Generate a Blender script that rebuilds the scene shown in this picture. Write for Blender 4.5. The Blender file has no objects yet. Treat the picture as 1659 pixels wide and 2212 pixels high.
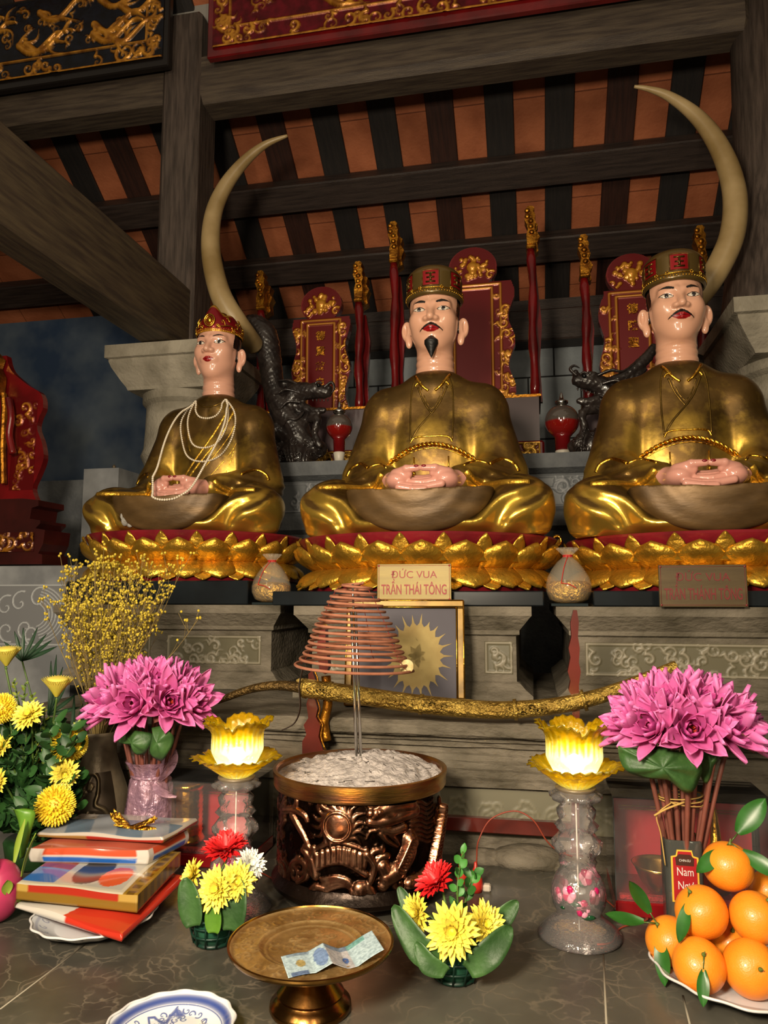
import bpy, math, random
import numpy as np
from math import sin, cos, pi, radians, sqrt, atan2, exp
from mathutils import Vector, Matrix, Euler
SC = bpy.context.scene
COL = SC.collection
# ------------------------------------------------------------------ camera
F, PSI, PT, CZ = 1600.0, radians(11.3), radians(6.4), 1.5
_s, _c, _sp, _cp = sin(PSI), cos(PSI), sin(PT), cos(PT)
FW = Vector((-_s*_cp, _c*_cp, _sp)); RT = Vector((_c, _s, 0)); UP = RT.cross(FW)
cd = bpy.data.cameras.new('camera'); cam = bpy.data.objects.new('camera', cd); COL.objects.link(cam)
cd.sensor_fit = 'VERTICAL'; cd.sensor_height = 36; cd.lens = 36*F/2212; cd.clip_start = .05; cd.clip_end = 60
cam.matrix_world = Matrix(((RT.x, UP.x, -FW.x, 0), (RT.y, UP.y, -FW.y, 0), (RT.z, UP.z, -FW.z, CZ), (0, 0, 0, 1)))
SC.camera = cam
# ------------------------------------------------------------------ light
w = bpy.data.worlds.new('world'); SC.world = w; w.use_nodes = True
w.node_tree.nodes['Background'].inputs[0].default_value = (1.0, .82, .6, 1)
w.node_tree.nodes['Background'].inputs[1].default_value = .25
SC.view_settings.view_transform = 'Standard'; SC.view_settings.look = 'None'
SC.view_settings.exposure = 0.0; SC.view_settings.gamma = 1.0; SC.view_settings.use_curve_mapping = False
def area(name, loc, target, sx, sy, power, col):
    d = bpy.data.lights.new(name, 'AREA'); d.shape = 'RECTANGLE'; d.size = sx; d.size_y = sy; d.energy = power; d.color = col
    o = bpy.data.objects.new(name, d); COL.objects.link(o); o.location = loc
    o.rotation_euler = (Vector(target)-Vector(loc)).to_track_quat('-Z', 'Y').to_euler(); return o
area('hall_lamp', (-.45, -.3, 1.95), (-.4, 2.6, 1.9), .3, .3, 76, (1, .84, .62))
area('tube_lamp_left', (-1.5, -.9, 2.9), (-.6, 2.6, 1.5), .05, 1.2, 34, (1, .86, .66))
area('tube_lamp_right', (.9, -1.1, 2.9), (0, 2.6, 1.5), .05, 1.2, 26, (1, .84, .6))
def P(px, py, Y):
    d = FW + RT*((px-829.5)/F) + UP*((1106-py)/F); t = Y/d.y
    return Vector((d.x*t, Y, CZ+d.z*t))
def PZ(px, py, z):
    d = FW + RT*((px-829.5)/F) + UP*((1106-py)/F); t = (z-CZ)/d.z
    return Vector((d.x*t, d.y*t, z))
# ------------------------------------------------------------------ materials
def lin(c):
    if isinstance(c, str):
        c = c.lstrip('#'); c = c if len(c) == 6 else ''.join(a+a for a in c); c = [int(c[i:i+2], 16)/255 for i in (0, 2, 4)]
    return tuple((x/12.92 if x <= .04045 else ((x+.055)/1.055)**2.4) for x in c[:3])
MT = {}
def M(name, c1, c2=None, scale=8, rough=.5, metal=0, bump=0, bscale=40, stretch=None, coat=0, trans=0, emis=0, ior=1.45, vcol=False, spec=.5, detail=4, sheen=0, ramp=(.35, .65), rvar=0, alpha=1, sss=0, thin=False):
    if name in MT: return MT[name]
    m = bpy.data.materials.new(name); m.use_nodes = True; nt = m.node_tree; N = nt.nodes; L = nt.links
    b = N['Principled BSDF']; b.inputs['Roughness'].default_value = rough; b.inputs['Metallic'].default_value = metal
    b.inputs['Specular IOR Level'].default_value = spec; b.inputs['IOR'].default_value = ior
    b.inputs['Coat Weight'].default_value = coat; b.inputs['Coat Roughness'].default_value = .08
    b.inputs['Transmission Weight'].default_value = trans; b.inputs['Alpha'].default_value = alpha
    if sss: b.inputs['Subsurface Weight'].default_value = sss; b.inputs['Subsurface Scale'].default_value = .01
    col1 = (*lin(c1), 1); b.inputs['Base Color'].default_value = col1
    tc = N.new('ShaderNodeTexCoord'); mp = N.new('ShaderNodeMapping'); L.new(tc.outputs['Object'], mp.inputs[0])
    if stretch: mp.inputs['Scale'].default_value = stretch
    src = None
    if vcol:
        a = N.new('ShaderNodeAttribute'); a.attribute_name = 'Col'; src = a.outputs['Color']
    nz = None
    if c2 or rvar:
        nz = N.new('ShaderNodeTexNoise'); nz.inputs['Scale'].default_value = scale; nz.inputs['Detail'].default_value = detail
        L.new(mp.outputs[0], nz.inputs['Vector'])
    if c2:
        rp = N.new('ShaderNodeValToRGB'); rp.color_ramp.elements[0].position = ramp[0]; rp.color_ramp.elements[1].position = ramp[1]
        L.new(nz.outputs[0], rp.inputs[0])
        if vcol:
            rp.color_ramp.elements[0].color = (1, 1, 1, 1); rp.color_ramp.elements[1].color = (*lin(c2), 1)
            mx = N.new('ShaderNodeMix'); mx.data_type = 'RGBA'; mx.blend_type = 'MULTIPLY'; mx.inputs[0].default_value = 1
            L.new(src, mx.inputs[6]); L.new(rp.outputs[0], mx.inputs[7]); src = mx.outputs[2]
        else:
            rp.color_ramp.elements[0].color = col1; rp.color_ramp.elements[1].color = (*lin(c2), 1); src = rp.outputs[0]
    if src: L.new(src, b.inputs['Base Color'])
    if rvar:
        mr = N.new('ShaderNodeMapRange'); mr.inputs[1].default_value = .3; mr.inputs[2].default_value = .7
        mr.inputs[3].default_value = rough; mr.inputs[4].default_value = rough+rvar
        L.new(nz.outputs[0], mr.inputs[0]); L.new(mr.outputs[0], b.inputs['Roughness'])
    if emis:
        b.inputs['Emission Strength'].default_value = emis
        if src: L.new(src, b.inputs['Emission Color'])
        else: b.inputs['Emission Color'].default_value = col1
    if bump:
        n2 = N.new('ShaderNodeTexNoise'); n2.inputs['Scale'].default_value = bscale; n2.inputs['Detail'].default_value = 5
        L.new(mp.outputs[0], n2.inputs['Vector'])
        bp = N.new('ShaderNodeBump'); bp.inputs['Strength'].default_value = bump; bp.inputs['Distance'].default_value = .01
        L.new(n2.outputs[0], bp.inputs['Height']); L.new(bp.outputs[0], b.inputs['Normal'])
    MT[name] = m; return m
GOLD = M('gold leaf', '#e3b443', '#b4882e', 14, .25, .82, .4, 80, rvar=.16)
GOLDS = M('bright gold relief', '#f2c14a', '#c58c2a', 30, .22, 1, .2, 90)
GOLDR = M('robe gold', '#8d6f33', '#4d3a19', 5, .25, .92, .06, 50, rvar=.12, ramp=(.3, .7))
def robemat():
    m = M('robe gilding, worn and dusty', '#71552a', '#4a3717', 6, .48, .45, .05, 60); nt = m.node_tree; N = nt.nodes; L = nt.links; b = N['Principled BSDF']  # Col blends dusty brown gilding into bright gold, chest highlights included as colour
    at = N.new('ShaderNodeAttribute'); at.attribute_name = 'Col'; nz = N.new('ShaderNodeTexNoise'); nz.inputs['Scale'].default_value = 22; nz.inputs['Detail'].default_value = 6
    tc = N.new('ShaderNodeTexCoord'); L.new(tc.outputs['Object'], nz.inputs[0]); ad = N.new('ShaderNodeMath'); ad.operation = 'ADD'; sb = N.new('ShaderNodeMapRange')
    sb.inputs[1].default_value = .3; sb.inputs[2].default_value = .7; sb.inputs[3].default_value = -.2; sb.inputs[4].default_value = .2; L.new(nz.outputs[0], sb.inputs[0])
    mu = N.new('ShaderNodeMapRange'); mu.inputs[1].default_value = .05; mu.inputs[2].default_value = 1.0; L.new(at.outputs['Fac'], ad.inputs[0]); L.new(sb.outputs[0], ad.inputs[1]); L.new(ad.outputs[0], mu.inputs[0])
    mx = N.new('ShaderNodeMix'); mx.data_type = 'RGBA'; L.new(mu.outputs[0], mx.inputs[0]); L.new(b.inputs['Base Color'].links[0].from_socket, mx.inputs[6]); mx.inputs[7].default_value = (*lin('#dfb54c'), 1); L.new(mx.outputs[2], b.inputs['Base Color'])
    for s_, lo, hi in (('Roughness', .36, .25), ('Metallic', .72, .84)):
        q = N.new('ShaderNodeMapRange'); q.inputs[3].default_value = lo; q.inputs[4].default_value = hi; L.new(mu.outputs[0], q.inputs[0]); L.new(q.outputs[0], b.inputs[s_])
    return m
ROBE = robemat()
LAPC = M('dull brown gilding', '#6b5231', '#4b381f', 6, .45, .35, .1, 30, stretch=(1, 1, 3))
SKIN = M('painted flesh', '#ffffff', None, rough=.3, vcol=True, coat=.7, spec=.4)
REDL = M('red lacquer', '#6d0f12', '#4a0a0c', 6, .22, 0, .04, 60, coat=.5)
REDD = M('dark red paint', '#7a1620', '#5d1018', 12, .4, 0, .1, 60)
DGOLD = M('carved gilding', '#c98a2c', '#6e3f10', 24, .33, .9, .35, 80)
BLACKP = M('black polished stone', '#0d1114', '#161c20', 6, .18)
WOOD = M('weathered timber', '#50453e', '#352d28', 6, .55, 0, .25, 30, stretch=(12, 12, 1), spec=.35)
WOODX = M('weathered beam timber', '#54493d', '#3a312b', 5, .55, 0, .25, 30, stretch=(1, 12, 12), spec=.35)
WOODY = M('weathered brace timber', '#514636', '#393029', 5, .55, 0, .25, 30, stretch=(12, 1, 12), spec=.35)
PURL = M('purlin timber', '#3d322d', '#2b221f', 5, .5, 0, .25, 30, stretch=(1, 14, 14), spec=.4)
RAFD = M('black rafter timber', '#1d1a1a', '#26211f', 5, .6, 0, .2, 30, stretch=(14, 1, 1))
RAFB = M('brown rafter timber', '#3a2018', '#2a1712', 5, .55, 0, .2, 30, stretch=(14, 1, 1))
STONE = M('carved grey stone', '#756d60', '#4d473b', 9, .75, 0, .6, 60, spec=.25, stretch=(.8, 1, 1.5), detail=8)
STONEB = M('blue grey stone', '#6b6e70', '#55585c', 9, .7, 0, .35, 70, spec=.25)
STONEL = M('pale capital stone', '#9a9384', '#7a7466', 9, .8, 0, .5, 70, spec=.2)
MARB = M('white veined marble', '#8e9092', '#6b6d70', 6, .35, 0, .1, 30)
BRASS = M('polished brass', '#cfa760', '#9a7438', 12, .28, 1, .1, 60)
BRONZE = M('dark bronze', '#8a7c66', '#655a4b', 12, .42, .45, .15, 60)
def clearmat(name, tint, milk, ior=1.5, bump=0, bscale=100, rough=.03):
    m = bpy.data.materials.new(name); m.use_nodes = True; nt = m.node_tree; N = nt.nodes; L = nt.links; out = N['Material Output']; N.remove(N['Principled BSDF'])
    tp = N.new('ShaderNodeBsdfTransparent'); tp.inputs[0].default_value = (*tint, 1); df = N.new('ShaderNodeBsdfDiffuse'); df.inputs[0].default_value = (*tint, 1)
    gl = N.new('ShaderNodeBsdfGlossy'); gl.inputs['Roughness'].default_value = rough; fr = N.new('ShaderNodeFresnel'); fr.inputs[0].default_value = ior
    m1 = N.new('ShaderNodeMixShader'); m1.inputs[0].default_value = milk; L.new(tp.outputs[0], m1.inputs[1]); L.new(df.outputs[0], m1.inputs[2])
    m2 = N.new('ShaderNodeMixShader'); L.new(fr.outputs[0], m2.inputs[0]); L.new(m1.outputs[0], m2.inputs[1]); L.new(gl.outputs[0], m2.inputs[2]); L.new(m2.outputs[0], out.inputs[0])
    if bump:
        tc = N.new('ShaderNodeTexCoord'); nz = N.new('ShaderNodeTexNoise'); nz.inputs['Scale'].default_value = bscale; L.new(tc.outputs['Object'], nz.inputs[0])
        bp = N.new('ShaderNodeBump'); bp.inputs['Strength'].default_value = bump; bp.inputs['Distance'].default_value = .01; L.new(nz.outputs[0], bp.inputs['Height']); L.new(bp.outputs[0], gl.inputs['Normal']); L.new(bp.outputs[0], fr.inputs['Normal'])
    return m
GLASS = clearmat('clear moulded glass', (1, .96, .95), .075, 1.5, .22, 110)  # faint pink tint puts a red reflection into the glass colour
ACRY = clearmat('thin clear acrylic', (1, 1, 1), .02, 1.3)
CHROME = M('steel', '#c8c8c4', None, rough=.18, metal=1)
LEAF = M('green leaf', '#3c5f2e', '#25431d', 20, .5, 0, .2, 60)
DLEAF = M('dark leaf', '#1e3f1c', '#12290f', 20, .45, 0, .15, 60)
LLEAF = M('light leaf', '#5f8a2a', '#456f1f', 20, .4, 0, .1, 60)
VC = M('painted surface', '#ffffff', None, rough=.45, vcol=True)
VCG = M('glazed painted surface', '#ffffff', None, rough=.12, vcol=True, coat=.5)
VCM = M('painted metal relief', '#ffffff', None, rough=.32, metal=.9, vcol=True, bump=.1)
VCL = M('gilded lacquer relief', '#ffffff', '#b0a090', 20, .3, .35, .1, 60, vcol=True)
VCP = M('petals', '#ffffff', None, rough=.5, vcol=True, sss=.15)
# ------------------------------------------------------------------ object helpers
def tag(o, label=None, cat=None, group=None, kind=None):
    if label: o['label'] = label
    if cat: o['category'] = cat
    if group: o['group'] = group
    if kind: o['kind'] = kind
    return o
def thing(name, label, cat, loc=(0, 0, 0), rz=0, group=None):
    o = bpy.data.objects.new(name, None); COL.objects.link(o); o.location = loc; o.rotation_euler = (0, 0, rz)
    o.empty_display_size = .05
    return tag(o, label, cat, group)
def copy_tree(o, parent=None):
    c = o.copy(); COL.objects.link(c)
    if parent is not None: c.parent = parent
    for ch in list(o.children): copy_tree(ch, c)
    return c
def link(name, me, mat=None, parent=None, loc=None, smooth=True):
    if mat is not None: me.materials.clear(); me.materials.append(mat)
    if smooth is True: me.polygons.foreach_set('use_smooth', np.ones(len(me.polygons), bool))
    elif smooth:
        me.polygons.foreach_set('use_smooth', np.ones(len(me.polygons), bool)); me.set_sharp_from_angle(angle=radians(smooth))
    o = bpy.data.objects.new(name, me); COL.objects.link(o)
    if parent is not None: o.parent = parent
    if loc is not None: o.location = loc
    return o
def setcol(me, cols):
    a = me.color_attributes.new('Col', 'FLOAT_COLOR', 'POINT')
    c = np.ones((len(me.vertices), 4), np.float32); c[:, :3] = cols; a.data.foreach_set('color', c.ravel())
class MB:
    def __init__(s): s.v = []; s.f = []; s.c = []; s.col = (1, 1, 1)
    def add(s, vs, fs, col=None):
        n = len(s.v); s.v += [tuple(v) for v in vs]; s.f += [tuple(i+n for i in f) for f in fs]
        c = lin(col) if col is not None else s.col
        s.c += [c]*len(vs); return s
    def box(s, lo, hi, mtx=None, col=None, bev=0):
        x0, y0, z0 = lo; x1, y1, z1 = hi
        if bev:
            b = bev; sec = [(x0+b, y0), (x1-b, y0), (x1, y0+b), (x1, y1-b), (x1-b, y1), (x0+b, y1), (x0, y1-b), (x0, y0+b)]
            sec2 = [(x0+b, y0+b), (x1-b, y0+b), (x1-b, y0+b), (x1-b, y1-b), (x1-b, y1-b), (x0+b, y1-b), (x0+b, y1-b), (x0+b, y0+b)]
            vs = [(x, y, z0) for x, y in sec2]+[(x, y, z0+b) for x, y in sec]+[(x, y, z1-b) for x, y in sec]+[(x, y, z1) for x, y in sec2]
            fs = [(7, 6, 5, 4, 3, 2, 1, 0), tuple(range(24, 32))]
            for k in range(3):
                for i in range(8): fs.append((k*8+i, k*8+(i+1) % 8, k*8+8+(i+1) % 8, k*8+8+i))
        else:
            vs = [(x0, y0, z0), (x1, y0, z0), (x1, y1, z0), (x0, y1, z0), (x0, y0, z1), (x1, y0, z1), (x1, y1, z1), (x0, y1, z1)]
            fs = [(3, 2, 1, 0), (4, 5, 6, 7), (0, 1, 5, 4), (1, 2, 6, 5), (2, 3, 7, 6), (3, 0, 4, 7)]
        if mtx is not None: vs = [mtx @ Vector(v) for v in vs]
        return s.add(vs, fs, col)
    def grid(s, fn, nu, nv, col=None, closeu=False, colfn=None):
        vs = []; n0 = len(s.v)
        for j in range(nv+1):
            for i in range(nu if closeu else nu+1): vs.append(fn(i/nu, j/nv))
        W = nu if closeu else nu+1; fs = []
        for j in range(nv):
            for i in range(nu):
                a = j*W+i; b = j*W+(i+1) % W; fs.append((a, b, b+W, a+W))
        s.add(vs, fs, col)
        if colfn:
            k = n0
            for j in range(nv+1):
                for i in range(nu if closeu else nu+1): s.c[k] = lin(colfn(i/nu, j/nv)); k += 1
        return s
    def lathe(s, prof, n=48, c=(0, 0, 0), col=None, wob=None, mtx=None, cap=True):
        vs = []; m = len(prof)
        for (r, z) in prof:
            for i in range(n):
                a = 2*pi*i/n; rr = r*(1 + (wob(a, z) if wob else 0)); v = Vector((c[0]+rr*cos(a), c[1]+rr*sin(a), c[2]+z))
                vs.append(mtx @ v if mtx is not None else v)
        fs = []
        for j in range(m-1):
            for i in range(n): fs.append((j*n+i, j*n+(i+1) % n, (j+1)*n+(i+1) % n, (j+1)*n+i))
        if prof[0][0] > 1e-4: fs.append(tuple(range(n-1, -1, -1)))
        if cap and prof[-1][0] > 1e-4: fs.append(tuple((m-1)*n+i for i in range(n)))
        return s.add(vs, fs, col)
    def ell(s, c, r, n=16, m=10, mtx=None, col=None):
        prof = [(max(sin(pi*j/m), 1e-5), -cos(pi*j/m)) for j in range(m+1)]; vs = []
        for (q, z) in prof:
            for i in range(n):
                a = 2*pi*i/n; v = Vector((r[0]*q*cos(a), r[1]*q*sin(a), r[2]*z))
                if mtx is not None: v = mtx @ v
                vs.append(v+Vector(c))
        fs = [(j*n+i, j*n+(i+1) % n, (j+1)*n+(i+1) % n, (j+1)*n+i) for j in range(m) for i in range(n)]
        return s.add(vs, fs, col)
    def tube(s, pts, r, n=8, col=None, flat=1.0, cap=True):
        pts = [Vector(p) for p in pts]; K = len(pts); vs = []; fs = []
        rs = r if isinstance(r, (list, tuple)) else [r]*K
        t = (pts[1]-pts[0]).normalized(); up = Vector((0, 0, 1)) if abs(t.z) < .9 else Vector((1, 0, 0)); nrm = t.cross(up).normalized()
        for k in range(K):
            t = (pts[min(k+1, K-1)]-pts[max(k-1, 0)]); t = t.normalized() if t.length > 1e-9 else Vector((0, 0, 1))
            nrm = (nrm-t*nrm.dot(t)); nrm = nrm.normalized() if nrm.length > 1e-6 else t.orthogonal().normalized()
            b = t.cross(nrm)
            for i in range(n):
                a = 2*pi*i/n; vs.append(pts[k]+nrm*cos(a)*rs[k]+b*sin(a)*rs[k]*flat)
        for k in range(K-1):
            for i in range(n): fs.append((k*n+i, k*n+(i+1) % n, (k+1)*n+(i+1) % n, (k+1)*n+i))
        if cap: fs += [tuple(range(n-1, -1, -1)), tuple((K-1)*n+i for i in range(n))]
        return s.add(vs, fs, col)
    def prism(s, poly, y0, y1, mtx=None, col=None):
        """outline in x,z extruded along y"""
        n = len(poly); vs = [(x, y0, z) for x, z in poly]+[(x, y1, z) for x, z in poly]
        if mtx is not None: vs = [mtx @ Vector(v) for v in vs]
        fs = [tuple(range(n)), tuple(range(2*n-1, n-1, -1))]+[(i, i+n, (i+1) % n+n, (i+1) % n) for i in range(n)]
        return s.add(vs, fs, col)
    def squarelathe(s, rects, col=None):
        """rects: (x0,x1,y0,y1,z) from bottom to top"""
        vs = []
        for x0, x1, y0, y1, z in rects: vs += [(x0, y0, z), (x1, y0, z), (x1, y1, z), (x0, y1, z)]
        m = len(rects); fs = [(3, 2, 1, 0), tuple((m-1)*4+i for i in range(4))]
        for j in range(m-1):
            for i in range(4): fs.append((j*4+i, j*4+(i+1) % 4, j*4+4+(i+1) % 4, j*4+4+i))
        return s.add(vs, fs, col)
    def petal(s, mtx, L, W, cup=.3, curl=.3, nu=4, nv=6, col='#ffffff', col2=None, tip=1.0, thick=0):
        """petal growing along +z, inner face towards -y, bending outward to +y"""
        n0 = len(s.v); vs = []; cs = []; c1 = lin(col); c2 = lin(col2 or col)
        for j in range(nv+1):
            v = j/nv; wv = W*.5*(max(sin(pi*min(v*.93+.07, 1))**.75, 0) if tip == 1 else max(sin(pi*(v*.85+.08))**.6, 0)*(1 if v < 1 else .35))
            for i in range(nu+1):
                u = 2*i/nu-1
                vs.append(mtx @ Vector((u*wv, curl*L*v*v - cup*W*.5*u*u*(1-.3*v), L*(v-.25*abs(curl)*v*v))))
                cs.append(tuple(c1[k]*(1-v)+c2[k]*v for k in range(3)))
        W_ = nu+1; fs = [(j*W_+i, j*W_+i+1, (j+1)*W_+i+1, (j+1)*W_+i) for j in range(nv) for i in range(nu)]
        s.add(vs, fs); s.c[n0:] = cs; return s
    def build(s, name, mat, parent=None, loc=None, smooth=True, solid=0):
        me = bpy.data.meshes.new(name); me.from_pydata([tuple(v) for v in s.v], [], s.f); me.update()
        setcol(me, np.array(s.c, np.float32)); o = link(name, me, mat, parent, loc, smooth)
        if solid:
            md = o.modifiers.new('thickness', 'SOLIDIFY'); md.thickness = solid; md.offset = 0
        return o
def catmull(pts, k=8):
    pts = [Vector(p) for p in pts]; out = []; n = len(pts)
    for i in range(n-1):
        p0, p1, p2, p3 = pts[max(i-1, 0)], pts[i], pts[i+1], pts[min(i+2, n-1)]
        for j in range(k):
            t = j/k; out.append(.5*((2*p1)+(-p0+p2)*t+(2*p0-5*p1+4*p2-p3)*t*t+(-p0+3*p1-3*p2+p3)*t**3))
    out.append(pts[-1]); return out
def lerpr(rs, n):
    x = np.linspace(0, len(rs)-1, n); return [float(a) for a in np.interp(x, range(len(rs)), rs)]
def text(name, body, size, loc, mat, parent=None, rot=(pi/2, 0, 0), depth=.001, bold=0, sx=1, align='CENTER', mtx=None, fit=None):
    c = bpy.data.curves.new(name, 'FONT'); c.body = body; c.size = size; c.align_x = align; c.extrude = depth; c.offset = bold
    o = bpy.data.objects.new(name, c); COL.objects.link(o); bpy.context.view_layer.update()
    me = bpy.data.meshes.new_from_object(o.evaluated_get(bpy.context.evaluated_depsgraph_get()))
    bpy.data.objects.remove(o); bpy.data.curves.remove(c)
    if fit: xs_ = [v.co.x for v in me.vertices]; sx = fit/(max(xs_)-min(xs_))
    T = Matrix.Translation(loc) @ Euler(rot).to_matrix().to_4x4() @ Matrix.Diagonal((sx, 1, 1, 1))
    me.transform(mtx @ T if mtx is not None else T)
    return link(name, me, mat, parent, smooth=False)
# ------------------------------------------------------------------ implicit surfaces
def smin(a, b, k):
    h = np.clip(.5+.5*(b-a)/k, 0, 1); return b*(1-h)+a*h-k*h*(1-h)
def ssub(a, b, k): return -smin(-a, b, k)
def s_ell(p, c, r):
    x, y, z = (p[0]-c[0])/r[0], (p[1]-c[1])/r[1], (p[2]-c[2])/r[2]; k = np.sqrt(x*x+y*y+z*z)
    k2 = np.sqrt((x/r[0])**2+(y/r[1])**2+(z/r[2])**2)+1e-6; return k*(k-1)/k2
def s_cap(p, a, b, r0, r1=None):
    if r1 is None: r1 = r0
    a = np.array(a, float); d = np.array(b, float)-a; q = (p[0]-a[0])*d[0]+(p[1]-a[1])*d[1]+(p[2]-a[2])*d[2]
    h = np.clip(q/(d@d+1e-12), 0, 1)
    return np.sqrt((p[0]-a[0]-d[0]*h)**2+(p[1]-a[1]-d[1]*h)**2+(p[2]-a[2]-d[2]*h)**2)-(r0+(r1-r0)*h)
def surfnet(fn, lo, hi, h):
    ax = [np.arange(lo[i], hi[i]+h, h, dtype=np.float32) for i in range(3)]
    D = fn((ax[0][:, None, None], ax[1][None, :, None], ax[2][None, None, :])).astype(np.float32)
    S = D < 0; nx, ny, nz = D.shape
    cs = [(i, j, k) for i in (0, 1) for j in (0, 1) for k in (0, 1)]
    cnt = sum(S[i:nx-1+i, j:ny-1+j, k:nz-1+k].astype(np.int8) for i, j, k in cs)
    I = np.argwhere((cnt > 0) & (cnt < 8)); idx = -np.ones(cnt.shape, np.int64); idx[tuple(I.T)] = np.arange(len(I))
    acc = np.zeros((len(I), 3)); num = np.zeros(len(I))
    for a in range(8):
        for b in range(a+1, 8):
            ca, cb = np.array(cs[a]), np.array(cs[b])
            if abs(ca-cb).sum() != 1: continue
            va = D[tuple((I+ca).T)]; vb = D[tuple((I+cb).T)]; m = (va < 0) != (vb < 0)
            t = np.where(m, va/np.where(m, va-vb, 1), 0); acc += m[:, None]*(ca+(cb-ca)*t[:, None]); num += m
    V = (I+acc/num[:, None])*h+np.array(lo); Fs = []
    for d in range(3):
        e = [0, 0, 0]; e[d] = 1; sl0 = tuple(slice(0, n-1) if i == d else slice(1, n-1) for i, n in enumerate(D.shape))
        sl1 = tuple(slice(1, n) if i == d else slice(1, n-1) for i, n in enumerate(D.shape))
        A = S[sl0]; B = S[sl1]; E = np.argwhere(A != B); E = E+np.array([0 if i == d else 1 for i in range(3)])
        inside = S[tuple(E.T)]; u, v = (d+1) % 3, (d+2) % 3; eu = np.zeros(3, int); ev = np.zeros(3, int); eu[u] = 1; ev[v] = 1
        q = np.stack([idx[tuple((E-eu-ev).T)], idx[tuple((E-ev).T)], idx[tuple(E.T)], idx[tuple((E-eu).T)]], 1)
        q[~inside] = q[~inside][:, ::-1]; Fs.append(q)
    return V, np.concatenate(Fs)
def sdfobj(name, fn, lo, hi, h, mat, parent=None, colfn=None, loc=None, relax=1):
    V, Q = surfnet(fn, lo, hi, h); me = bpy.data.meshes.new(name)
    me.vertices.add(len(V)); me.vertices.foreach_set('co', V.astype(np.float32).ravel())
    me.loops.add(len(Q)*4); me.loops.foreach_set('vertex_index', Q.astype(np.int32).ravel())
    me.polygons.add(len(Q)); me.polygons.foreach_set('loop_start', np.arange(0, len(Q)*4, 4, dtype=np.int32))
    me.update(calc_edges=True); me.validate()
    setcol(me, colfn(V) if colfn else np.ones((len(V), 3)))
    return link(name, me, mat, parent, loc)
def front(fn, x, z, y0=-.6, y1=.3, n=400):
    y = np.linspace(y0, y1, n); d = fn((np.full(n, float(x)), y, np.full(n, float(z)))); k = np.argmax(d < 0)
    return float(y[k]) if d[k] < 0 else None
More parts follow.
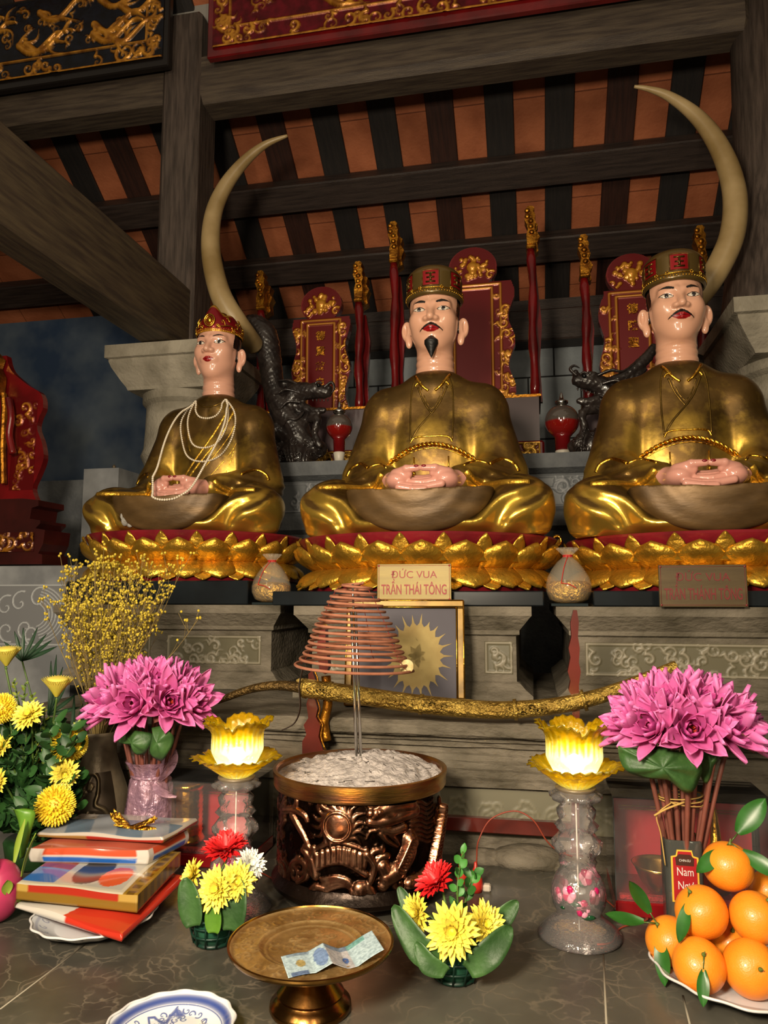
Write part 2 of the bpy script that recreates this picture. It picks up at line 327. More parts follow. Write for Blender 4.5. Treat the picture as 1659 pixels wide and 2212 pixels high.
# ------------------------------------------------------------------ relief fields (carving in low relief)
class HF:
    def __init__(s, u0, u1, v0, v1, du):
        s.nu = int(round((u1-u0)/du))+1; s.nv = int(round((v1-v0)/du))+1
        s.u = np.linspace(u0, u1, s.nu); s.v = np.linspace(v0, v1, s.nv); s.U, s.V = np.meshgrid(s.u, s.v); s.H = np.zeros_like(s.U)
    def stroke(s, pts, r0, r1=None, h=None):
        if r1 is None: r1 = r0
        pts = np.array([(p[0], p[1]) for p in pts], float); n = len(pts)
        R = max(r0, r1)
        for k in range(n-1):
            a, b = pts[k], pts[k+1]; lo = np.minimum(a, b)-R; hi = np.maximum(a, b)+R
            i0, i1 = np.searchsorted(s.u, [lo[0], hi[0]]); j0, j1 = np.searchsorted(s.v, [lo[1], hi[1]])
            if i1 <= i0 or j1 <= j0: continue
            U = s.U[j0:j1, i0:i1]; V = s.V[j0:j1, i0:i1]; d = b-a; q = np.clip(((U-a[0])*d[0]+(V-a[1])*d[1])/(d@d+1e-12), 0, 1)
            r = r0+(r1-r0)*(k+q)/(n-1); dd = np.hypot(U-a[0]-d[0]*q, V-a[1]-d[1]*q); hh = h if h else r
            s.H[j0:j1, i0:i1] = np.maximum(s.H[j0:j1, i0:i1], hh*np.sqrt(np.clip(1-(dd/r)**2, 0, 1)))
    def disc(s, c, r, h, ry=None):
        ry = ry or r; d = np.hypot((s.U-c[0])/r, (s.V-c[1])/ry); s.H = np.maximum(s.H, h*np.sqrt(np.clip(1-d*d, 0, 1)))
    def ring(s, c, r, w, h):
        d = abs(np.hypot(s.U-c[0], s.V-c[1])-r)/w; s.H = np.maximum(s.H, h*np.sqrt(np.clip(1-d*d, 0, 1)))
    def rect(s, x0, x1, y0, y1, w, h):
        for a, b in (((x0, y0), (x1, y0)), ((x1, y0), (x1, y1)), ((x1, y1), (x0, y1)), ((x0, y1), (x0, y0))): s.stroke([a, b], w, w, h)
    def scroll(s, c, size, a0, r, sgn=1, turns=1.3, h=None):
        pts = []
        for k in range(22):
            t = k/21; a = a0+sgn*turns*2*pi*t; q = size*(1-t)**1.1; pts.append((c[0]+q*cos(a), c[1]+q*sin(a)))
        s.stroke(pts, r, r*.5, h)
    def leafy(s, a, b, bend, r):
        a = np.array(a, float); b = np.array(b, float); d = b-a; n = np.array((-d[1], d[0]))
        s.stroke([a+d*t+n*bend*sin(pi*t) for t in np.linspace(0, 1, 8)], r, r*.25)
    def filler(s, rng, n, size, r, box=None):
        x0, x1, y0, y1 = box or (s.u[0], s.u[-1], s.v[0], s.v[-1])
        for _ in range(n):
            c = (rng.uniform(x0, x1), rng.uniform(y0, y1)); q = size*rng.uniform(.6, 1.2); sg = rng.choice((-1, 1)); a = rng.uniform(0, 6.3)
            s.scroll(c, q, a, r*rng.uniform(.7, 1.2), sg)
            e = (c[0]+q*cos(a)*2.4, c[1]+q*sin(a)*2.4); s.leafy((c[0]+q*cos(a), c[1]+q*sin(a)), e, .35*sg, r)
    def mesh(s, name, mp, mat, ground, high, parent=None, thr=.0006, top=.003, mask=None, loc=None):
        nu, nv = s.nu, s.nv; V = np.array([mp(s.U[j, i], s.V[j, i], s.H[j, i]) for j in range(nv) for i in range(nu)], np.float32)
        k = np.arange(nv*nu).reshape(nv, nu); Q = np.stack([k[:-1, :-1], k[:-1, 1:], k[1:, 1:], k[1:, :-1]], -1).reshape(-1, 4)
        if mask is not None: ok = mask(s.U, s.V); Q = Q[ok[:-1, :-1].ravel()]
        me = bpy.data.meshes.new(name); me.from_pydata(V.tolist(), [], Q.tolist()); me.update()
        t = np.clip((s.H-thr)/(top-thr), 0, 1).ravel()[:, None]; setcol(me, np.array(lin(ground))*(1-t)+np.array(lin(high))*t)
        return link(name, me, mat, parent, loc)
# ================================================================== SETTING
rng = random.Random(4)
def st(mb, name, mat, smooth=False): return tag(mb.build(name, mat, smooth=smooth), kind='structure')
st(MB().box((-4, -3, -.1), (4, 6, 0)), 'floor', M('floor tile', '#4a443c', '#3a352f', 3, .5))
# rear wall of stone blocks
def brickmat(name, c1, c2, mortar, bw, bh, rough=.7):
    m = M(name, c1, c2, 5, rough, 0, .3, 50); nt = m.node_tree; N = nt.nodes; L = nt.links; b = N['Principled BSDF']
    tc = N.new('ShaderNodeTexCoord'); mp = N.new('ShaderNodeMapping'); mp.inputs['Rotation'].default_value = (pi/2, 0, 0)
    L.new(tc.outputs['Object'], mp.inputs[0]); br = N.new('ShaderNodeTexBrick'); L.new(mp.outputs[0], br.inputs['Vector'])
    br.inputs['Scale'].default_value = 1; br.inputs['Brick Width'].default_value = bw; br.inputs['Row Height'].default_value = bh
    br.inputs['Mortar Size'].default_value = .006; br.inputs['Color1'].default_value = (1, 1, 1, 1); br.inputs['Color2'].default_value = (.8, .8, .82, 1); br.inputs['Mortar'].default_value = (*lin(mortar), 1)
    src = b.inputs['Base Color'].links[0].from_socket; mx = N.new('ShaderNodeMix'); mx.data_type = 'RGBA'; mx.blend_type = 'MULTIPLY'; mx.inputs[0].default_value = 1
    L.new(src, mx.inputs[6]); L.new(br.outputs[0], mx.inputs[7]); L.new(mx.outputs[2], b.inputs['Base Color']); return m
WB = brickmat('rear wall blocks', '#98a0a4', '#7f868b', '#2a2c2e', .34, .42)
st(MB().box((-4, 4.9, 0), (4, 5.05, 3.9)), 'wall_back', WB)
# roof: tile underside, rows marked by thin joints
CR = 6.9-.02; SL = .7
def roofz(Y): return CR-SL*Y
def roofmat():
    m = M('clay tile underside', '#b46a45', '#985433', 5, .75, 0, .3, 60); nt = m.node_tree; N = nt.nodes; L = nt.links; b = N['Principled BSDF']
    tc = N.new('ShaderNodeTexCoord'); mq = N.new('ShaderNodeMapping'); mq.inputs['Location'].default_value = (-.2+.325*20, 0, 0); L.new(tc.outputs['Object'], mq.inputs[0]); br = N.new('ShaderNodeTexBrick'); L.new(mq.outputs[0], br.inputs['Vector'])
    br.inputs['Scale'].default_value = 1; br.inputs['Brick Width'].default_value = .325; br.inputs['Row Height'].default_value = .24; br.offset = 0
    br.inputs['Mortar Size'].default_value = .003; br.inputs['Color1'].default_value = (1, 1, 1, 1); br.inputs['Color2'].default_value = (.82, .82, .8, 1); br.inputs['Mortar'].default_value = (.4, .35, .3, 1)
    src = b.inputs['Base Color'].links[0].from_socket; mx = N.new('ShaderNodeMix'); mx.data_type = 'RGBA'; mx.blend_type = 'MULTIPLY'; mx.inputs[0].default_value = 1
    L.new(src, mx.inputs[6]); L.new(br.outputs[0], mx.inputs[7]); L.new(mx.outputs[2], b.inputs['Base Color']); return m
mb = MB(); Y0, Y1 = 2.6, 4.9
mb.add([(-4, Y0, roofz(Y0)), (3, Y0, roofz(Y0)), (3, Y1, roofz(Y1)), (-4, Y1, roofz(Y1)), (-4, Y0, roofz(Y0)+.04), (3, Y0, roofz(Y0)+.04), (3, Y1, roofz(Y1)+.04), (-4, Y1, roofz(Y1)+.04)], [(0, 1, 2, 3), (7, 6, 5, 4), (0, 4, 5, 1), (1, 5, 6, 2), (2, 6, 7, 3), (3, 7, 4, 0)])
st(mb, 'ceiling', roofmat())
slope = -math.atan(SL); RS = Matrix.Rotation(slope, 4, 'X')
LR = (Y1-Y0)/cos(slope)
prev = {}
for k in range(-10, 5):
    x = .2+.325*k; dark = k % 3 != 1
    key = 'd' if dark else 'b'
    if key not in prev:
        o = MB().box((-.078, 0, -.022), (.078, LR, 0), bev=.004).build('rafter', RAFD if dark else RAFB, smooth=False); prev[key] = o
    else: o = prev[key].copy(); COL.objects.link(o)
    o.location = (x, Y0, roofz(Y0)-.001); o.rotation_euler = (slope, 0, 0)
    if dark: tag(o, 'blackish flat roof rafter running down over the orange clay tiles', 'rafter', 'blackish flat rafters under the roof tiles')
    else: tag(o, 'reddish brown flat roof rafter between two blackish rafters', 'rafter', 'reddish brown flat rafters under the roof tiles')
for Yc, lab in ((4.12, 'dark timber purlin under the rafters, uppermost of the three across the roof'), (4.52, 'dark timber purlin under the rafters, middle one behind the throne finials'), (4.86, 'lowest dark timber beam where the roof meets the rear wall')):
    T = Matrix.Translation((0, Yc, roofz(Yc)-.03)) @ RS
    if Yc < 4.8: o = MB().box((-4, -.08, -.09), (3, .09, 0), T, bev=.008).build('purlin', PURL, smooth=False)
    else: o = MB().box((-4, 4.72, 3.13), (3, 4.9, 3.34), bev=.01).build('wall_plate_beam', PURL, smooth=False)
    tag(o, lab, 'beam')
st(MB().box((-4, 4.84, 3.30), (3, 4.9, 3.45)), 'trim_1', PURL)
# timber posts on stone columns
def post(x0, x1, lab):
    o = MB().box((x0, 3.2, 2.66), (x1, 3.42, 4.46), bev=.02).build('timber_post', WOOD, smooth=False); return tag(o, lab, 'post')
o = post(-1.79, -1.585, 'tall square timber post standing on the left stone column')
a = P(1600, 100, 3.2).x
mb = MB(); N_ = 32
mb.lathe([(.27, 2.656), (.26, 2.75), (.225, 3.0), (.18, 3.3), (.16, 4.36)], 32, (a+.17, 3.35, 0))
tag(mb.build('timber_post', WOOD), 'dark round timber post at the right edge above the right stone capital', 'post')
def stone_column(cx, ztop, hw, lab):
    t = thing('stone_column', lab, 'column', (cx, 3.33, 0))
    mb = MB(); y0 = -hw
    q = lambda s, z: (-s, s, -s, s, z)
    mb.squarelathe([q(hw*.72, ztop-.2), q(hw*.74, ztop-.185), q(hw*.8, ztop-.16), q(hw*.92, ztop-.1), q(hw*.95, ztop-.075), q(hw*.95, ztop-.065), q(hw, ztop-.06), q(hw, ztop)])
    mb.build('capital', STONEL, t, smooth=False)
    mb = MB(); r = hw*.66
    mb.lathe([(r*1.1, 0), (r*1.1, 1.3), (r*1.0, 1.35), (r*1.0, ztop-.56), (r*1.06, ztop-.53), (r*1.13, ztop-.5), (r*1.06, ztop-.46), (r*1.04, ztop-.4), (r*1.02, ztop-.26), (r*1.12, ztop-.24), (r*1.12, ztop-.2)], 48)
    mb.build('shaft', STONEL, t, smooth=40); return t
stone_column(-1.66, 2.665, .285, 'pale round stone column with square capital behind the left statue')
stone_column(a+.2, 2.655, .34, 'pale stone column with square capital at the right edge')
# big tie beam and the beam running towards the viewer
zt = 3.97
mb = MB().box((-1.62, 3.22, zt), (1.0, 3.42, 4.24), bev=.035)
tag(mb.build('tie_beam', WOODX, smooth=False), 'thick weathered tie beam under the red carved board', 'beam')
mb = MB().box((-4, 3.22, zt+.03), (-1.76, 3.42, 4.26), bev=.035)
tag(mb.build('tie_beam', WOODX, smooth=False), 'thick weathered tie beam under the dark blue carved board', 'beam')
zd0, zd1 = P(0, 560, 1.9).z, P(0, 310, 1.9).z
mb = MB().box((-1.79, .6, 2.67), (-1.6, 3.3, 2.67+.33), bev=.03)
tag(mb.build('cross_beam', WOODY, smooth=False), 'long square beam running from the left post towards the viewer', 'beam')
st(MB().box((-4, 3.3, 4.2), (3, 3.36, 6)), 'wall_upper', M('lime plaster', '#8d8a84', None, rough=.9))
# side darkness: outer walls
st(MB().box((-4.1, -3, 0), (-4, 5, 5)), 'wall_left', M('dark side wall', '#4b4640', None, rough=.9))
st(MB().box((3, -3, 0), (3.1, 5, 5)), 'wall_right', MT['dark side wall'])
# carved boards hanging above
def board(name, x0, x1, ground, frame, lab, seed, zb):
    Yb = 3.12; t = thing(name, lab, 'carved board', (0, Yb, zb)); H = .5; W = x1-x0; r = random.Random(seed)
    MB().box((x0, .012, 0), (x1, .05, H), bev=.006).build('backing', frame, t, smooth=False)
    f = HF(x0+.03, x1-.03, .045, H-.02, .005)
    f.filler(r, int(W*16), .035, .009, (x0+.05, x1-.05, .07, .12)); f.filler(r, 12, .03, .009, (x0+.05, x0+.1, .12, H)); f.filler(r, 12, .03, .009, (x1-.1, x1-.05, .12, H))
    f.stroke([(x0+.04, .05), (x1-.04, .05)], .008); f.stroke([(x0+.12, .145), (x1-.12, .145)], .007)
    f.stroke([(x0+.12, .145), (x0+.12, H)], .007); f.stroke([(x1-.12, .145), (x1-.12, H)], .007)
    for k in range(int(W*7)):
        cx = r.uniform(x0+.2, x1-.2); cy = r.uniform(.2, .42)
        pts = [(cx+.055*i, cy+.05*sin(i*1.1+seed)) for i in range(6)]; f.stroke([tuple(p) for p in catmull([(p[0], p[1], 0) for p in pts], 4)], .02, .006, .012)
        for i in range(5): f.leafy(pts[i], (pts[i][0]+r.uniform(.04, .12), pts[i][1]+r.uniform(-.09, .1)), r.uniform(-.4, .4), .012)
    f.filler(r, int(W*26), .026, .007, (x0+.17, x1-.17, .19, .45))
    f.mesh('gilded_carving', lambda u, v, h: (u, .008-h*1.3, v), VCL, ground, '#c98c2e', t, .002, .007)
board('carved_board', -3.3, -1.72, '#101522', M('black lacquer', '#15110f', None, rough=.3), 'dark blue lacquer board with gilded carving at the upper left', 3, 4.115)
board('carved_board', -1.515, 1.1, '#6a0d1c', REDL, 'crimson lacquer board with gilded carving at the top centre', 8, 4.12)
# ------------------------------------------------------------------ rear altar with glazing at the left
def q_(x0, x1, y0, y1, z): return (x0, x1, y0, y1, z)
t = thing('rear_altar', 'blue grey stone altar shelf with carved frieze behind the statues', 'altar', (0, 3.25, 0))
mb = MB(); zs = 2.115
sec = [(0.06, 0), (.06, 1.78), (.03, 1.8), (.03, 1.86), (.05, 1.875), (.05, 2.03), (.0, 2.05), (0, zs), (1.55, zs), (1.55, 0)]
xa, xb = -1.44, .86
mb.add([(xa, y, z) for y, z in sec]+[(xb, y, z) for y, z in sec], [tuple(range(len(sec)-1, -1, -1)), tuple(range(len(sec), 2*len(sec)))]+[(i, (i+1) % len(sec), (i+1) % len(sec)+len(sec), i+len(sec)) for i in range(len(sec))])
mb.build('stone_body', STONEB, t, smooth=False)
for (u0, u1) in ((-1.35, -.62), (-.12, .42)):
    f = HF(u0, u1, 1.885, 2.02, .004); r = random.Random(int(u0*100)); f.rect(u0, u1, 1.885, 2.02, .006, .004)
    f.filler(r, int((u1-u0)*34), .035, .007)
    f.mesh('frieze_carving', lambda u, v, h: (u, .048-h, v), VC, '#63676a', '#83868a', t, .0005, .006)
mb = MB().box((-2.06, 3.1, 1.7), (-1.88, 3.28, 2.09)); 
tag(mb.build('stone_block', MARB, smooth=False), 'small pale stone block behind the left statue knee', 'block')
# glazed opening
WG = M('dark window glass', '#27364c', '#5b646b', 2.6, .12, 0, 0, spec=.8, ramp=(.35, .7))
st(MB().box((-3.9, 3.95, 2.17), (-1.7, 3.97, 3.2)), 'window_1', WG)
st(MB().box((-3.9, 3.9, 1.2), (-1.7, 4.0, 2.17)), 'wall_side', M('brown timber panel', '#4b3a2c', '#3a2c22', 4, .6))
# ------------------------------------------------------------------ lower stepped stone altar
t = thing('stepped_altar', 'weathered grey stone altar wall with stepped mouldings behind the offerings', 'altar', (0, 1.8, 0))
sec = [(0, .0), (0, .945), (.03, .95), (.03, 1.045), (.012, 1.05), (.012, 1.066), (.024, 1.07), (.026, 1.084), (.036, 1.088), (.036, 1.1), (.044, 1.104), (.046, 1.116), (.054, 1.12), (.054, 1.132), (.042, 1.136), (.040, 1.147), (.028, 1.151), (.026, 1.16), (.008, 1.164), (.0, 1.17), (0, 1.19), (.012, 1.2), (1.2, 1.2), (1.2, 0)]
mb = MB(); xa, xb = -1.35, 1.9; nx = 60; rr = random.Random(2)
n = len(sec)
for i in range(nx+1):
    x = xa+(xb-xa)*i/nx
    mb.add([(x, y+(rr.uniform(-.002, .002) if y < 1 else 0), z+rr.uniform(-.0015, .0015)) for y, z in sec], [])
for i in range(nx):
    for k in range(n): mb.f.append((i*n+k, i*n+(k+1) % n, (i+1)*n+(k+1) % n, (i+1)*n+k))
mb.f = [f[::-1] for f in mb.f]; mb.f += [tuple(range(n)), tuple(nx*n+i for i in range(n))[::-1]]
mb.build('moulded_stone', STONE, t, smooth=False)
f = HF(-1.2, 1.6, .952, 1.043, .004)
for i in range(38):
    x = -1.2+i*.078
    for q in (.036, .026, .015): f.stroke([(x+q*cos(a)+rr.uniform(-.004,.004), .962+q*sin(a)*(1.5+rr.uniform(-.25,.25))) for a in np.linspace(-.2, pi+.2, 14)], .0026, .0026, .0022)
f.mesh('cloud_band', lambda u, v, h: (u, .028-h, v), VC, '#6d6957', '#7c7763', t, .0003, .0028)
mb = MB()
for (x, w_, h_, d_) in ((-.02, .09, .03, .05), (.08, .12, .022, .04), (-.12, .07, .02, .03)):
    mb.ell((x, -.012, .9+h_*.4), (w_, d_, h_), 12, 6)
tag(mb.build('broken_stone_edge', STONE), 'cracked lump of stone along the foot of the altar wall', 'stone', ).location = (0, 1.78, 0)
# plinths
def plinth(x0, x1, y0, y1, lab, panels, seed):
    t = thing('stone_plinth', lab, 'plinth', (0, 0, 0)); z0, z1 = 1.201, 1.468
    R_ = lambda d, z: (x0+d, x1-d, y0+d, y1, z)
    MB().squarelathe([R_(.0, z0), R_(.0, z0+.02), R_(.02, z0+.035), R_(.035, z0+.05), R_(.045, z0+.055), R_(.045, z1-.085), R_(.035, z1-.08), R_(.035, z1-.068), R_(.03, z1-.062), R_(.004, z1-.03), R_(0, z1-.026), R_(0, z1)]).build('plinth_body', STONE, t, smooth=False)
    r = random.Random(seed)
    for (u0, u1) in panels:
        f = HF(u0, u1, z0+.075, z1-.1, .003); f.rect(u0+.004, u1-.004, z0+.079, z1-.104, .004, .004)
        f.filler(r, int((u1-u0)*70), .02, .004)
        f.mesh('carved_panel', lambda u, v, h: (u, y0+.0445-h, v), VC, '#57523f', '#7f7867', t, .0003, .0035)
plinth(-.70, -.005, 2.13, 2.98, 'grey stone plinth with carved panels under the middle statue', [(-.63, -.53), (-.14, -.06)], 2)
plinth(.062, 1.3, 2.13, 2.98, 'grey stone plinth with carved panel under the right statue', [(.14, .95)], 5)
plinth(-1.6, -.79, 2.27, 3.0, 'grey stone plinth with carved panel under the left statue', [(-1.52, -1.26), (-1.2, -.87)], 7)
# table
def marble():
    m = bpy.data.materials.new('dark veined marble'); m.use_nodes = True; nt = m.node_tree; N = nt.nodes; L = nt.links; b = N['Principled BSDF']
    tc = N.new('ShaderNodeTexCoord'); n1 = N.new('ShaderNodeTexNoise'); n1.inputs['Scale'].default_value = 4; n1.inputs['Detail'].default_value = 6; L.new(tc.outputs['Object'], n1.inputs[0])
    mx = N.new('ShaderNodeMix'); mx.data_type = 'VECTOR'; mx.inputs[0].default_value = .25; L.new(tc.outputs['Object'], mx.inputs[4]); L.new(n1.outputs[1], mx.inputs[5])
    def vein(scale, w0, w1):
        v = N.new('ShaderNodeTexVoronoi'); v.feature = 'DISTANCE_TO_EDGE'; v.inputs['Scale'].default_value = scale; L.new(mx.outputs[1], v.inputs['Vector'])
        r = N.new('ShaderNodeMapRange'); r.inputs[1].default_value = w0; r.inputs[2].default_value = w1; r.inputs[3].default_value = 1; r.inputs[4].default_value = 0; L.new(v.outputs[0], r.inputs[0]); return r.outputs[0]
    a = vein(7, .0, .022); a2 = vein(26, .0, .05)
    n2 = N.new('ShaderNodeTexNoise'); n2.inputs['Scale'].default_value = 16; n2.inputs['Detail'].default_value = 5; L.new(tc.outputs['Object'], n2.inputs[0])
    g = N.new('ShaderNodeMapRange'); g.inputs[1].default_value = .4; g.inputs[2].default_value = .62; L.new(n2.outputs[0], g.inputs[0])
    mm = N.new('ShaderNodeMath'); mm.operation = 'MAXIMUM'; L.new(a, mm.inputs[0]); L.new(a2, mm.inputs[1])
    m2 = N.new('ShaderNodeMath'); m2.operation = 'MULTIPLY'; L.new(mm.outputs[0], m2.inputs[0]); L.new(g.outputs[0], m2.inputs[1])
    base = N.new('ShaderNodeValToRGB'); base.color_ramp.elements[0].color = (*lin('#34322d'), 1); base.color_ramp.elements[1].color = (*lin('#5b584e'), 1)
    base.color_ramp.elements[0].position = .35; base.color_ramp.elements[1].position = .7; L.new(n1.outputs[0], base.inputs[0])
    cm = N.new('ShaderNodeMix'); cm.data_type = 'RGBA'; L.new(m2.outputs[0], cm.inputs[0]); L.new(base.outputs[0], cm.inputs[6]); cm.inputs[7].default_value = (*lin('#6a6255'), 1)
    L.new(cm.outputs[2], b.inputs['Base Color']); b.inputs['Roughness'].default_value = .33; return m
MARBLE = marble()
t = thing('offering_table', 'dark veined marble table top carrying all the offerings', 'table', (0, 0, 0))
MB().box((-2.2, .6, .84), (1.6, 1.8, .9), bev=.004).build('table_top', MARBLE, t, smooth=False)
MB().box((-2.1, .75, 0), (1.5, 1.78, .84)).build('table_base', STONE, t, smooth=False)
jm = M('joint grout', '#8b8373', None, rough=.8)
for (a, b) in (((0, 2180), (185, 2040)), ((1303, 2060), (1310, 2212)), ((1475, 2150), (1490, 2212))):
    p, q = PZ(*a, .9), PZ(*b, .9); MB().tube([p, q], .0016, 6, flat=.3).build('slab_joint', jm, t)
# ================================================================== STATUES
def head_sdf(p, ph=1):
    x, y, z = p; ax = np.sqrt(x*x+1e-6)
    q = (ax, y, z)
    d = s_ell(p, (0, .012, .03), (.087, .098, .115))
    d = smin(d, s_ell(p, (0, -.018, -.052), (.079, .078, .085)), .03)
    d = smin(d, s_ell(p, (0, -.045, -.112), (.036, .04, .028)), .035)          # chin
    d = smin(d, s_ell(q, (.042, -.05, -.03), (.036, .04, .036)), .02)            # cheek
    d = smin(d, s_cap(q, (.012, -.083, .017), (.05, -.066, .02), .011, .01), .02)  # brow ridge
    d = ssub(d, s_ell(q, (.04, -.106, .0), (.028, .018, .014)), .014)            # socket
    d = smin(d, s_ell(q, (.04, -.07, -.001), (.023, .016, .0115)), .003)        # lid / eye
    d = smin(d, s_cap(p, (0, -.083, .012), (0, -.112, -.034), .008, .0125), .014)  # nose
    d = smin(d, s_ell(q, (.016, -.098, -.038), (.011, .014, .009)), .008)
    d = ssub(d, s_ell(q, (.009, -.106, -.05), (.005, .006, .004)), .004)
    d = smin(d, s_ell(p, (0, -.083, -.068), (.034, .016, .018)), .012)
    d = smin(d, s_cap(q, (0.004, -.101, -.0655), (.026, -.088, -.07), .0055, .003), .003)
    d = smin(d, s_cap(q, (0.0, -.099, -.0755), (.02, -.09, -.073), .0068, .004), .003)
    # ears
    e = s_ell(q, (.098, .014, -.038), (.0195, .012, .036)); e = smin(e, s_ell(q, (.09, .008, -.08), (.012, .009, .021)), .012)
    e = ssub(e, s_ell(q, (.103, .002, -.036), (.008, .008, .022)), .004)
    d = smin(d, e, .006)
    nk = s_cap(p, (0, .018, -.34), (0, .01, -.08), .074, .060)+.0012*np.cos(z*250)*(z < -.14)
    return smin(d, nk, .018)
def head_cols(V, skin='#cf9c81', must=True, lipw=.031, brow=1.0, goatee=False):
    x, y, z = V[:, 0], V[:, 1], V[:, 2]; ax = abs(x); fr = y < -.03
    C_ = np.tile(np.array(lin(skin)), (len(V), 1))
    def put(m, c): C_[m] = lin(c)
    hair = (((y > -.03+.2*(z-.0)) & (z > -.012) & (ax > .06)) | ((y > -.012) & (z > -.06) & (ax < .084)) | (z > .056))
    put(hair & ~((ax > .0885) & (z < .02)), '#0c0b0d')
    # eyes (almond)
    ex = (ax-.041)/.0195; ez = z+.001-.0015*ex
    up = .0072*(1-ex**2); lo = -.0056*(1-ex**2); inside = (abs(ex) < 1) & (ez < up) & (ez > lo) & fr
    liner = (abs(ex) < 1.15) & (ez < up*1.0+.0032) & (ez > lo-.0016) & fr
    put(liner, '#15100f'); put(inside, '#cdbfae'); iris = inside & (((ax-.041)**2+(ez-.001)**2) < .0066**2)
    put(iris, '#1b1414')
    # brows
    t = (ax-.018)/.044; bz = .0215+.0095*np.sin(np.clip(t, 0, 1)*pi*.72)*1.2-.006*t; th = .0056*brow*np.clip(1.1-abs(t-.35)*1.4, .12, 1)
    put((t > 0) & (t < 1) & (abs(z-bz) < th) & fr, '#0e0c0d')
    # lips
    lx = np.clip(ax/lipw, 0, 1); top = -.0605-.008*lx**1.6-.0016*np.exp(-(ax/.005)**2); bot = -.083+.0125*lx**2
    put((ax < lipw) & (z < top) & (z > bot) & (y < -.07), '#8e1116')
    put((ax < lipw) & (abs(z+.0705+.001*lx) < .0009) & (y < -.07), '#4d070a')
    if must:
        m0 = -.0615-.017*(ax/.039)**1.7; put((ax < .039) & (z > m0) & (z < m0+.0125*(1-ax/.055)) & (y < -.05), '#0f0d0d')
    return C_
def body_sdf(p):
    x, y, z = p; ax = np.sqrt(x*x+1e-5); q = (ax, y, z)
    d = s_ell(p, (0, .10, .30), (.228, .14, .30))
    d = smin(d, s_ell(p, (0, .07, .08), (.32, .2, .13)), .06)
    d = smin(d, s_cap(q, (.05, .095, .53), (.172, .09, .508), .085, .085), .06)
    d = smin(d, s_cap(q, (.197, .08, .465), (.25, .03, .22), .075, .092), .05)     # upper arm sleeve
    d = smin(d, s_cap(q, (.25, .02, .235), (.115, -.19, .195), .078, .045), .03)  # forearm
    d = smin(d, s_ell(q, (.24, -.03, .18), (.075, .14, .05)), .03)             # hanging sleeve
    d = smin(d, s_ell(p, (0, .085, .585), (.10, .085, .065)), .05)              # collar rise
    # legs
    l = s_cap(q, (.1, .02, .09), (.312, -.2, .1), .1, .1)
    l = smin(l, s_ell(q, (.312, -.2, .085), (.118, .13, .092)), .03)
    l = smin(l, s_cap(q, (.29, -.255, .07), (.05, -.325, .045), .075, .05), .04)
    l = smin(l, s_ell(p, (0, -.24, .03), (.28, .165, .035)), .03)
    # folds on legs
    ph = (np.sqrt((ax-.12)**2+(z-.26)**2)*1.0)*80+1.5*np.sin(ax*24+z*16); m = np.clip((ax-.12)/.08, 0, 1)*np.clip((.17-z)/.05, 0, 1)*np.clip((-.05-y)/.08, 0, 1)
    l = l+.0085*np.sin(ph)*m
    d = smin(d, l, .02)
    # chest folds
    m2 = np.clip((-.0-y)/.05, 0, 1)*np.clip((z-.24)/.06, 0, 1)*np.clip((.5-z)/.08, 0, 1)
    d = d+.005*np.sin((ax*1.0-.12+(z-.3)*.28)*62)*m2*np.clip((ax-.09)/.05, 0, 1)
    m3 = np.clip((.27-z)/.05, 0, 1)*np.clip((z-.17)/.03, 0, 1)*np.clip((ax-.1)/.05, 0, 1)
    d = d+.003*np.sin((z+ax*.3)*170)*m3
    return np.maximum(d, -z+.0)
def hands_sdf(p):
    x, y, z = p; d = None
    def U(a, k=.006):
        nonlocal d; d = a if d is None else smin(d, a, k)
    for s in (1, -1):
        up = .0 if s > 0 else -.013; yo = 0 if s > 0 else -.012
        U(s_ell(p, (s*.09, -.305, .168), (.05, .055, .034)), .012); U(s_cap(p, (s*.145, -.245, .18), (s*.105, -.285, .172), .03, .035), .015); U(s_cap(p, (s*.1, -.32, .187), (s*.045, -.338, .187), .017, .013), .012)
        # thumb: rises from side of the palm, tips meet at the centre
        U(s_cap(p, (s*.1, -.315, .192), (s*.055, -.345, .204), .0165, .014), .012); U(s_cap(p, (s*.055, -.345, .204), (s*.009, -.352, .205), .014, .011), .004)
        for k in range(4):
            L_ = (.11, .125, .12, .10)[k]; yy = -.285-.0235*k+yo; zz = .163-.011*k+(.018 if s > 0 else 0)*(1 if k < 3 else .6)
            x0 = .08; a = (s*x0, yy, zz+.006); b = (s*(x0-L_*.55), yy-.006, zz-.004); c = (s*(x0-L_), yy-.004, zz-.002)
            U(s_cap(p, a, b, .0135, .0128), .0035); U(s_cap(p, b, c, .0128, .0105), .003)
    return d
def lap_sdf(p):
    d = s_ell(p, (0, -.24, .13), (.30, .192, .27)); g = (np.sqrt((p[0]/.235)**2+((p[2]-.145)/.145)**2)-1)*.15; d = -smin(-d, -g, .02); d = np.maximum(d, p[2]-.128-.06*np.abs(p[0]))
    r = np.sqrt(p[0]**2+(p[2]-.2)**2); return smin(d+.0008*np.sin(r*110), d+.004, .001)
PEARL = M('pearl', '#d8cdb8', None, rough=.22, coat=.6)
BODY = {}
def gold_tube(pts2, r, name, parent, mat=None, off=.0, col=None, fn=body_sdf, flat=1):
    pts = []
    for x, z in [(p.x, p.z) for p in catmull([(a, 0, b) for a, b in pts2], 6)]:
        y = front(fn, x, z)
        if y is not None: pts.append((x, y-off, z))
    return MB().tube(pts, r, 8, flat=flat).build(name, mat or GOLDS, parent)
HS = 1.10
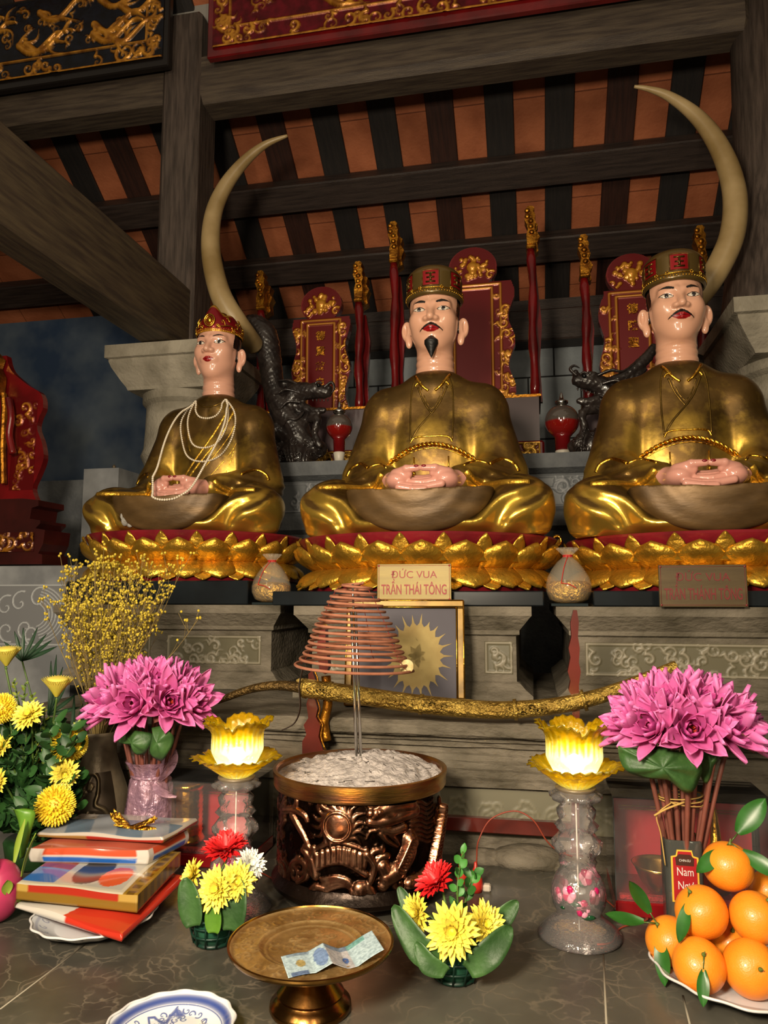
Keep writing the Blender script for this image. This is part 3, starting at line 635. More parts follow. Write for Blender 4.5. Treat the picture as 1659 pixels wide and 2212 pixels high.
def statue(kind, loc, label, headoff=(0, .0)):
    t = thing('seated_statue', label, 'statue', loc)
    if not BODY:
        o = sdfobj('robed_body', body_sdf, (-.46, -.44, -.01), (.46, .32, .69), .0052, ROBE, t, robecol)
        me = o.data
        BODY['b'] = me; BODY['h'] = sdfobj('hands', hands_sdf, (-.2, -.42, .08), (.2, -.19, .24), .0026, SKIN, t, lambda V: handcol(V)).data
        BODY['l'] = sdfobj('lap_cloth', lap_sdf, (-.26, -.455, -.005), (.26, -.05, .17), .004, LAPC, t).data
    else:
        for n, k in (('robed_body', 'b'), ('hands', 'h'), ('lap_cloth', 'l')):
            o = bpy.data.objects.new(n, BODY[k]); COL.objects.link(o); o.parent = t
    ho = [c for c in t.children if c.name.startswith('hands')][0]; k = .86 if kind != 'prince' else .78
    ho.scale = (k, .92, .92); ho.location = (0, .045-.27*.08, .19*.08+.012)
    for s in (1, -1):      # red painted thumb nails
        MB().ell((s*.014, -.3605, .2095), (.0095, .004, .0055), 12, 8).build('thumb_nail', REDD, ho)
    hx, hy = headoff; hz = .858; HL = (hx, .085+hy, hz)
    cf = {'king': lambda V: head_cols(V), 'king2': lambda V: head_cols(V), 'prince': lambda V: head_cols(V, '#cf9b84', False, .0225, .6)}[kind]
    sdfobj('head', head_sdf, (-.125, -.135, -.27), (.125, .125, .1), .0019 if kind != 'x' else .0022, SKIN, t, cf, HL).scale = (HS,)*3
    if kind == 'king':
        def bs(p): 
            w_ = np.clip((p[2]+.172)/.05, .02, 1)*np.clip((-.088-p[2])/.022, .05, 1)
            d = np.sqrt((p[0]/.023)**2+((p[1]+.088-.0*p[2])/.02)**2)-w_; return np.maximum(np.maximum(d*.014, p[2]+.094), -.172-p[2])
        sdfobj('goatee', bs, (-.03, -.115, -.18), (.03, -.055, -.085), .0018, M('black beard paint', '#0e0e0e', None, rough=.45, bump=.2, bscale=120), t, None, HL).scale = (HS,)*3
    if kind.startswith('king'):
        crown_king(t, HL)
    else: crown_prince(t, HL)
    robe(t, kind); return t
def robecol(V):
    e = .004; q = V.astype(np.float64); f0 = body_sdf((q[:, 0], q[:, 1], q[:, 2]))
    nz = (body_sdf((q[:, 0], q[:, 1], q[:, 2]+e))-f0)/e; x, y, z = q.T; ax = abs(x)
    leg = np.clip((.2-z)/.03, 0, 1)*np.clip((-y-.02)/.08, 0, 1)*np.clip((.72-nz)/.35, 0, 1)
    chest = np.exp(-((ax-.15)/.06)**2)*np.clip((z-.2)/.05, 0, 1)*np.clip((.5-z)/.16, 0, 1)*np.clip(-(y-.0)/.03, 0, 1)*.85  # lamp highlights down the chest sides, painted in as brighter gilding
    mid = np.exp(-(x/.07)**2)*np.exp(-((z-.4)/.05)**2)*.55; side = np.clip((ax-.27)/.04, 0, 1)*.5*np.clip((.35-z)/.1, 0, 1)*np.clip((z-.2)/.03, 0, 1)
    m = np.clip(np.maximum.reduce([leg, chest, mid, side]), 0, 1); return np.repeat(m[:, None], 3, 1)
def handcol(V):
    C_ = np.tile(np.array(lin('#c98f80')), (len(V), 1)); return C_
def crown_king(t, HL):
    mb = MB(); prof = [(.088, .045), (.0955, .047), (.098, .053), (.0975, .062), (.094, .066), (.0945, .09), (.0945, .115), (.091, .128), (.083, .14), (.065, .149), (.035, .1545), (.0001, .156)]
    def wob(a, z): return 0
    def cyl(m_, a, z, r): return (r*sin(a), -r*cos(a)*1.06+.008, z)
    n = 120; vs = []; cs = []
    zs_ = [(.090, .044), (.096, .046), (.0985, .052), (.0978, .0615), (.0945, .064)]+[(.0945+.0012*(.11-abs(.095-z)), z) for z in np.linspace(.066, .118, 16)]+[(.0935, .124), (.089, .132), (.079, .141), (.06, .149), (.03, .154), (.0001, .155)]
    gold = lin('#5d4a25'); red = lin('#8d1218'); m_ = len(zs_)
    for (r, z) in zs_:
        for i in range(n):
            a = 2*pi*i/n; vs.append((r*sin(a), .008-r*1.08*cos(a), z-.12*(.06-r*cos(a))*.0))
            am = (a+pi/6) % (pi/3)-pi/6; isr = abs(am) < radians(17.5) and .072 < z < .119
            cs.append(red if isr else gold)
    fs = [(j*n+i, j*n+(i+1) % n, (j+1)*n+(i+1) % n, (j+1)*n+i) for j in range(m_-1) for i in range(n)]
    mb.add(vs, fs); mb.c = cs
    h = mb.build('crown_hat', M('gilded red crown', '#ffffff', None, rough=.3, metal=.45, vcol=True, coat=.3), t, HL)
    h.scale = (HS, HS, HS*1.12)
    # panel frames, emblem and brim beads
    R_ = lambda a, z, e=0: ((.0955+e)*sin(a), .008-(.0955+e)*1.08*cos(a), z)
    for k in range(-2, 3):
        mb = MB(); a0 = k*pi/3; w_ = radians(17.5); pts = [R_(a0+w_*u, z, .0005) for u, z in ((-1, .072), (0, .072), (1, .072), (1, .095), (1, .119), (0, .119), (-1, .119), (-1, .095), (-1, .072))]
        mb.tube(pts, .0014, 6)
        for z, w2 in ((.082, .55), (.0955, .45), (.109, .55)): mb.tube([R_(a0-w_*w2, z, .001), R_(a0, z, .001), R_(a0+w_*w2, z, .001)], .0032, 6, flat=.8)
        mb.tube([R_(a0, .082, .001), R_(a0, .109, .001)], .0036, 6)
        mb.build('emblem', M('dark gilt emblem', '#6b5426', '#4a3816', 40, .3, .8), h)
    mb = MB()
    for i in range(64):
        a = 2*pi*i/64; r = .0985; mb.ell((r*sin(a), .008-r*1.08*cos(a), .0555), (.0028, .0028, .0028), 6, 5)
    for s in (0, 1): 
        for r_, z in ((.0975, .0635), (.0975, .047)): pass
    mb.tube([(.0985*sin(a), .008-.0985*1.08*cos(a), .0635) for a in np.linspace(0, 2*pi, 60)], .0018, 6, cap=False)
    for a in (-.75, -.38, .38, .75, 1.5, -1.5):
        for q in range(5): mb.ell(tuple(Vector(R_(a+.05*cos(q*1.3), .0655+.004*sin(q*1.3), .003))), (.0026,)*3, 6, 5)
    mb.build('brim_beads', GOLDS, h)
def crown_prince(t, HL):
    mb = MB(); n = 96; vs = []; cs = []; rows = 18
    for j in range(rows):
        v = j/(rows-1)
        for i in range(n):
            a = 2*pi*i/n; lob = abs(cos(a*2.5)) ; fz = .055*exp(-(min(a, 2*pi-a)/.55)**2); top = .075+fz*.7+.018*lob
            z = .045+(top)*v*.9; r = .091+.007*sin(v*pi*.8)-.03*v*v
            vs.append((r*sin(a), .01-r*1.06*cos(a), z)); edge = v < .1 or v > .93
            cs.append(lin('#b5842c') if edge else lin('#7d0f18'))
    vs.append((0, .01, .125)); cs.append(lin('#7d5a1c'))
    fs = [(j*n+i, j*n+(i+1) % n, (j+1)*n+(i+1) % n, (j+1)*n+i) for j in range(rows-1) for i in range(n)]
    fs += [((rows-1)*n+i, (rows-1)*n+(i+1) % n, rows*n) for i in range(n)]
    mb.add(vs, fs); mb.c = cs; h = mb.build('crown', M('gilded red crown', '#fff'), t, HL); h.scale = (HS,)*3
    def R_(a, z, e=0): v = (z-.045)/.09; r = .091+.007*sin(min(max(v, 0), 1)*pi*.8)-.03*v*v+e; return Vector((r*sin(a), .01-r*1.06*cos(a), z))
    mb = MB(); r_ = random.Random(5)
    c = R_(0, .088, .004)
    for q, rr in ((.022, .0032), (.0155, .002)): mb.tube([c+Vector((q*cos(a), -.002, q*1.1*sin(a))) for a in np.linspace(0, 2*pi, 28)], rr, 6, cap=False)
    mb.ell(c, (.011, .008, .012), 14, 10)
    for s in (1, -1):
        for k in range(9):
            a0 = s*(.35+.22*k); z0 = .06+.02*(k % 3); pts = [R_(a0+s*.16*u, z0+.012*sin(u*5+k), .003) for u in np.linspace(0, 1, 8)]; mb.tube(pts, lerpr([.003, .0024, .0008], 8), 6)
            mb.tube([R_(a0+.05*cos(u), z0+.006+.006*sin(u), .003) for u in np.linspace(0, 5, 9)], .0015, 5)
        mb.tube([R_(s*a, .052+.02*max(0, 1-abs(a-.9)), .004) for a in np.linspace(.3, 2.4, 22)], .0022, 6)
    mb.build('crown_ornament', GOLDS, h)
    mb = MB()
    for z in (.049, .057):
        for i in range(70): a = 2*pi*i/70; mb.ell(R_(a, z, .0015), (.0024,)*3, 6, 4)
    mb.build('brim_beads', GOLDS, h)
    MB().lathe([(.024, .125), (.03, .14), (.024, .152), (.012, .158), (.0001, .16)], 16, (0, .02, 0)).build('hair_bun', GOLDS, h)
def robe(t, kind):
    if kind.startswith('king'):
        for s in (1, -1):
            gold_tube([(s*.062, .60), (s*.075, .55), (s*.078, .45), (s*.075, .36)], .0035, 'lapel_edge', t, GOLDR, .0)
            gold_tube([(s*.065, .615), (s*.04, .575), (s*.012, .55)], .006, 'collar_band', t, GOLDS)
            gold_tube([(s*.04, .585), (s*.055, .58), (s*.062, .57)], .0045, 'collar_knot', t, GOLDS)
            gold_tube([(s*.21, .25), (s*.25, .278), (s*.29, .262), (s*.305, .235)], .008, 'sleeve_fold', t, GOLDS, -.004)
            gold_tube([(s*.13, .235), (s*.165, .262), (s*.21, .25)], .006, 'sleeve_fold', t, GOLDS, -.003)
            # tassels
            mb = MB(); x = s*.062
            for z0, z1, r0, r1 in ((.30, .245, .0025, .0025), (.245, .236, .006, .006), (.234, .215, .007, .0085), (.213, .2, .009, .0095)):
                y = front(body_sdf, x, z0)
                if y: mb.tube([(x, y-.004, z0), (x, y-.006, z1)], [r0, r1], 8)
            mb.build('belt_tassel', GOLDS, t)
            gold_tube([(s*.14, .212), (s*.16, .188), (s*.2, .170), (s*.27, .162), (s*.34, .160)], .0125, 'cuff_edge', t, GOLD, -.004)
        gold_tube([(-.05, .565), (-.03, .51), (0, .462)], .0045, 'lapel_cross', t, GOLDR, -.001)
        gold_tube([(.055, .565), (.03, .505), (0, .462), (-.045, .41), (-.072, .365)], .0045, 'lapel_cross', t, GOLDR, -.001)
        gold_tube([(-.038, .56), (-.02, .51), (0, .48)], .003, 'lapel_cross', t, GOLDR, -.001)
        gold_tube([(.04, .56), (.02, .505), (0, .48)], .003, 'lapel_cross', t, GOLDR, -.001)
        gold_tube([(-.075, .352), (-.06, .372), (0, .375), (.06, .372), (.075, .352)], .004, 'belt_knot', t, GOLDS)
        # twisted belt rope
        zb = lambda x: .345-2.4*x*x; mb = MB(); xs_ = np.linspace(-.155, .155, 75)
        for ph in (0, pi):
            pts = []
            for i, x in enumerate(xs_):
                y = front(body_sdf, x, zb(x))
                if y is not None: pts.append((x, y-.004+.004*cos(i*.9+ph), zb(x)+.0055*sin(i*.9+ph)))
            mb.tube(pts, .0048, 6)
        mb.build('belt_rope', GOLDS, t)
        gold_tube([(x, zb(x)-.014) for x in np.linspace(-.155, .155, 12)], .003, 'belt_edge', t, GOLDS)
    else:
        for k, (a, b, c) in enumerate((((.1, .58), (.02, .42), (-.1, .255)), ((.12, .56), (.05, .41), (-.09, .235)), ((.13, .5), (.07, .38), (-.06, .222)), ((.15, .44), (.1, .34), (-.01, .22)), ((-.1, .5), (-.07, .38), (-.02, .33)), ((.13, .38), (.1, .28), (.04, .22)))):
            gold_tube([a, b, c], .007 if k < 2 else .0045, 'robe_fold', t, GOLD, -.003)
        for s in (1, -1):
            gold_tube([(s*.21, .25), (s*.25, .278), (s*.29, .262), (s*.305, .235)], .008, 'sleeve_fold', t, GOLDS, -.004)
            gold_tube([(s*.14, .212), (s*.16, .188), (s*.2, .170), (s*.27, .162), (s*.34, .160)], .0125, 'cuff_edge', t, GOLD, -.004)
        gold_tube([(-.075, .605), (-.03, .575), (.03, .575), (.075, .605)], .004, 'neckline', t, GOLDR)
ZS = 1.69
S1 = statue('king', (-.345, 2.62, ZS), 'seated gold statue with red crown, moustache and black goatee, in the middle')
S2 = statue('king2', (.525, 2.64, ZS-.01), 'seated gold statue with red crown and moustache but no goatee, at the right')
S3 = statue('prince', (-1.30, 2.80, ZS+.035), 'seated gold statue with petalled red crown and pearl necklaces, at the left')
S3.scale = (.93, .96, .96); S3.rotation_euler.z = .0
# pearl necklaces on the left statue
def bs3(p): return body_sdf(p)
def necklace(w_, zb, lab, rr=.0052, squash=1):
    t = thing('pearl_necklace', lab, 'necklace', S3.location); t.scale = S3.scale; t.rotation_euler = S3.rotation_euler
    H = .605-zb; W = w_; q = [(0, zb), (.4*W, zb+.035*H), (.74*W, zb+.17*H), (W, zb+.5*H), (.93*W+.004, zb+.78*H), (.072, .608)]
    if zb < .2: q = [(0, .112), (.045, .12), (.08, .16), (.10, .26), (.122, .4), (.115, .52), (.074, .608)]
    half = catmull([(a, 0, b) for a, b in q], 7); ctl = [(-p.x, p.z) for p in half[::-1]]+[(p.x, p.z) for p in half[1:]]
    pts = []
    for x, z in ctl:
        if zb < .2: x += .04*max(0, min(1, (.56-z)/.4))
        y = front(body_sdf, x, z)
        yh = front(hands_sdf, x, z, -.45, 0, 200) if .1 < z < .25 else None
        yl = front(lap_sdf, x, z, -.45, 0, 200) if z < .2 else None
        ys = [v for v in (y, yh, yl) if v is not None]
        if zb < .2 and z < .56: ys.append(-.035-(.56-z)/(.56-.112)*.385)
        if ys: pts.append(Vector((x, min(ys)-rr, z)))
    # smooth and resample
    P_ = [np.array(p) for p in pts]
    for _ in range(6): P_ = [P_[0]]+[np.array([(P_[i-1][0]+2*P_[i][0]+P_[i+1][0])/4, min((P_[i-1][1]+2*P_[i][1]+P_[i+1][1])/4, P_[i][1]+.001), (P_[i-1][2]+2*P_[i][2]+P_[i+1][2])/4]) for i in range(1, len(P_)-1)]+[P_[-1]]
    Ls = np.cumsum([0]+[np.linalg.norm(P_[i+1]-P_[i]) for i in range(len(P_)-1)]); n = min(99, int(Ls[-1]/(2.05*rr)))
    n = int(Ls[-1]/(2.05*rr)); rr2 = rr; proto = None; extra = MB()
    for k in range(n):
        s_ = Ls[-1]*(k+.5)/n; p = [float(np.interp(s_, Ls, [q[i] for q in P_])) for i in range(3)]
        if k >= 99: extra.ell(p, (rr2,)*3, 10, 7); continue
        if proto is None: proto = MB().ell((0, 0, 0), (rr2,)*3, 10, 7).build('pearl', PEARL, t); o = proto
        else: o = proto.copy(); COL.objects.link(o)
        o.location = p
    if extra.v: tag(extra.build('pearls', PEARL, t), kind='stuff')
    MB().tube([Vector(q) for q in P_], .0012, 5).build('cord', M('gold thread', '#c39a4a', None, rough=.5), t)
necklace(.062, .52, 'shortest pearl strand close around the neck of the left statue', .0045)
necklace(.095, .385, 'second pearl strand hanging to the chest of the left statue', .0045)
necklace(.128, .325, 'third pearl strand reaching the belly of the left statue', .0045)
necklace(.125, .112, 'longest pearl strand looping below the hands of the left statue', .0047)
# lotus pedestals
LOT = {}
def lotus(cx, cy, r, zb, zt, lab, n=16, rot=0):
    t = thing('lotus_pedestal', lab, 'lotus pedestal', (cx, cy, zb), rot); H = zt-zb
    MB().lathe([(r*.93, 0), (r*.95, .012), (r*.9, .02), (r*.86, H*.3), (r*.84, H*.42), (r*.88, H*.55), (r*.955, H*.78), (r*.985, H*.9), (r*.995, H-.008), (r*.98, H), (r*.5, H+.001)], 96).build('pedestal_core', REDD, t, smooth=40)
    def pet(R0, z0, R1, z1, wid, bulge, n_=14, tipz=.012):
        m_ = MB(); half = wid/2
        def fn(u, v):
            a = (2*u-1); ww = half*(1-.0*v)*(max(1-(max(v-.45, 0)/.55)**2.2, 0)) if v > .45 else half*(.82+.4*v)
            x = a*ww; rr = R0+(R1-R0)*v+bulge*sin(pi*min(v*1.02, 1))**.7*(1-.75*a*a)+.006*(1-abs(a))*(v > .85)
            return (x, -sqrt(max(rr*rr-x*x, 0)), z0+(z1-z0)*v)
        m_.grid(fn, 12, n_); return m_
    key = round(r, 3)
    w0 = 2*pi*r/n
    ups = pet(r*.86, H*.40, r*1.005, H*.84, w0*1.0, .034).build('upper_petal', GOLD, t, solid=.006)
    md = pet(r*.93, H*.5, r*1.0, H*.97, w0*.42, .006).build('middle_petal', GOLD, t, solid=.005)
    lw = pet(r*.85, H*.42, r*.985, H*.06, w0*1.06, .026).build('lower_petal', GOLD, t, solid=.006)
    lw2 = pet(r*.93, H*.2, r*.995, H*.02, w0*.5, .002).build('lower_middle_petal', GOLD, t, solid=.005)
    for k in range(n):
        for base, off in ((ups, 0), (md, .5), (lw, .2), (lw2, .7)):
            o = base if k == 0 else base.copy()
            if k: COL.objects.link(o)
            o.rotation_euler = (0, 0, 2*pi*(k+off)/n)
lotus(-.362, 2.6, .455, 1.512, 1.688, 'gilded lotus pedestal with red rim under the middle statue', 22, .1)
lotus(.565, 2.63, .455, 1.512, 1.68, 'gilded lotus pedestal with red rim under the right statue', 22, .05)
lotus(-1.31, 2.76, .425, 1.549, 1.725, 'gilded lotus pedestal with red rim under the left statue', 22, 0)
for (x0, x1, y0, y1, nm) in ((-.775, .03, 2.15, 3.0, 'middle'), (.165, 1.05, 2.16, 3.0, 'right'), (-1.6, -.925, 2.33, 3.0, 'left')):
    o = MB().box((x0, y0, 1.469), (x1, y1, 1.5115 if nm != 'left' else 1.5485), bev=.003).build('base_slab', BLACKP, smooth=False)
    tag(o, 'polished black stone slab beneath the lotus pedestal of the %s statue' % nm, 'slab')
hp = P(1200, 1166, 2.52)
MB().tube([hp+Vector((.014*cos(a), 0, .016*sin(a))) for a in np.linspace(0, 2*pi, 24)], .005, 8, cap=False).build('side_ring', GOLDS, [o for o in bpy.data.objects if o.name == 'lotus_pedestal'][0]).matrix_parent_inverse = Matrix.Translation((.362, -2.6, -1.512))
PLW = M('bare chipped plaster', '#a8a49c', '#7f7b74', 40, .9, 0, .6, 120)
for (x, z, rx, rz_) in ((-.148, .045, .016, .022), (-.128, .028, .014, .010), (-.16, .062, .008, .014)):
    y = front(lap_sdf, x, z, -.5, .1); y = -.3 if y is None else y
    MB().ell((x, y+.004, z), (rx, .008, rz_), 12, 8).build('chipped_plaster', PLW, S3)
# ================================================================== REAR FURNITURE
IVORY = M('aged tusk ivory', '#a08a62', '#7d673f', 5, .38, 0, .12, 20, stretch=(1, 1, 1))
def tusk(pts, rad, lab, ymul):
    c = catmull(pts, 6); o = MB().tube(c, lerpr(rad, len(c)), 20).build('mounted_tusk', IVORY); return tag(o, lab, 'tusk')
k_ = 1/510.0
TL = [(548, 745, 3.3), (530, 722, 3.2), (508, 692, 3.13), (478, 640, 3.1), (460, 575, 3.1), (455, 515, 3.1), (463, 455, 3.1), (488, 400, 3.1), (527, 350, 3.1), (572, 313, 3.1), (621, 293, 3.1)]
tusk([P(*q) for q in TL], [.048, .05, .052, .05, .047, .044, .039, .034, .026, .017, .006], 'tall curved tusk rising behind the left statue beside the timber post', 1)
TR = [(1440, 705, 3.12), (1488, 660, 3.1), (1532, 608, 3.09), (1563, 555, 3.08), (1583, 500, 3.07), (1588, 430, 3.07), (1573, 362, 3.07), (1542, 298, 3.07), (1500, 247, 3.07), (1445, 208, 3.07), (1400, 192, 3.07), (1370, 187, 3.07)]
tusk([P(*q) for q in TR], [.046, .05, .05, .05, .049, .047, .043, .037, .029, .019, .011, .006], 'tall curved tusk rising behind the right statue, its tip pointing left', 1)
DW = M('dark carved ebony', '#2e2724', '#1d1817', 18, .3, 0, .3, 60, coat=.3)
for px, Yv in ((1475, 3.4),):
    b = P(px, 860, Yv); m = MB().lathe([(.1, 2.116), (.1, 2.15), (.07, 2.18), (.065, 2.45), (.085, 2.5), (.085, 2.53)], 24, (b.x, 3.36, 0)).build('tusk_stand', DW); tag(m, 'dark turned stand holding the foot of the %s tusk' % ('left' if px < 1000 else 'right'), 'stand')
CARV = M('lacquer carving', '#ffffff', None, rough=.3, metal=.35, vcol=True, coat=.2)
def outline_mask(f): return f
def throne(cx, Yt, zt, zb, hw, lab, chars, seed, posts, pbot, box=None, meds=.115):
    t = thing('ancestor_throne', lab, 'throne', (cx, Yt, 0)); r = random.Random(seed)
    zm = zt-meds; zbt = zt-2*meds*.86
    # tall tablet back
    def wid(z): return hw*(1+.09*sin(z*24+seed)) if z < zbt-.02 else hw*.62
    def prof(): 
        pts = [(wid(z), z) for z in np.linspace(zb, zbt, 22)]; pts += [(meds*sin(a)*1.02, zm-meds*cos(a)*.9) for a in np.linspace(.55, pi, 16)]
        return pts
    pr_ = prof(); MB().prism([(x, z) for x, z in pr_]+[(-x, z) for x, z in pr_[::-1][1:]], .012, .06).build('tablet_board', REDL, t, smooth=False)
    f = HF(-hw*1.12, hw*1.12, zb, zt, .0045)
    f.rect(-hw*.5, hw*.5, zb+.02, zbt-.03, .007, .005); f.rect(-hw*.72, hw*.72, zb+.0, zbt-.01, .006, .005)
    for sg in (1, -1):
        f.filler(r, 26, .028, .007, (min(sg*hw*.78, sg*hw*1.0), max(sg*hw*.78, sg*hw*1.0), zb+.02, zbt-.04))
        f.filler(r, 10, .014, .005, (min(sg*hw*.54, sg*hw*.68), max(sg*hw*.54, sg*hw*.68), zb+.02, zbt-.04))
    for k in range(38):
        a = r.uniform(0, 6.28); q = meds*.72*sqrt(r.random()); f.disc((q*cos(a), zm+q*.75*sin(a)), r.uniform(.007, .016), r.uniform(.006, .012))
    f.disc((0, zm), .03, .02); f.disc((0, zm-.03), .02, .016)
    for sg in (1, -1): f.scroll((sg*meds*.75, zm-meds*.4), .03, 0, .008, sg)
    def mask(U, V):
        b = (V < zbt) & (abs(U) < hw*(1+.09*np.sin(V*24+seed))*.98); c = ((U/meds)**2+((V-zm)/(meds*.9))**2) < .93; return b | c
    f.mesh('gilded_relief', lambda u, v, h: (u, .011-h, v), CARV, '#640e10', '#c48629', t, .001, .006, mask=mask)
    for i, ch in enumerate(chars): text('gilt_character', ch, .055, (-.0, .006, zbt-.12-i*.088), DGOLD, t, depth=.002, bold=.0012)
    for (x, ztop) in posts:
        x -= cx; pts = [(x+.004*sin(k*.9), -.12, pbot+(ztop-.2-pbot)*k/12) for k in range(13)]
        q = MB().tube(pts, [.021+.004*sin(k*1.9) for k in range(13)], 14).build('arm_post', REDL, t)
        m_ = MB(); zz = ztop-.2
        m_.box((x-.026, -.15, zz-.01), (x+.026, -.08, zz+.012), bev=.006)
        outl = [(-.02, 0), (-.022, .05), (-.014, .08), (-.02, .105), (-.03, .13), (-.022, .15), (-.026, .175), (-.015, .2), (.008, .202), (.02, .19), (.014, .172), (.024, .155), (.02, .13), (.026, .11), (.018, .085), (.024, .05), (.02, 0)]
        m_.prism([(x+a, zz+.01+b) for a, b in outl], -.15, -.085)
        for a, b in ((-.016, .186), (-.016, .155), (.0, .13), (.0, .1), (.004, .07)): m_.ell((x+a, -.15, zz+b), (.014, .012, .013), 10, 7)
        m_.build('dragon_finial', DGOLD, q, smooth=35)
        m_ = MB(); m_.prism([(x+a*.6, zz-.02+b*1.1) for a, b in ((.0, 0), (.06, .02), (.05, .06), (.075, .09), (.045, .12), (.06, .15), (.02, .17), (0, .1))], -.08, -.02)
        m_.build('side_carving', MT['carved gilding'], q, smooth=False)
        MB().prism([(x-.02, pbot), (x+.04, pbot), (x+.03, pbot+.2), (x+.045, pbot+.4), (x+.02, ztop-.25), (x-.01, ztop-.25)], -.05, -.02).build('arm_panel', REDL, t, smooth=False)
    if box:
        x0, x1 = box; x0 -= cx; x1 -= cx; zs_ = 2.117
        MB().box((x0, -.2, zs_+.12), (x1, .15, pbot-.012)).build('seat_box', M('plum lacquer', '#4a3a3d', '#3f3033', 5, .35), t, smooth=False)
        MB().box((x0-.01, -.21, pbot-.012), (x1+.01, .16, pbot)).build('seat_top', DGOLD, t, smooth=False)
        MB().box((x0-.01, -.22, zs_), (x1+.02, .15, zs_+.12), bev=.01).build('throne_base', REDL, t, smooth=False)
        f = HF(x0, x1, zs_+.005, zs_+.11, .004); f.rect(x0, x1, zs_+.005, zs_+.108, .006, .006); f.filler(r, int((x1-x0)*70), .026, .007)
        f.mesh('base_carving', lambda u, v, h: (u, -.222-h*1.5, v), CARV, '#4c1410', '#d6a43a', t, .001, .006)
    return t
def X(px, py, Y): return P(px, py, Y).x
def Z(px, py, Y): return P(px, py, Y).z
Yt = 3.78
throne(X(1022, 700, Yt), Yt, Z(1022, 527, Yt), 2.24, .20, 'middle red and gold throne with tall carved tablet behind the middle statue', '', 3, [(X(852, 600, 3.66), Z(852, 488, 3.66)), (X(1149, 600, 3.66), Z(1149, 455, 3.66))], Z(1130, 858, 3.62), (X(845, 900, 3.6), X(1165, 900, 3.6)), .125)
throne(X(692, 700, Yt+.05), Yt+.05, Z(690, 605, Yt), 2.24, .155, 'left red and gold throne with a tablet of four gilt characters, behind a black dragon', '德賢慈白', 5, [(X(563, 700, 3.7), Z(563, 592, 3.7)), (X(775, 700, 3.7), Z(775, 572, 3.7))], Z(780, 882, 3.66), (X(580, 900, 3.7), X(800, 900, 3.65)), .115)
throne(X(1368, 700, Yt), Yt, Z(1368, 540, Yt), 2.24, .155, 'right red and gold throne with a tablet of three gilt characters', '德陳聖', 7, [(X(1266, 700, 3.66), Z(1266, 516, 3.66)), (X(1515, 600, 3.66), Z(1515, 497, 3.66))], Z(1265, 870, 3.62), (X(1262, 900, 3.66), X(1500, 900, 3.66)), .12)
# dark dragons
def dragon(chains, blobs, cut, lab, seed, base, eyes=(), mane=(), teeth=()):
    pts = [q for c in chains for q in c]; O = P(*base)
    def loc(q): v = P(q[0], q[1], q[2]); return v-O
    segs = []
    for c in chains:
        cc = catmull([loc(q) for q in c], 3); rs = lerpr([q[3] for q in c], len(cc))
        segs += [(tuple(cc[i]), tuple(cc[i+1]), rs[i], rs[i+1]) for i in range(len(cc)-1)]
    bl = [(tuple(loc(q)), q[3]) for q in blobs]; ct = [(tuple(loc(q)), q[3]) for q in cut]
    lo = [min(min(s[0][i], s[1][i]) for s in segs)-.1 for i in range(3)]; hi = [max(max(s[0][i], s[1][i]) for s in segs)+.1 for i in range(3)]
    zb = 2.117-O.z
    def fn(p):
        d = None
        for a, b, r0, r1 in segs:
            e = s_cap(p, a, b, r0, r1); d = e if d is None else smin(d, e, .012)
        for c, r in bl: d = smin(d, s_ell([p[0]-c[0], p[1]-c[1], p[2]-c[2]], (0, 0, 0), r), .012)
        for c, r in ct: d = ssub(d, s_ell([p[0]-c[0], p[1]-c[1], p[2]-c[2]], (0, 0, 0), r), .01)
        x, y, z = p
        d = d+.0022*np.sin(x*230+2.2*np.sin(z*50+seed))*np.sin(z*230+2*np.sin(x*60))*np.ones_like(y)
        # wave carved base
        b = s_ell((x, y, z), ((lo[0]+hi[0])/2*.3+.0, .0, zb+.02), (.13, .1, .1)); b = b+.006*np.sin(60*np.sqrt(x*x+(z-zb)**2)+6*np.sin(x*40)); d = smin(d, b, .02)
        return np.maximum(d, zb-z)
    o = sdfobj('dragon_carving', fn, (lo[0], lo[1], zb-.01), (hi[0], hi[1], hi[2]), .0058, DW, None, None, O); tag(o, lab, 'dragon sculpture')
    r = random.Random(seed); sg = 1 if seed == 1 else -1
    def fy(x, z): return front(fn, x, z, lo[1], hi[1], 120)
    for k in range(26):        # carved wave curls of the base
        cx, cz = r.uniform(-.13, .13), r.uniform(zb+.01, zb+.115); q = r.uniform(.012, .026); pts = []
        for j in range(16):
            u = j/15; a = r.uniform(0, .1)+k+u*7.5; x, z = cx+q*(1-u*.8)*cos(a), cz+q*(1-u*.8)*sin(a); y = fy(x, z)
            if y is not None: pts.append((x, y-.002, z))
        if len(pts) > 4: MB().tube(pts, lerpr([.005, .003], len(pts)), 6).build('wave_curl', DW, o)
    for (c, s_) in eyes:
        v = loc(c); MB().ell(v, (.010, .008, .010), 12, 8).build('eye', M('black glass eye', '#0b0b0c', None, rough=.08), o); MB().tube([v+Vector((.016*cos(a), -.004, .013*sin(a)+.003)) for a in np.linspace(.2, 3.0, 10)], .0045, 6).build('brow', DW, o)
    for ch in mane:
        cc = catmull([loc(q) for q in ch], 6); MB().tube(cc, lerpr([.011, .012, .009, .003], len(cc)), 8, flat=.6).build('mane_strand', DW, o)
    for (a, b) in teeth:
        va, vb = loc(a), loc(b)
        for k in range(5): p = va.lerp(vb, k/4); MB().lathe([(.0045, 0), (.0035, -.008), (.0001, -.014)], 8, tuple(p)).build('tooth', DW, o)
    return o
Yd = 3.36
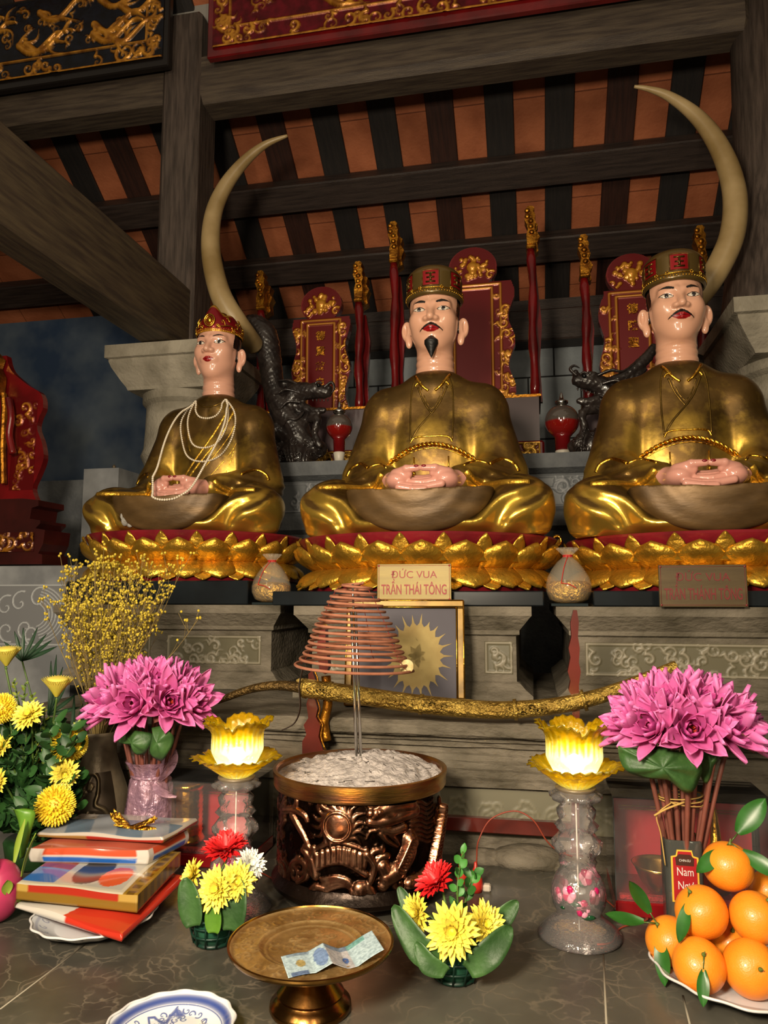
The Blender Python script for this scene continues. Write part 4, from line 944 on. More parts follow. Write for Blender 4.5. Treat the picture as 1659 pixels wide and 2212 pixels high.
dragon([[(528, 735, Yd, .05), (545, 705, Yd, .055), (572, 725, Yd, .06), (583, 780, Yd, .055), (592, 840, Yd, .05), (612, 890, Yd, .06), (640, 925, Yd, .06), (650, 960, Yd, .06)],
        [(625, 880, Yd, .045), (640, 850, Yd, .048), (672, 845, Yd-.02, .036), (706, 848, Yd-.03, .026)],
        [(640, 875, Yd, .03), (675, 888, Yd-.02, .018), (700, 886, Yd-.03, .012)],
        [(650, 835, Yd, .016), (615, 828, Yd, .014), (580, 812, Yd, .01), (562, 800, Yd, .004)], [(640, 860, Yd, .014), (605, 850, Yd, .012), (585, 838, Yd, .004)],
        [(660, 905, Yd, .022), (685, 905, Yd-.03, .018), (680, 935, Yd-.04, .014), (690, 962, Yd-.05, .016)], [(600, 930, Yd, .05), (690, 970, Yd, .04)]],
       [(682, 833, Yd-.04, (.02, .018, .016)), (712, 838, Yd-.03, (.014, .02, .012)), (655, 838, Yd-.03, (.03, .02, .012))], [], 'black carved dragon with open mouth facing right, between the left and middle statues', 1, (640, 900, Yd), [((688, 832, Yd-.06), 1)], [[(655, 838, Yd-.03), (625, 822, Yd-.03), (600, 822, Yd-.03), (575, 808, Yd-.03)], [(650, 850, Yd-.04), (618, 842, Yd-.05), (596, 852, Yd-.05), (580, 842, Yd-.04)], [(650, 870, Yd-.04), (622, 868, Yd-.06), (604, 884, Yd-.06), (590, 880, Yd-.05)], [(700, 838, Yd-.05), (716, 826, Yd-.05), (722, 838, Yd-.05), (716, 850, Yd-.05)], [(655, 890, Yd-.03), (640, 905, Yd-.06), (622, 905, Yd-.07), (612, 920, Yd-.06)]], [((676, 862, Yd-.045), (708, 862, Yd-.045))])
dragon([[(1310, 950, Yd, .05), (1330, 900, Yd, .04), (1325, 860, Yd, .042), (1300, 835, Yd, .042), (1270, 825, Yd-.02, .034), (1245, 822, Yd-.03, .022)],
        [(1310, 860, Yd, .03), (1275, 868, Yd-.02, .018), (1250, 866, Yd-.03, .012)],
        [(1310, 830, Yd, .022), (1350, 812, Yd, .024), (1385, 785, Yd, .024), (1405, 762, Yd, .02), (1412, 748, Yd, .012)], [(1330, 850, Yd, .018), (1365, 822, Yd, .016), (1395, 800, Yd, .006)],
        [(1290, 885, Yd, .02), (1258, 892, Yd-.03, .016), (1262, 930, Yd-.04, .014), (1245, 960, Yd-.05, .018)], [(1300, 880, Yd, .02), (1318, 925, Yd, .02), (1290, 960, Yd, .04)], [(1240, 965, Yd, .03), (1320, 960, Yd, .05)]],
       [(1275, 808, Yd-.04, (.03, .018, .012)), (1243, 806, Yd-.03, (.014, .02, .016))], [], 'black carved dragon facing left, beside the right statue shoulder', 4, (1290, 900, Yd), [((1262, 812, Yd-.06), 1)], [[(1290, 812, Yd-.04), (1320, 800, Yd-.05), (1345, 802, Yd-.05), (1372, 785, Yd-.04)], [(1300, 830, Yd-.05), (1330, 822, Yd-.06), (1352, 830, Yd-.06), (1376, 815, Yd-.05)], [(1295, 855, Yd-.05), (1318, 862, Yd-.06), (1335, 880, Yd-.06), (1350, 878, Yd-.05)], [(1246, 812, Yd-.05), (1232, 798, Yd-.05), (1240, 790, Yd-.05), (1252, 795, Yd-.05)], [(1290, 880, Yd-.03), (1305, 896, Yd-.06), (1300, 912, Yd-.06), (1312, 925, Yd-.05)]], [((1248, 838, Yd-.045), (1284, 846, Yd-.045))])
# glass orb lamps
def orb(px, py, Yo, r, lab):
    c = P(px, py, Yo); zb = 2.117; t = thing('orb_lamp', lab, 'lamp', (c.x, c.y, zb)); h = c.z-zb
    MB().lathe([(r*.6, h-r*.82), (r*.45, h-r*.98), (r*.42, .044)], 28).build('red_collar', REDL, t); MB().lathe([(r*.3, 0), (r*.34, .004), (r*.45, .042), (r*.42, .045), (.001, .046)], 28).build('white_base', M('white ceramic', '#b9b2a4', None, rough=.4), t)
    def cf(u, v): return '#7a1410' if v < .5 else '#4b443f'
    m_ = MB(); m_.grid(lambda u, v: (r*sin(pi*v)*cos(2*pi*u), r*sin(pi*v)*sin(2*pi*u), h-r*cos(pi*v)), 40, 28, closeu=True, colfn=cf)
    m_.build('glass_globe', M('tinted glass globe', '#fff', None, rough=.07, vcol=True, coat=1, spec=.9), t)
    MB().lathe([(.018, h+r-.004), (.03, h+r+.006), (.03, h+r+.016), (.01, h+r+.024), (.008, h+r+.04), (.004, h+r+.055), (.0001, h+r+.06)], 16).build('finial', CHROME, t)
orb(733, 922, 3.3, .062, 'small glass orb lamp with red lower half beside the left dragon')
orb(1214, 910, 3.46, .078, 'larger dark red glass orb lamp beside the right dragon')
# far left chair on marble pedestal
Yc = 2.62
def Q(px, py, Y=Yc): v = P(px, py, Y); return (v.x, v.z)
t = thing('carved_chair', 'dark red lacquered chair with gilded carving at the far left edge', 'chair', (0, Yc, 0))
pl = [(-60, 1085), (-60, 775), (14, 768), (24, 800), (58, 830), (88, 850), (93, 880), (84, 902), (80, 925), (90, 955), (94, 990), (82, 1025), (70, 1055), (80, 1085)]
pts = catmull([(Q(a, b)[0], 0, Q(a, b)[1]) for a, b in pl[2:]], 4)
MB().prism([Q(*pl[0]), Q(*pl[1])]+[(p.x, p.z) for p in pts], 0, .03).build('side_panel', REDL, t, smooth=False)
x1 = Q(95, 900)[0]; f = HF(Q(28, 900)[0], Q(80, 900)[0], Q(0, 1060)[1], Q(0, 870)[1], .004); f.filler(random.Random(4), 14, .02, .005); f.filler(random.Random(9), 6, .03, .006)
f.mesh('gilded_scrolls', lambda u, v, h: (u, -.001-h*1.3, v), CARV, '#5d0d0f', '#b5741f', t, .002, .006)
zA = lambda y: Q(0, y)[1]
rows = [(1222, 126), (1202, 126), (1200, 118), (1180, 128), (1152, 132), (1148, 112), (1138, 122), (1132, 122), (1128, 100), (1106, 104), (1102, 118), (1090, 118), (1086, 84)]
MB().squarelathe([(-2.6, Q(x, y)[0], -.1, .06, zA(y)) for y, x in rows]).build('tiered_base', M('dark red lacquer wood', '#3f1412', '#2b0f0d', 6, .3, coat=.3), t, smooth=False)
f = HF(Q(5, 1180)[0], Q(110, 1180)[0], zA(1196), zA(1156), .004); f.filler(random.Random(2), 12, .025, .007)
f.mesh('base_relief', lambda u, v, h: (u, -.103-h*1.5, v), CARV, '#3f1412', '#a56a1c', t, .002, .007)
m_ = MB(); m_.tube(catmull([P(18, 860, Yc-.05)-Vector((0, Yc, 0)), P(24, 900, Yc-.05)-Vector((0, Yc, 0)), P(20, 940, Yc-.05)-Vector((0, Yc, 0)), P(28, 980, Yc-.05)-Vector((0, Yc, 0))], 6), .014, 12); m_.build('arm_rail', REDL, t)
m_ = MB(); m_.tube([P(x, y, Yc-.03)-Vector((0, Yc, 0)) for x, y in ((8, 1045), (6, 960), (10, 880), (8, 850))], .012, 8); m_.prism([Q(-40, 860), Q(14, 858), (Q(18, 820)), Q(10, 800), Q(16, 780), Q(4, 766), Q(-40, 775)], -.06, -.01); m_.build('gilt_arm_front', DGOLD, t, smooth=35)
Yp = 2.5
t = thing('marble_pedestal', 'pale grey marble pedestal with carved wave panel at the left edge', 'pedestal', (0, Yp, 0))
xr = X(158, 1300, Yp); ztp = Z(80, 1222, Yp); MB().box((-2.7, 0, .3), (xr, .55, ztp), bev=.004).build('marble_block', MARB, t, smooth=False)
f = HF(xr-.42, xr-.025, Z(80, 1395, Yp), Z(80, 1262, Yp), .0028); u0, u1, v0, v1 = f.u[0], f.u[-1], f.v[0], f.v[-1]; f.rect(u0+.004, u1-.004, v0+.004, v1-.004, .003, .003)
cxm = (u0+u1)/2+.06; cym = (v0+v1)/2
for q in range(7):
    f.stroke([(cxm+(.05+.014*q)*cos(a), cym+(.045+.011*q)*sin(a)) for a in np.linspace(-1.3, 1.3, 16)], .0024, .0024, .003)
for (a, b, s_) in ((-.06, .045, 1), (-.03, -.05, -1), (.02, .06, 1), (.0, -.07, -1), (-.12, .03, 1), (-.11, -.06, -1)): f.scroll((cxm+a, cym+b), .045, 1.2*s_, .0035, s_, 1.1, .004)
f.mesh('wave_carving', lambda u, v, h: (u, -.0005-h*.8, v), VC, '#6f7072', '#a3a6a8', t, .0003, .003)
m_ = MB().box((-2.7, 3.3, 1.3), (-1.95, 3.85, Z(240, 1045, 3.45))); tag(m_.build('stone_ledge', STONEB, smooth=False), 'dim stone ledge behind the left statue knee', 'ledge')
b = P(245, 1043, 3.45); m_ = MB().lathe([(.04, 0), (.037, .02), (.03, .045), (.018, .06), (.006, .066), (.005, .075), (.009, .08), (.009, .088), (.0001, .098)], 20, tuple(b)); tag(m_.build('bronze_bell', BRONZE), 'small bronze bell shape on the ledge behind the left statue knee', 'bell')
# plaques in front of the pedestals
PLM = M('brushed gold plate', '#8d7b42', '#7a693a', 3, .45, .2, .05, 80, stretch=(1, 1, 12)); PLD = M('gold plate with painted shade', '#5b4c33', '#4a3d29', 3, .4, .3, .05, 80, stretch=(1, 1, 12))  # second plate is the gold darkened, shade of the right plaque in its colour
RT_ = M('red lettering', '#8c1a1c', None, rough=.5); RD_ = M('red lettering with painted shade', '#6a1d1e', None, rough=.5)  # second red is darkened for the same shade
def plaque(x0, x1, y0, y1, Yq, l1, l2, m1, m2, lab):
    a = P(x0, y1, Yq); b = P(x1, y1, Yq); c = P((x0+x1)/2, y0, Yq); W = b.x-a.x; H = c.z-a.z; t = thing('name_plaque', lab, 'plaque', ((a.x+b.x)/2, Yq, a.z), .02)
    MB().box((-W/2, 0, 0), (W/2, .006, H), bev=.0015).build('plate', m1, t, smooth=False)
    m_ = MB(); g = .005
    for (p, q) in (((-W/2+g, g), (W/2-g, g)), ((W/2-g, g), (W/2-g, H-g)), ((W/2-g, H-g), (-W/2+g, H-g)), ((-W/2+g, H-g), (-W/2+g, g))): m_.tube([(p[0], -.0003, p[1]), (q[0], -.0003, q[1])], .0006, 5)
    for sx in (1, -1):
        for z in (g, H-g): m_.ell((sx*(W/2-g), -.001, z), (.003, .001, .003), 8, 6)
    m_.build('border', m2, t)
    text('lettering', l1, H*.27, (0, -.0008, H*.62), m2, t, depth=.0006, fit=W*.62)
    text('lettering', l2, H*.38, (0, -.0008, H*.18), m2, t, depth=.0006, bold=.0005, fit=W*.88)
    MB().box((-.02, .006, 0), (.02, .05, .004)).build('foot', m1, t, smooth=False)
plaque(815, 975, 1218, 1298, 2.105, 'ĐỨC VUA', 'TRẦN THÁI TÔNG', PLM, RT_, 'bright gold name plaque with red lettering in front of the middle pedestal')
plaque(1425, 1618, 1220, 1311, 2.10, 'ĐỨC VUA', 'TRẦN THÁNH TÔNG', PLD, RD_, 'gold name plaque shaded brown in its colour, with red lettering in front of the right pedestal')
# little gold bags
FLK = M('gold flakes', '#e2b24a', '#8d6420', 60, .3, .85, .9, 120)
def bag(x, Yb, lab):
    zb = 1.4695; t = thing('gift_bag', lab, 'bag', (x, Yb, zb))
    MB().box((-.05, -.045, 0), (.05, .045, .007)).build('glass_base', M('dark glass base', '#20282a', None, rough=.1), t, smooth=False)
    w_ = lambda a, z: .02*sin(5*a+z*40)
    pr_ = [(.035, .008), (.055, .018), (.064, .04), (.064, .06), (.058, .082), (.045, .105), (.03, .125), (.016, .137), (.011, .143)]
    MB().lathe(pr_[:1]+[(r*.96, z) for r, z in pr_[1:4]]+[(.05, .07), (.0001, .074)], 32, wob=w_).build('gold_flakes', FLK, t)
    MB().lathe(pr_+[(.018, .15), (.03, .163), (.027, .166)], 40, wob=lambda a, z: .02*sin(5*a+z*40)+(.12*sin(9*a) if z > .14 else 0)).build('clear_bag', M('clear film', '#e8dcc4', None, rough=.12, alpha=.13, spec=.9), t)
    m_ = MB()
    for z in (.14, .144): m_.tube([(.013*cos(a), .013*sin(a), z) for a in np.linspace(0, 2*pi, 20)], .0018, 6, cap=False)
    m_.tube(catmull([(0, -.014, .141), (-.012, -.045, .11), (-.02, -.063, .075), (-.022, -.068, .062)], 5), .0012, 5); m_.tube(catmull([(-.022, -.068, .064), (0, -.07, .06), (.018, -.068, .05)], 5), .0012, 5)
    m_.build('red_cord', M('red thread', '#b3201c', None, rough=.6), t)
b1 = P(585, 1300, 2.33); b2 = P(1229, 1303, 2.19)
bag(b1.x, 2.335, 'clear bag of gold flakes tied with red cord, between the left and middle statues'); bag(b2.x, 2.195, 'clear bag of gold flakes tied with red cord, between the middle and right statues')
# framed picture leaning on the middle plinth
a = P(743, 1552, 1.99); b = P(1006, 1568, 2.02); W = (b-a).length; t = thing('framed_picture', 'gold framed picture of a spiky golden leaf fan on dark purple ground', 'picture', (a.x, 1.99, 1.201), atan2(.03, b.x-a.x))
T = Matrix.Rotation(radians(-10), 4, 'X'); H = W*.885; fr = .022
m_ = MB()
for (p0, p1) in (((0, 0), (W, fr)), ((0, H-fr), (W, H)), ((0, fr), (fr, H-fr)), ((W-fr, fr), (W, H-fr))): m_.box((p0[0], -.012, p0[1]), (p1[0], .012, p1[1]), T, bev=.004)
m_.build('frame', M('antique gold frame', '#6b5326', '#4b3a1c', 20, .35, .6), t, smooth=False)
m_ = MB()
for e in (fr, .003): 
    c_ = [(e, e), (W-e, e), (W-e, H-e), (e, H-e), (e, e)]
    for i in range(4): m_.tube([T @ Vector((c_[i][0], -.013, c_[i][1])), T @ Vector((c_[i+1][0], -.013, c_[i+1][1]))], .002, 6)
m_.build('gilt_bead', GOLDS, t)
MB().box((fr, -.002, fr), (W-fr, .008, H-fr), T).build('dark_ground', M('purple picture ground', '#2c2633', '#38323f', 3, .55), t, smooth=False)
m_ = MB(); cx, cz = W*.60, H*.47; r_ = random.Random(6); LG = M('golden leaf print', '#a8935a', '#8a7340', 12, .7, 0)
for ring, (n, R0, L_) in enumerate(((22, .045, .055), (18, .03, .05), (14, .012, .045))):
    for i in range(n):
        a_ = 2*pi*i/n+ring*.2; p0 = Vector((cx+R0*.9*cos(a_), 0, cz+R0*1.15*sin(a_))); d = Vector((cos(a_), 0, sin(a_)*1.15)); nn = Vector((-d.z, 0, d.x))
        pts = [p0-d*.02, p0+nn*.013, p0+d*L_*.4+nn*.011, p0+d*L_*.62+nn*.002, p0+d*L_*.62-nn*.002, p0+d*L_*.4-nn*.011, p0-nn*.013]
        if ring == 0: pts[3:5] = [p0+d*L_*.6+nn*.003, p0+d*(L_*.8+r_.uniform(0, .02)), p0+d*L_*.6-nn*.003]
        off = Vector((0, -.0028-.0006*ring-.0002*(i % 2), 0)); m_.add([T @ (p+off) for p in pts], [tuple(range(len(pts)))])
m_.build('leaf_fan', LG, t, smooth=False)
# sword on its red stand
Ys = 1.768
sc = catmull([P(x, y, Ys) for x, y in ((652, 1486), (700, 1492), (760, 1500), (860, 1515), (960, 1527), (1060, 1534), (1130, 1532), (1200, 1525), (1280, 1508), (1340, 1488), (1400, 1464), (1462, 1438))], 8)
t = thing('ceremonial_sword', 'long gilded sword lying on its red stand behind the incense burner', 'sword', (0, 0, 0))
SW = M('engraved gilt brass', '#b89a4c', '#84692f', 30, .35, .85, .8, 130)
MB().tube(sc, lerpr([.0245, .0245, .024, .0215, .018, .013], len(sc)), 16, flat=.9).build('scabbard', SW, t)
hd = catmull([P(x, y, Ys) for x, y in ((652, 1486), (610, 1481), (570, 1483), (530, 1492), (495, 1505), (470, 1516))], 6)
MB().tube(hd, lerpr([.0187, .017, .0155, .014, .013, .008], len(hd)), 14, flat=.7).build('hilt', M('engraved hilt brass', '#6d5630', '#4c3b20', 30, .4, .8, .8, 130), t)
m_ = MB(); r_ = random.Random(3)
for k in (2, 10, 28, 46, 62):
    m_ = MB()
    c = sc[k]; d = (sc[k+1]-sc[k]).normalized()
    m_.tube([c-d*.004, c+d*.004], [.0265, .0265], 16, flat=.92); m_.build('band', SW, t)
for k0, k1 in ((3, 12), (22, 34), (44, 54)):
    m_ = MB()
    for k in range(k0, k1):
        for _ in range(3):
            c = sc[k]; u_ = r_.uniform(-.014, .014); z0 = Vector((0, -.0117, u_)); z0 = Vector((0, -.0226, u_*.5)); pts = [c+z0+Vector((.008*cos(q)*(1-q/7), -.0008, .006*sin(q)*(1-q/7))) for q in np.linspace(0, 5, 8)]
            m_.tube(pts, .0016, 5)
    m_.build('chased_scrolls', MT['engraved gilt brass'], t)
m_ = MB()
for a_, b_ in (((640, 1470), (748, 1492)), ((975, 1517), (1050, 1524))): 
    p, q = P(*a_, Ys), P(*b_, Ys); m_.tube(catmull([p, p.lerp(q, .3)+Vector((0, 0, .004)), p.lerp(q, .7)+Vector((0, 0, .004)), q], 4), [.002]+[.006]*11+[.002], 8)
m_.build('hanger_mount', M('pale gilt mount', '#b59a55', None, rough=.4, metal=.5), t)
m_ = MB(); sp = catmull([P(x, y, Ys-.03) for x, y in ((655, 1440), (647, 1480), (648, 1530), (636, 1562), (610, 1577))], 6); m_.tube(sp, .006, 8, flat=.25); m_.build('strap', M('dark brown strap', '#2d2018', None, rough=.5), t)
t = thing('sword_stand', 'red lacquered sword stand with scalloped uprights and low rail', 'stand', (0, 0, 0))
def up(pp, nm, th=.05):
    o_ = [(P(x, y, Ys+.01).x, P(x, y, Ys+.01).z) for x, y in pp]; return MB().prism(o_, Ys+.002, Ys+.029).build(nm, M('brown red lacquer', '#5f1f16', '#49170f', 8, .25, coat=.4), t, smooth=False)
zf = .901
L1 = [(668, 1455), (676, 1448), (684, 1470), (680, 1500), (688, 1530), (684, 1548), (694, 1565), (690, 1590), (700, 1620), (700, 1900), (655, 1900), (655, 1600), (664, 1585), (658, 1565), (668, 1550), (664, 1520), (670, 1500)]
up(L1, 'upright')
up([(692, 1448), (686, 1400), (694, 1345), (704, 1352), (706, 1400), (712, 1440), (704, 1456)], 'upright_tip')
R1 = [(1236, 1640), (1236, 1505), (1228, 1490), (1232, 1470), (1226, 1450), (1232, 1420), (1228, 1400), (1234, 1375), (1232, 1345), (1238, 1318), (1246, 1318), (1250, 1345), (1248, 1375), (1252, 1400), (1250, 1430), (1254, 1450), (1250, 1480), (1252, 1520), (1250, 1640), (1252, 1900), (1232, 1900)]
up(R1, 'upright')
m_ = MB()
for pp, dx in ((L1[1:9], 2), ):
    m_.tube(catmull([P(x+3, y, Ys) for x, y in pp], 3), .0022, 6)
m_.tube(catmull([P(x, y, Ys+.02) for x, y in ((704, 1460), (708, 1520), (700, 1560), (706, 1600))], 4), .012, 8)
m_.build('gilt_edge', DGOLD, t)
br = P(1240, 1800, 1.775); MB().box((P(650, 1782, 1.775).x, 1.765, P(1100, 1800, 1.775).z), (br.x, 1.785, P(1100, 1769, 1.775).z), bev=.002).build('rail', MT['brown red lacquer'], t, smooth=False)
for x in (P(672, 1782, 1.78).x, P(1240, 1782, 1.78).x): MB().box((x-.02, 1.752, .9005), (x+.02, 1.797, .93), bev=.004).build('foot', MT['brown red lacquer'], t, smooth=False)
# ================================================================== OFFERINGS ON THE TABLE
ZT = .9005
# ---- incense burner
pc = P(778, 1655, 1.57); PX, PY = pc.x, 1.57; zr = pc.z; HB = zr-ZT
t = thing('incense_burner', 'large dark bronze incense burner with copper dragon relief and brass rim', 'incense burner', (PX, PY, ZT))
rb = .172
MB().lathe([(.150, 0), (.155, .004), (.158, .012), (.168, .016), (.180, .022), (.182, .03), (.176, .038), (.170, .046), (.166, .06), (rb-.004, .075), (rb-.004, HB-.035)], 96).build('dark_body', M('dark bronze body', '#2b2019', '#1c1511', 10, .3, .8, .15, 60), t, smooth=40)
MB().lathe([(rb-.002, HB-.034), (.178, HB-.032), (.180, HB-.028), (.180, HB-.012), (.182, HB-.008), (.182, HB), (.176, HB+.001), (.172, HB-.003), (.170, HB-.03)], 96).build('brass_rim', M('worn brass rim', '#cfa65c', '#a0735a', 6, .28, 1, .1, 40, stretch=(1, 1, 8)), t, smooth=40)
fc = atan2(-PX, -PY)  # bearing of the front of the pot, measured from -y
fa = atan2(PX, PY)
def E_(cx, cy):
    a = math.asin(max(-1, min(1, (cx-770)/428))); px_y = 1580+cy/2.37; d_ = .9+(1895-px_y)*0
    zz = Z(778, px_y, PY-rb*cos(a))-ZT; return (a*rb, zz)
f = HF(-1.5*rb, 1.5*rb, .05, HB-.035, .0019)
S = lambda pts, r0, r1=None: f.stroke([(p.x, p.z) for p in catmull([(E_(*q)[0], 0, E_(*q)[1]) for q in pts], 4)], r0*.78, (r1 if r1 is not None else r0*.5)*.78)
D = lambda c, r, h: f.disc(E_(*c), r, h)
D((665, 490), .026, .011); S([(650, 470), (668, 455), (685, 475), (668, 495), (655, 515), (668, 530)], .003, .002); f.ring(E_(665, 490), .026, .003, .012)
for a_ in np.linspace(-.9, 4.0, 15):
    c = E_(665, 490); L_ = .03 if abs(a_-1.57) > .4 else .052
    p0 = (c[0]+.027*cos(a_), c[1]+.027*sin(a_)); p1 = (c[0]+(.027+L_)*cos(a_+.25), c[1]+(.027+L_)*sin(a_+.25)); f.leafy(p0, p1, .25, .007)
# dragon at the right: head, horns, mane, scaled body
S([(835, 440), (880, 410), (940, 390), (1010, 380)], .014, .02); S([(820, 470), (880, 470), (960, 440), (1030, 410)], .012, .018); D((910, 420), .02, .012); D((860, 415), .008, .016); D((820, 425), .009, .012)
S([(860, 500), (920, 520), (980, 500)], .009, .012); S([(740, 335), (790, 365), (850, 385)], .003, .008); S([(780, 340), (800, 380), (830, 400)], .003, .006); S([(800, 560), (820, 520), (860, 515)], .003, .005)
S([(870, 530), (900, 570), (950, 600)], .008, .003); S([(900, 520), (940, 560), (960, 590)], .008, .003)
for k in range(9): S([(1015, 380+22*k), (1060, 365+24*k), (1100, 380+24*k), (1140, 345+27*k)], .0065, .003)
S([(1010, 560), (1000, 640), (950, 720), (900, 760)], .022, .02); S([(1175, 350), (1180, 480), (1165, 600), (1120, 690), (1060, 760), (1010, 790)], .008, .019); S([(880, 700), (900, 760), (880, 800)], .016, .014)
for (q0, q1, n_) in (((1010, 570), (950, 720), 9), ((1180, 400), (1120, 690), 16)):
    for k in range(n_):
        c = E_(q0[0]+(q1[0]-q0[0])*k/n_, q0[1]+(q1[1]-q0[1])*k/n_); f.ring(c, .009, .003, .021)
for c in ((880, 690), (920, 740), (960, 790), (1040, 800), (1100, 740), (850, 660)): f.scroll(E_(*c), .016, 1, .006, 1, 1.2)
# phoenix at the left
S([(400, 400), (450, 400), (500, 430), (515, 460)], .012, .006); S([(455, 335), (460, 370), (440, 400)], .006, .01); S([(440, 430), (480, 500), (510, 560), (525, 600)], .011, .006); S([(530, 370), (545, 350), (570, 360), (575, 400)], .006, .005)
for k in range(6): S([(400, 330+25*k), (375, 380+25*k), (370, 440+25*k)], .007, .003)
for k in range(8): S([(365, 600+18*k), (390, 640+16*k), (430, 690+10*k)], .006, .004)
S([(440, 700), (450, 670), (490, 665), (520, 700), (510, 750), (470, 770)], .01, .008); S([(500, 610), (540, 660), (560, 740)], .01, .012)
for c in ((450, 730), (480, 700), (520, 640), (390, 720)): f.scroll(E_(*c), .018, 2, .006, -1, 1.2)
# scroll book and arch
for k in range(9): S([(565+26*k, 640-7*sin(k/8*pi)*4+0), (565+26*k, 700-7*sin(k/8*pi)*4)], .009, .009)
S([(550, 610), (620, 580), (690, 575), (800, 620)], .006, .006); S([(560, 710), (620, 680), (700, 680), (800, 740)], .008, .008); S([(550, 600), (570, 700)], .008, .008); S([(800, 615), (790, 700)], .007, .007); S([(545, 620), (530, 700), (560, 750)], .009, .009); S([(805, 640), (840, 700), (820, 780)], .01, .008)
# tortoise
for k in range(4): S([(600-4*k, 830-22*k), (650, 795-18*k+12), (710, 800-10*k), (745-3*k, 850-16*k)], .006, .006)
D((770, 820), .016, .013); S([(740, 830), (790, 800), (830, 840)], .012, .01); S([(530, 840), (560, 800), (600, 810)], .012, .008); S([(590, 865), (750, 870)], .007, .007)
f.filler(random.Random(18), 40, .008, .0022, (-.95*rb, 1.0*rb, .06, HB-.045)); f.filler(random.Random(8), 22, .012, .0045, (-1.4*rb, -1.05*rb, .07, HB-.06)); f.filler(random.Random(3), 16, .012, .0045, (1.1*rb, 1.4*rb, .07, HB-.06))
f.mesh('copper_relief', lambda u, v, h: ((rb-.003+h*.8)*sin(u/rb), -(rb-.003+h*.8)*cos(u/rb), v), M('burnished copper relief', '#fff', '#c0a8a0', 60, .27, 1, .1, 90, vcol=True), '#2b2019', '#b8876a', t, .001, .005).rotation_euler = (0, 0, -fa)
# ash
def ash(u, v):
    a = 2*pi*u; r = .173*v; n_ = .0035*sin(r*160+3*sin(a*3))*sin(a*7+r*90)+.003*sin(a*17+r*200)*v
    return (r*cos(a), r*sin(a), HB-.012+.034*(1-v**1.6)+.012*sin(a*1+.6)*v*(1-v)*4*.5+n_*(v < .97))
MB().grid(ash, 120, 40, closeu=True).build('ash', M('pale incense ash', '#b9b0ac', '#8d8683', 70, .95, 0, .5, 160), t)
# stubs of burnt sticks
m_ = MB(); r_ = random.Random(5)
for _ in range(34):
    a = r_.uniform(0, 6.28); q = .15*sqrt(r_.random()); b = r_.uniform(0, 6.28); L_ = r_.uniform(.006, .02); z = HB-.012+.034*(1-(q/.173)**1.6)+.004
    m_.tube([(q*cos(a), q*sin(a), z), (q*cos(a)+L_*cos(b), q*sin(a)+L_*sin(b), z+.001)], .0009, 5)
m_.build('burnt_sticks', M('burnt stick ends', '#3e3833', None, rough=.9), t)
# ---- rod and coil incense
top = P(762, 1262, PY); bot = P(776, 1636, PY-.0); 
t = thing('coil_holder_rod', 'thin double steel rod planted in the ash of the incense burner', 'rod', (bot.x, PY, ZT+HB-.01))
dz = top.z-(ZT+HB-.01); dx = top.x-bot.x
m_ = MB()
for o in (-.0045, .0045): m_.tube([(o, 0, 0), (o+dx*.5, 0, dz*.5), (dx*.9+o, 0, dz*.86)], .0035, 10)
m_.tube([(dx*.9, 0, dz*.86), (dx, 0, dz)], .0025, 8); m_.build('rod', CHROME, t)
t = thing('coil_incense', 'brown spiral coil of incense hanging on the steel rod above the burner', 'incense', (top.x, PY, top.z))
ctl = [(1262, .018), (1268, .035), (1290, .052), (1320, .066), (1350, .083), (1385, .096), (1420, .111), (1440, .128)]
N_ = 15; pts = []; rr_ = random.Random(2)
yz = lambda y: P(768, y, PY).z-top.z
nn = N_*40
for k in range(nn+1):
    s_ = k/nn; y = 1258+(1443-1258)*s_; rad = float(np.interp(y, [c[0] for c in ctl], [c[1] for c in ctl])); a = 2*pi*N_*s_
    tilt = .02; pts.append((rad*cos(a)+.004, rad*sin(a), yz(y)+rad*cos(a)*(-.03)+.0))
MB().tube(pts, .0031, 8).build('coil', M('brown incense paste', '#94604a', '#845038', 30, .8), t)
m_ = MB()
m_.tube([(rad_*cos(2.9), rad_*sin(2.9)-.0, yz(y)) for y, rad_ in ctl], .0009, 5); m_.tube([(rad_*cos(-.3), rad_*sin(-.3)-.003, yz(y)) for y, rad_ in ctl], .0008, 5); m_.tube([(rad_*cos(1.4), rad_*sin(1.4), yz(y)) for y, rad_ in ctl], .0008, 5)
m_.build('red_threads', M('dark red thread', '#6d1414', None, rough=.7), t)
MB().lathe([(.0001, 0), (.014, 0), (.015, .002), (.014, .004), (.0001, .004)], 24, mtx=Matrix.Translation((.122, -.02, yz(1440)+.004)) @ Matrix.Rotation(radians(75), 4, 'X')).build('pale_seal', M('pale gilt paper', '#c9b88a', '#a08c55', 80, .6), t)
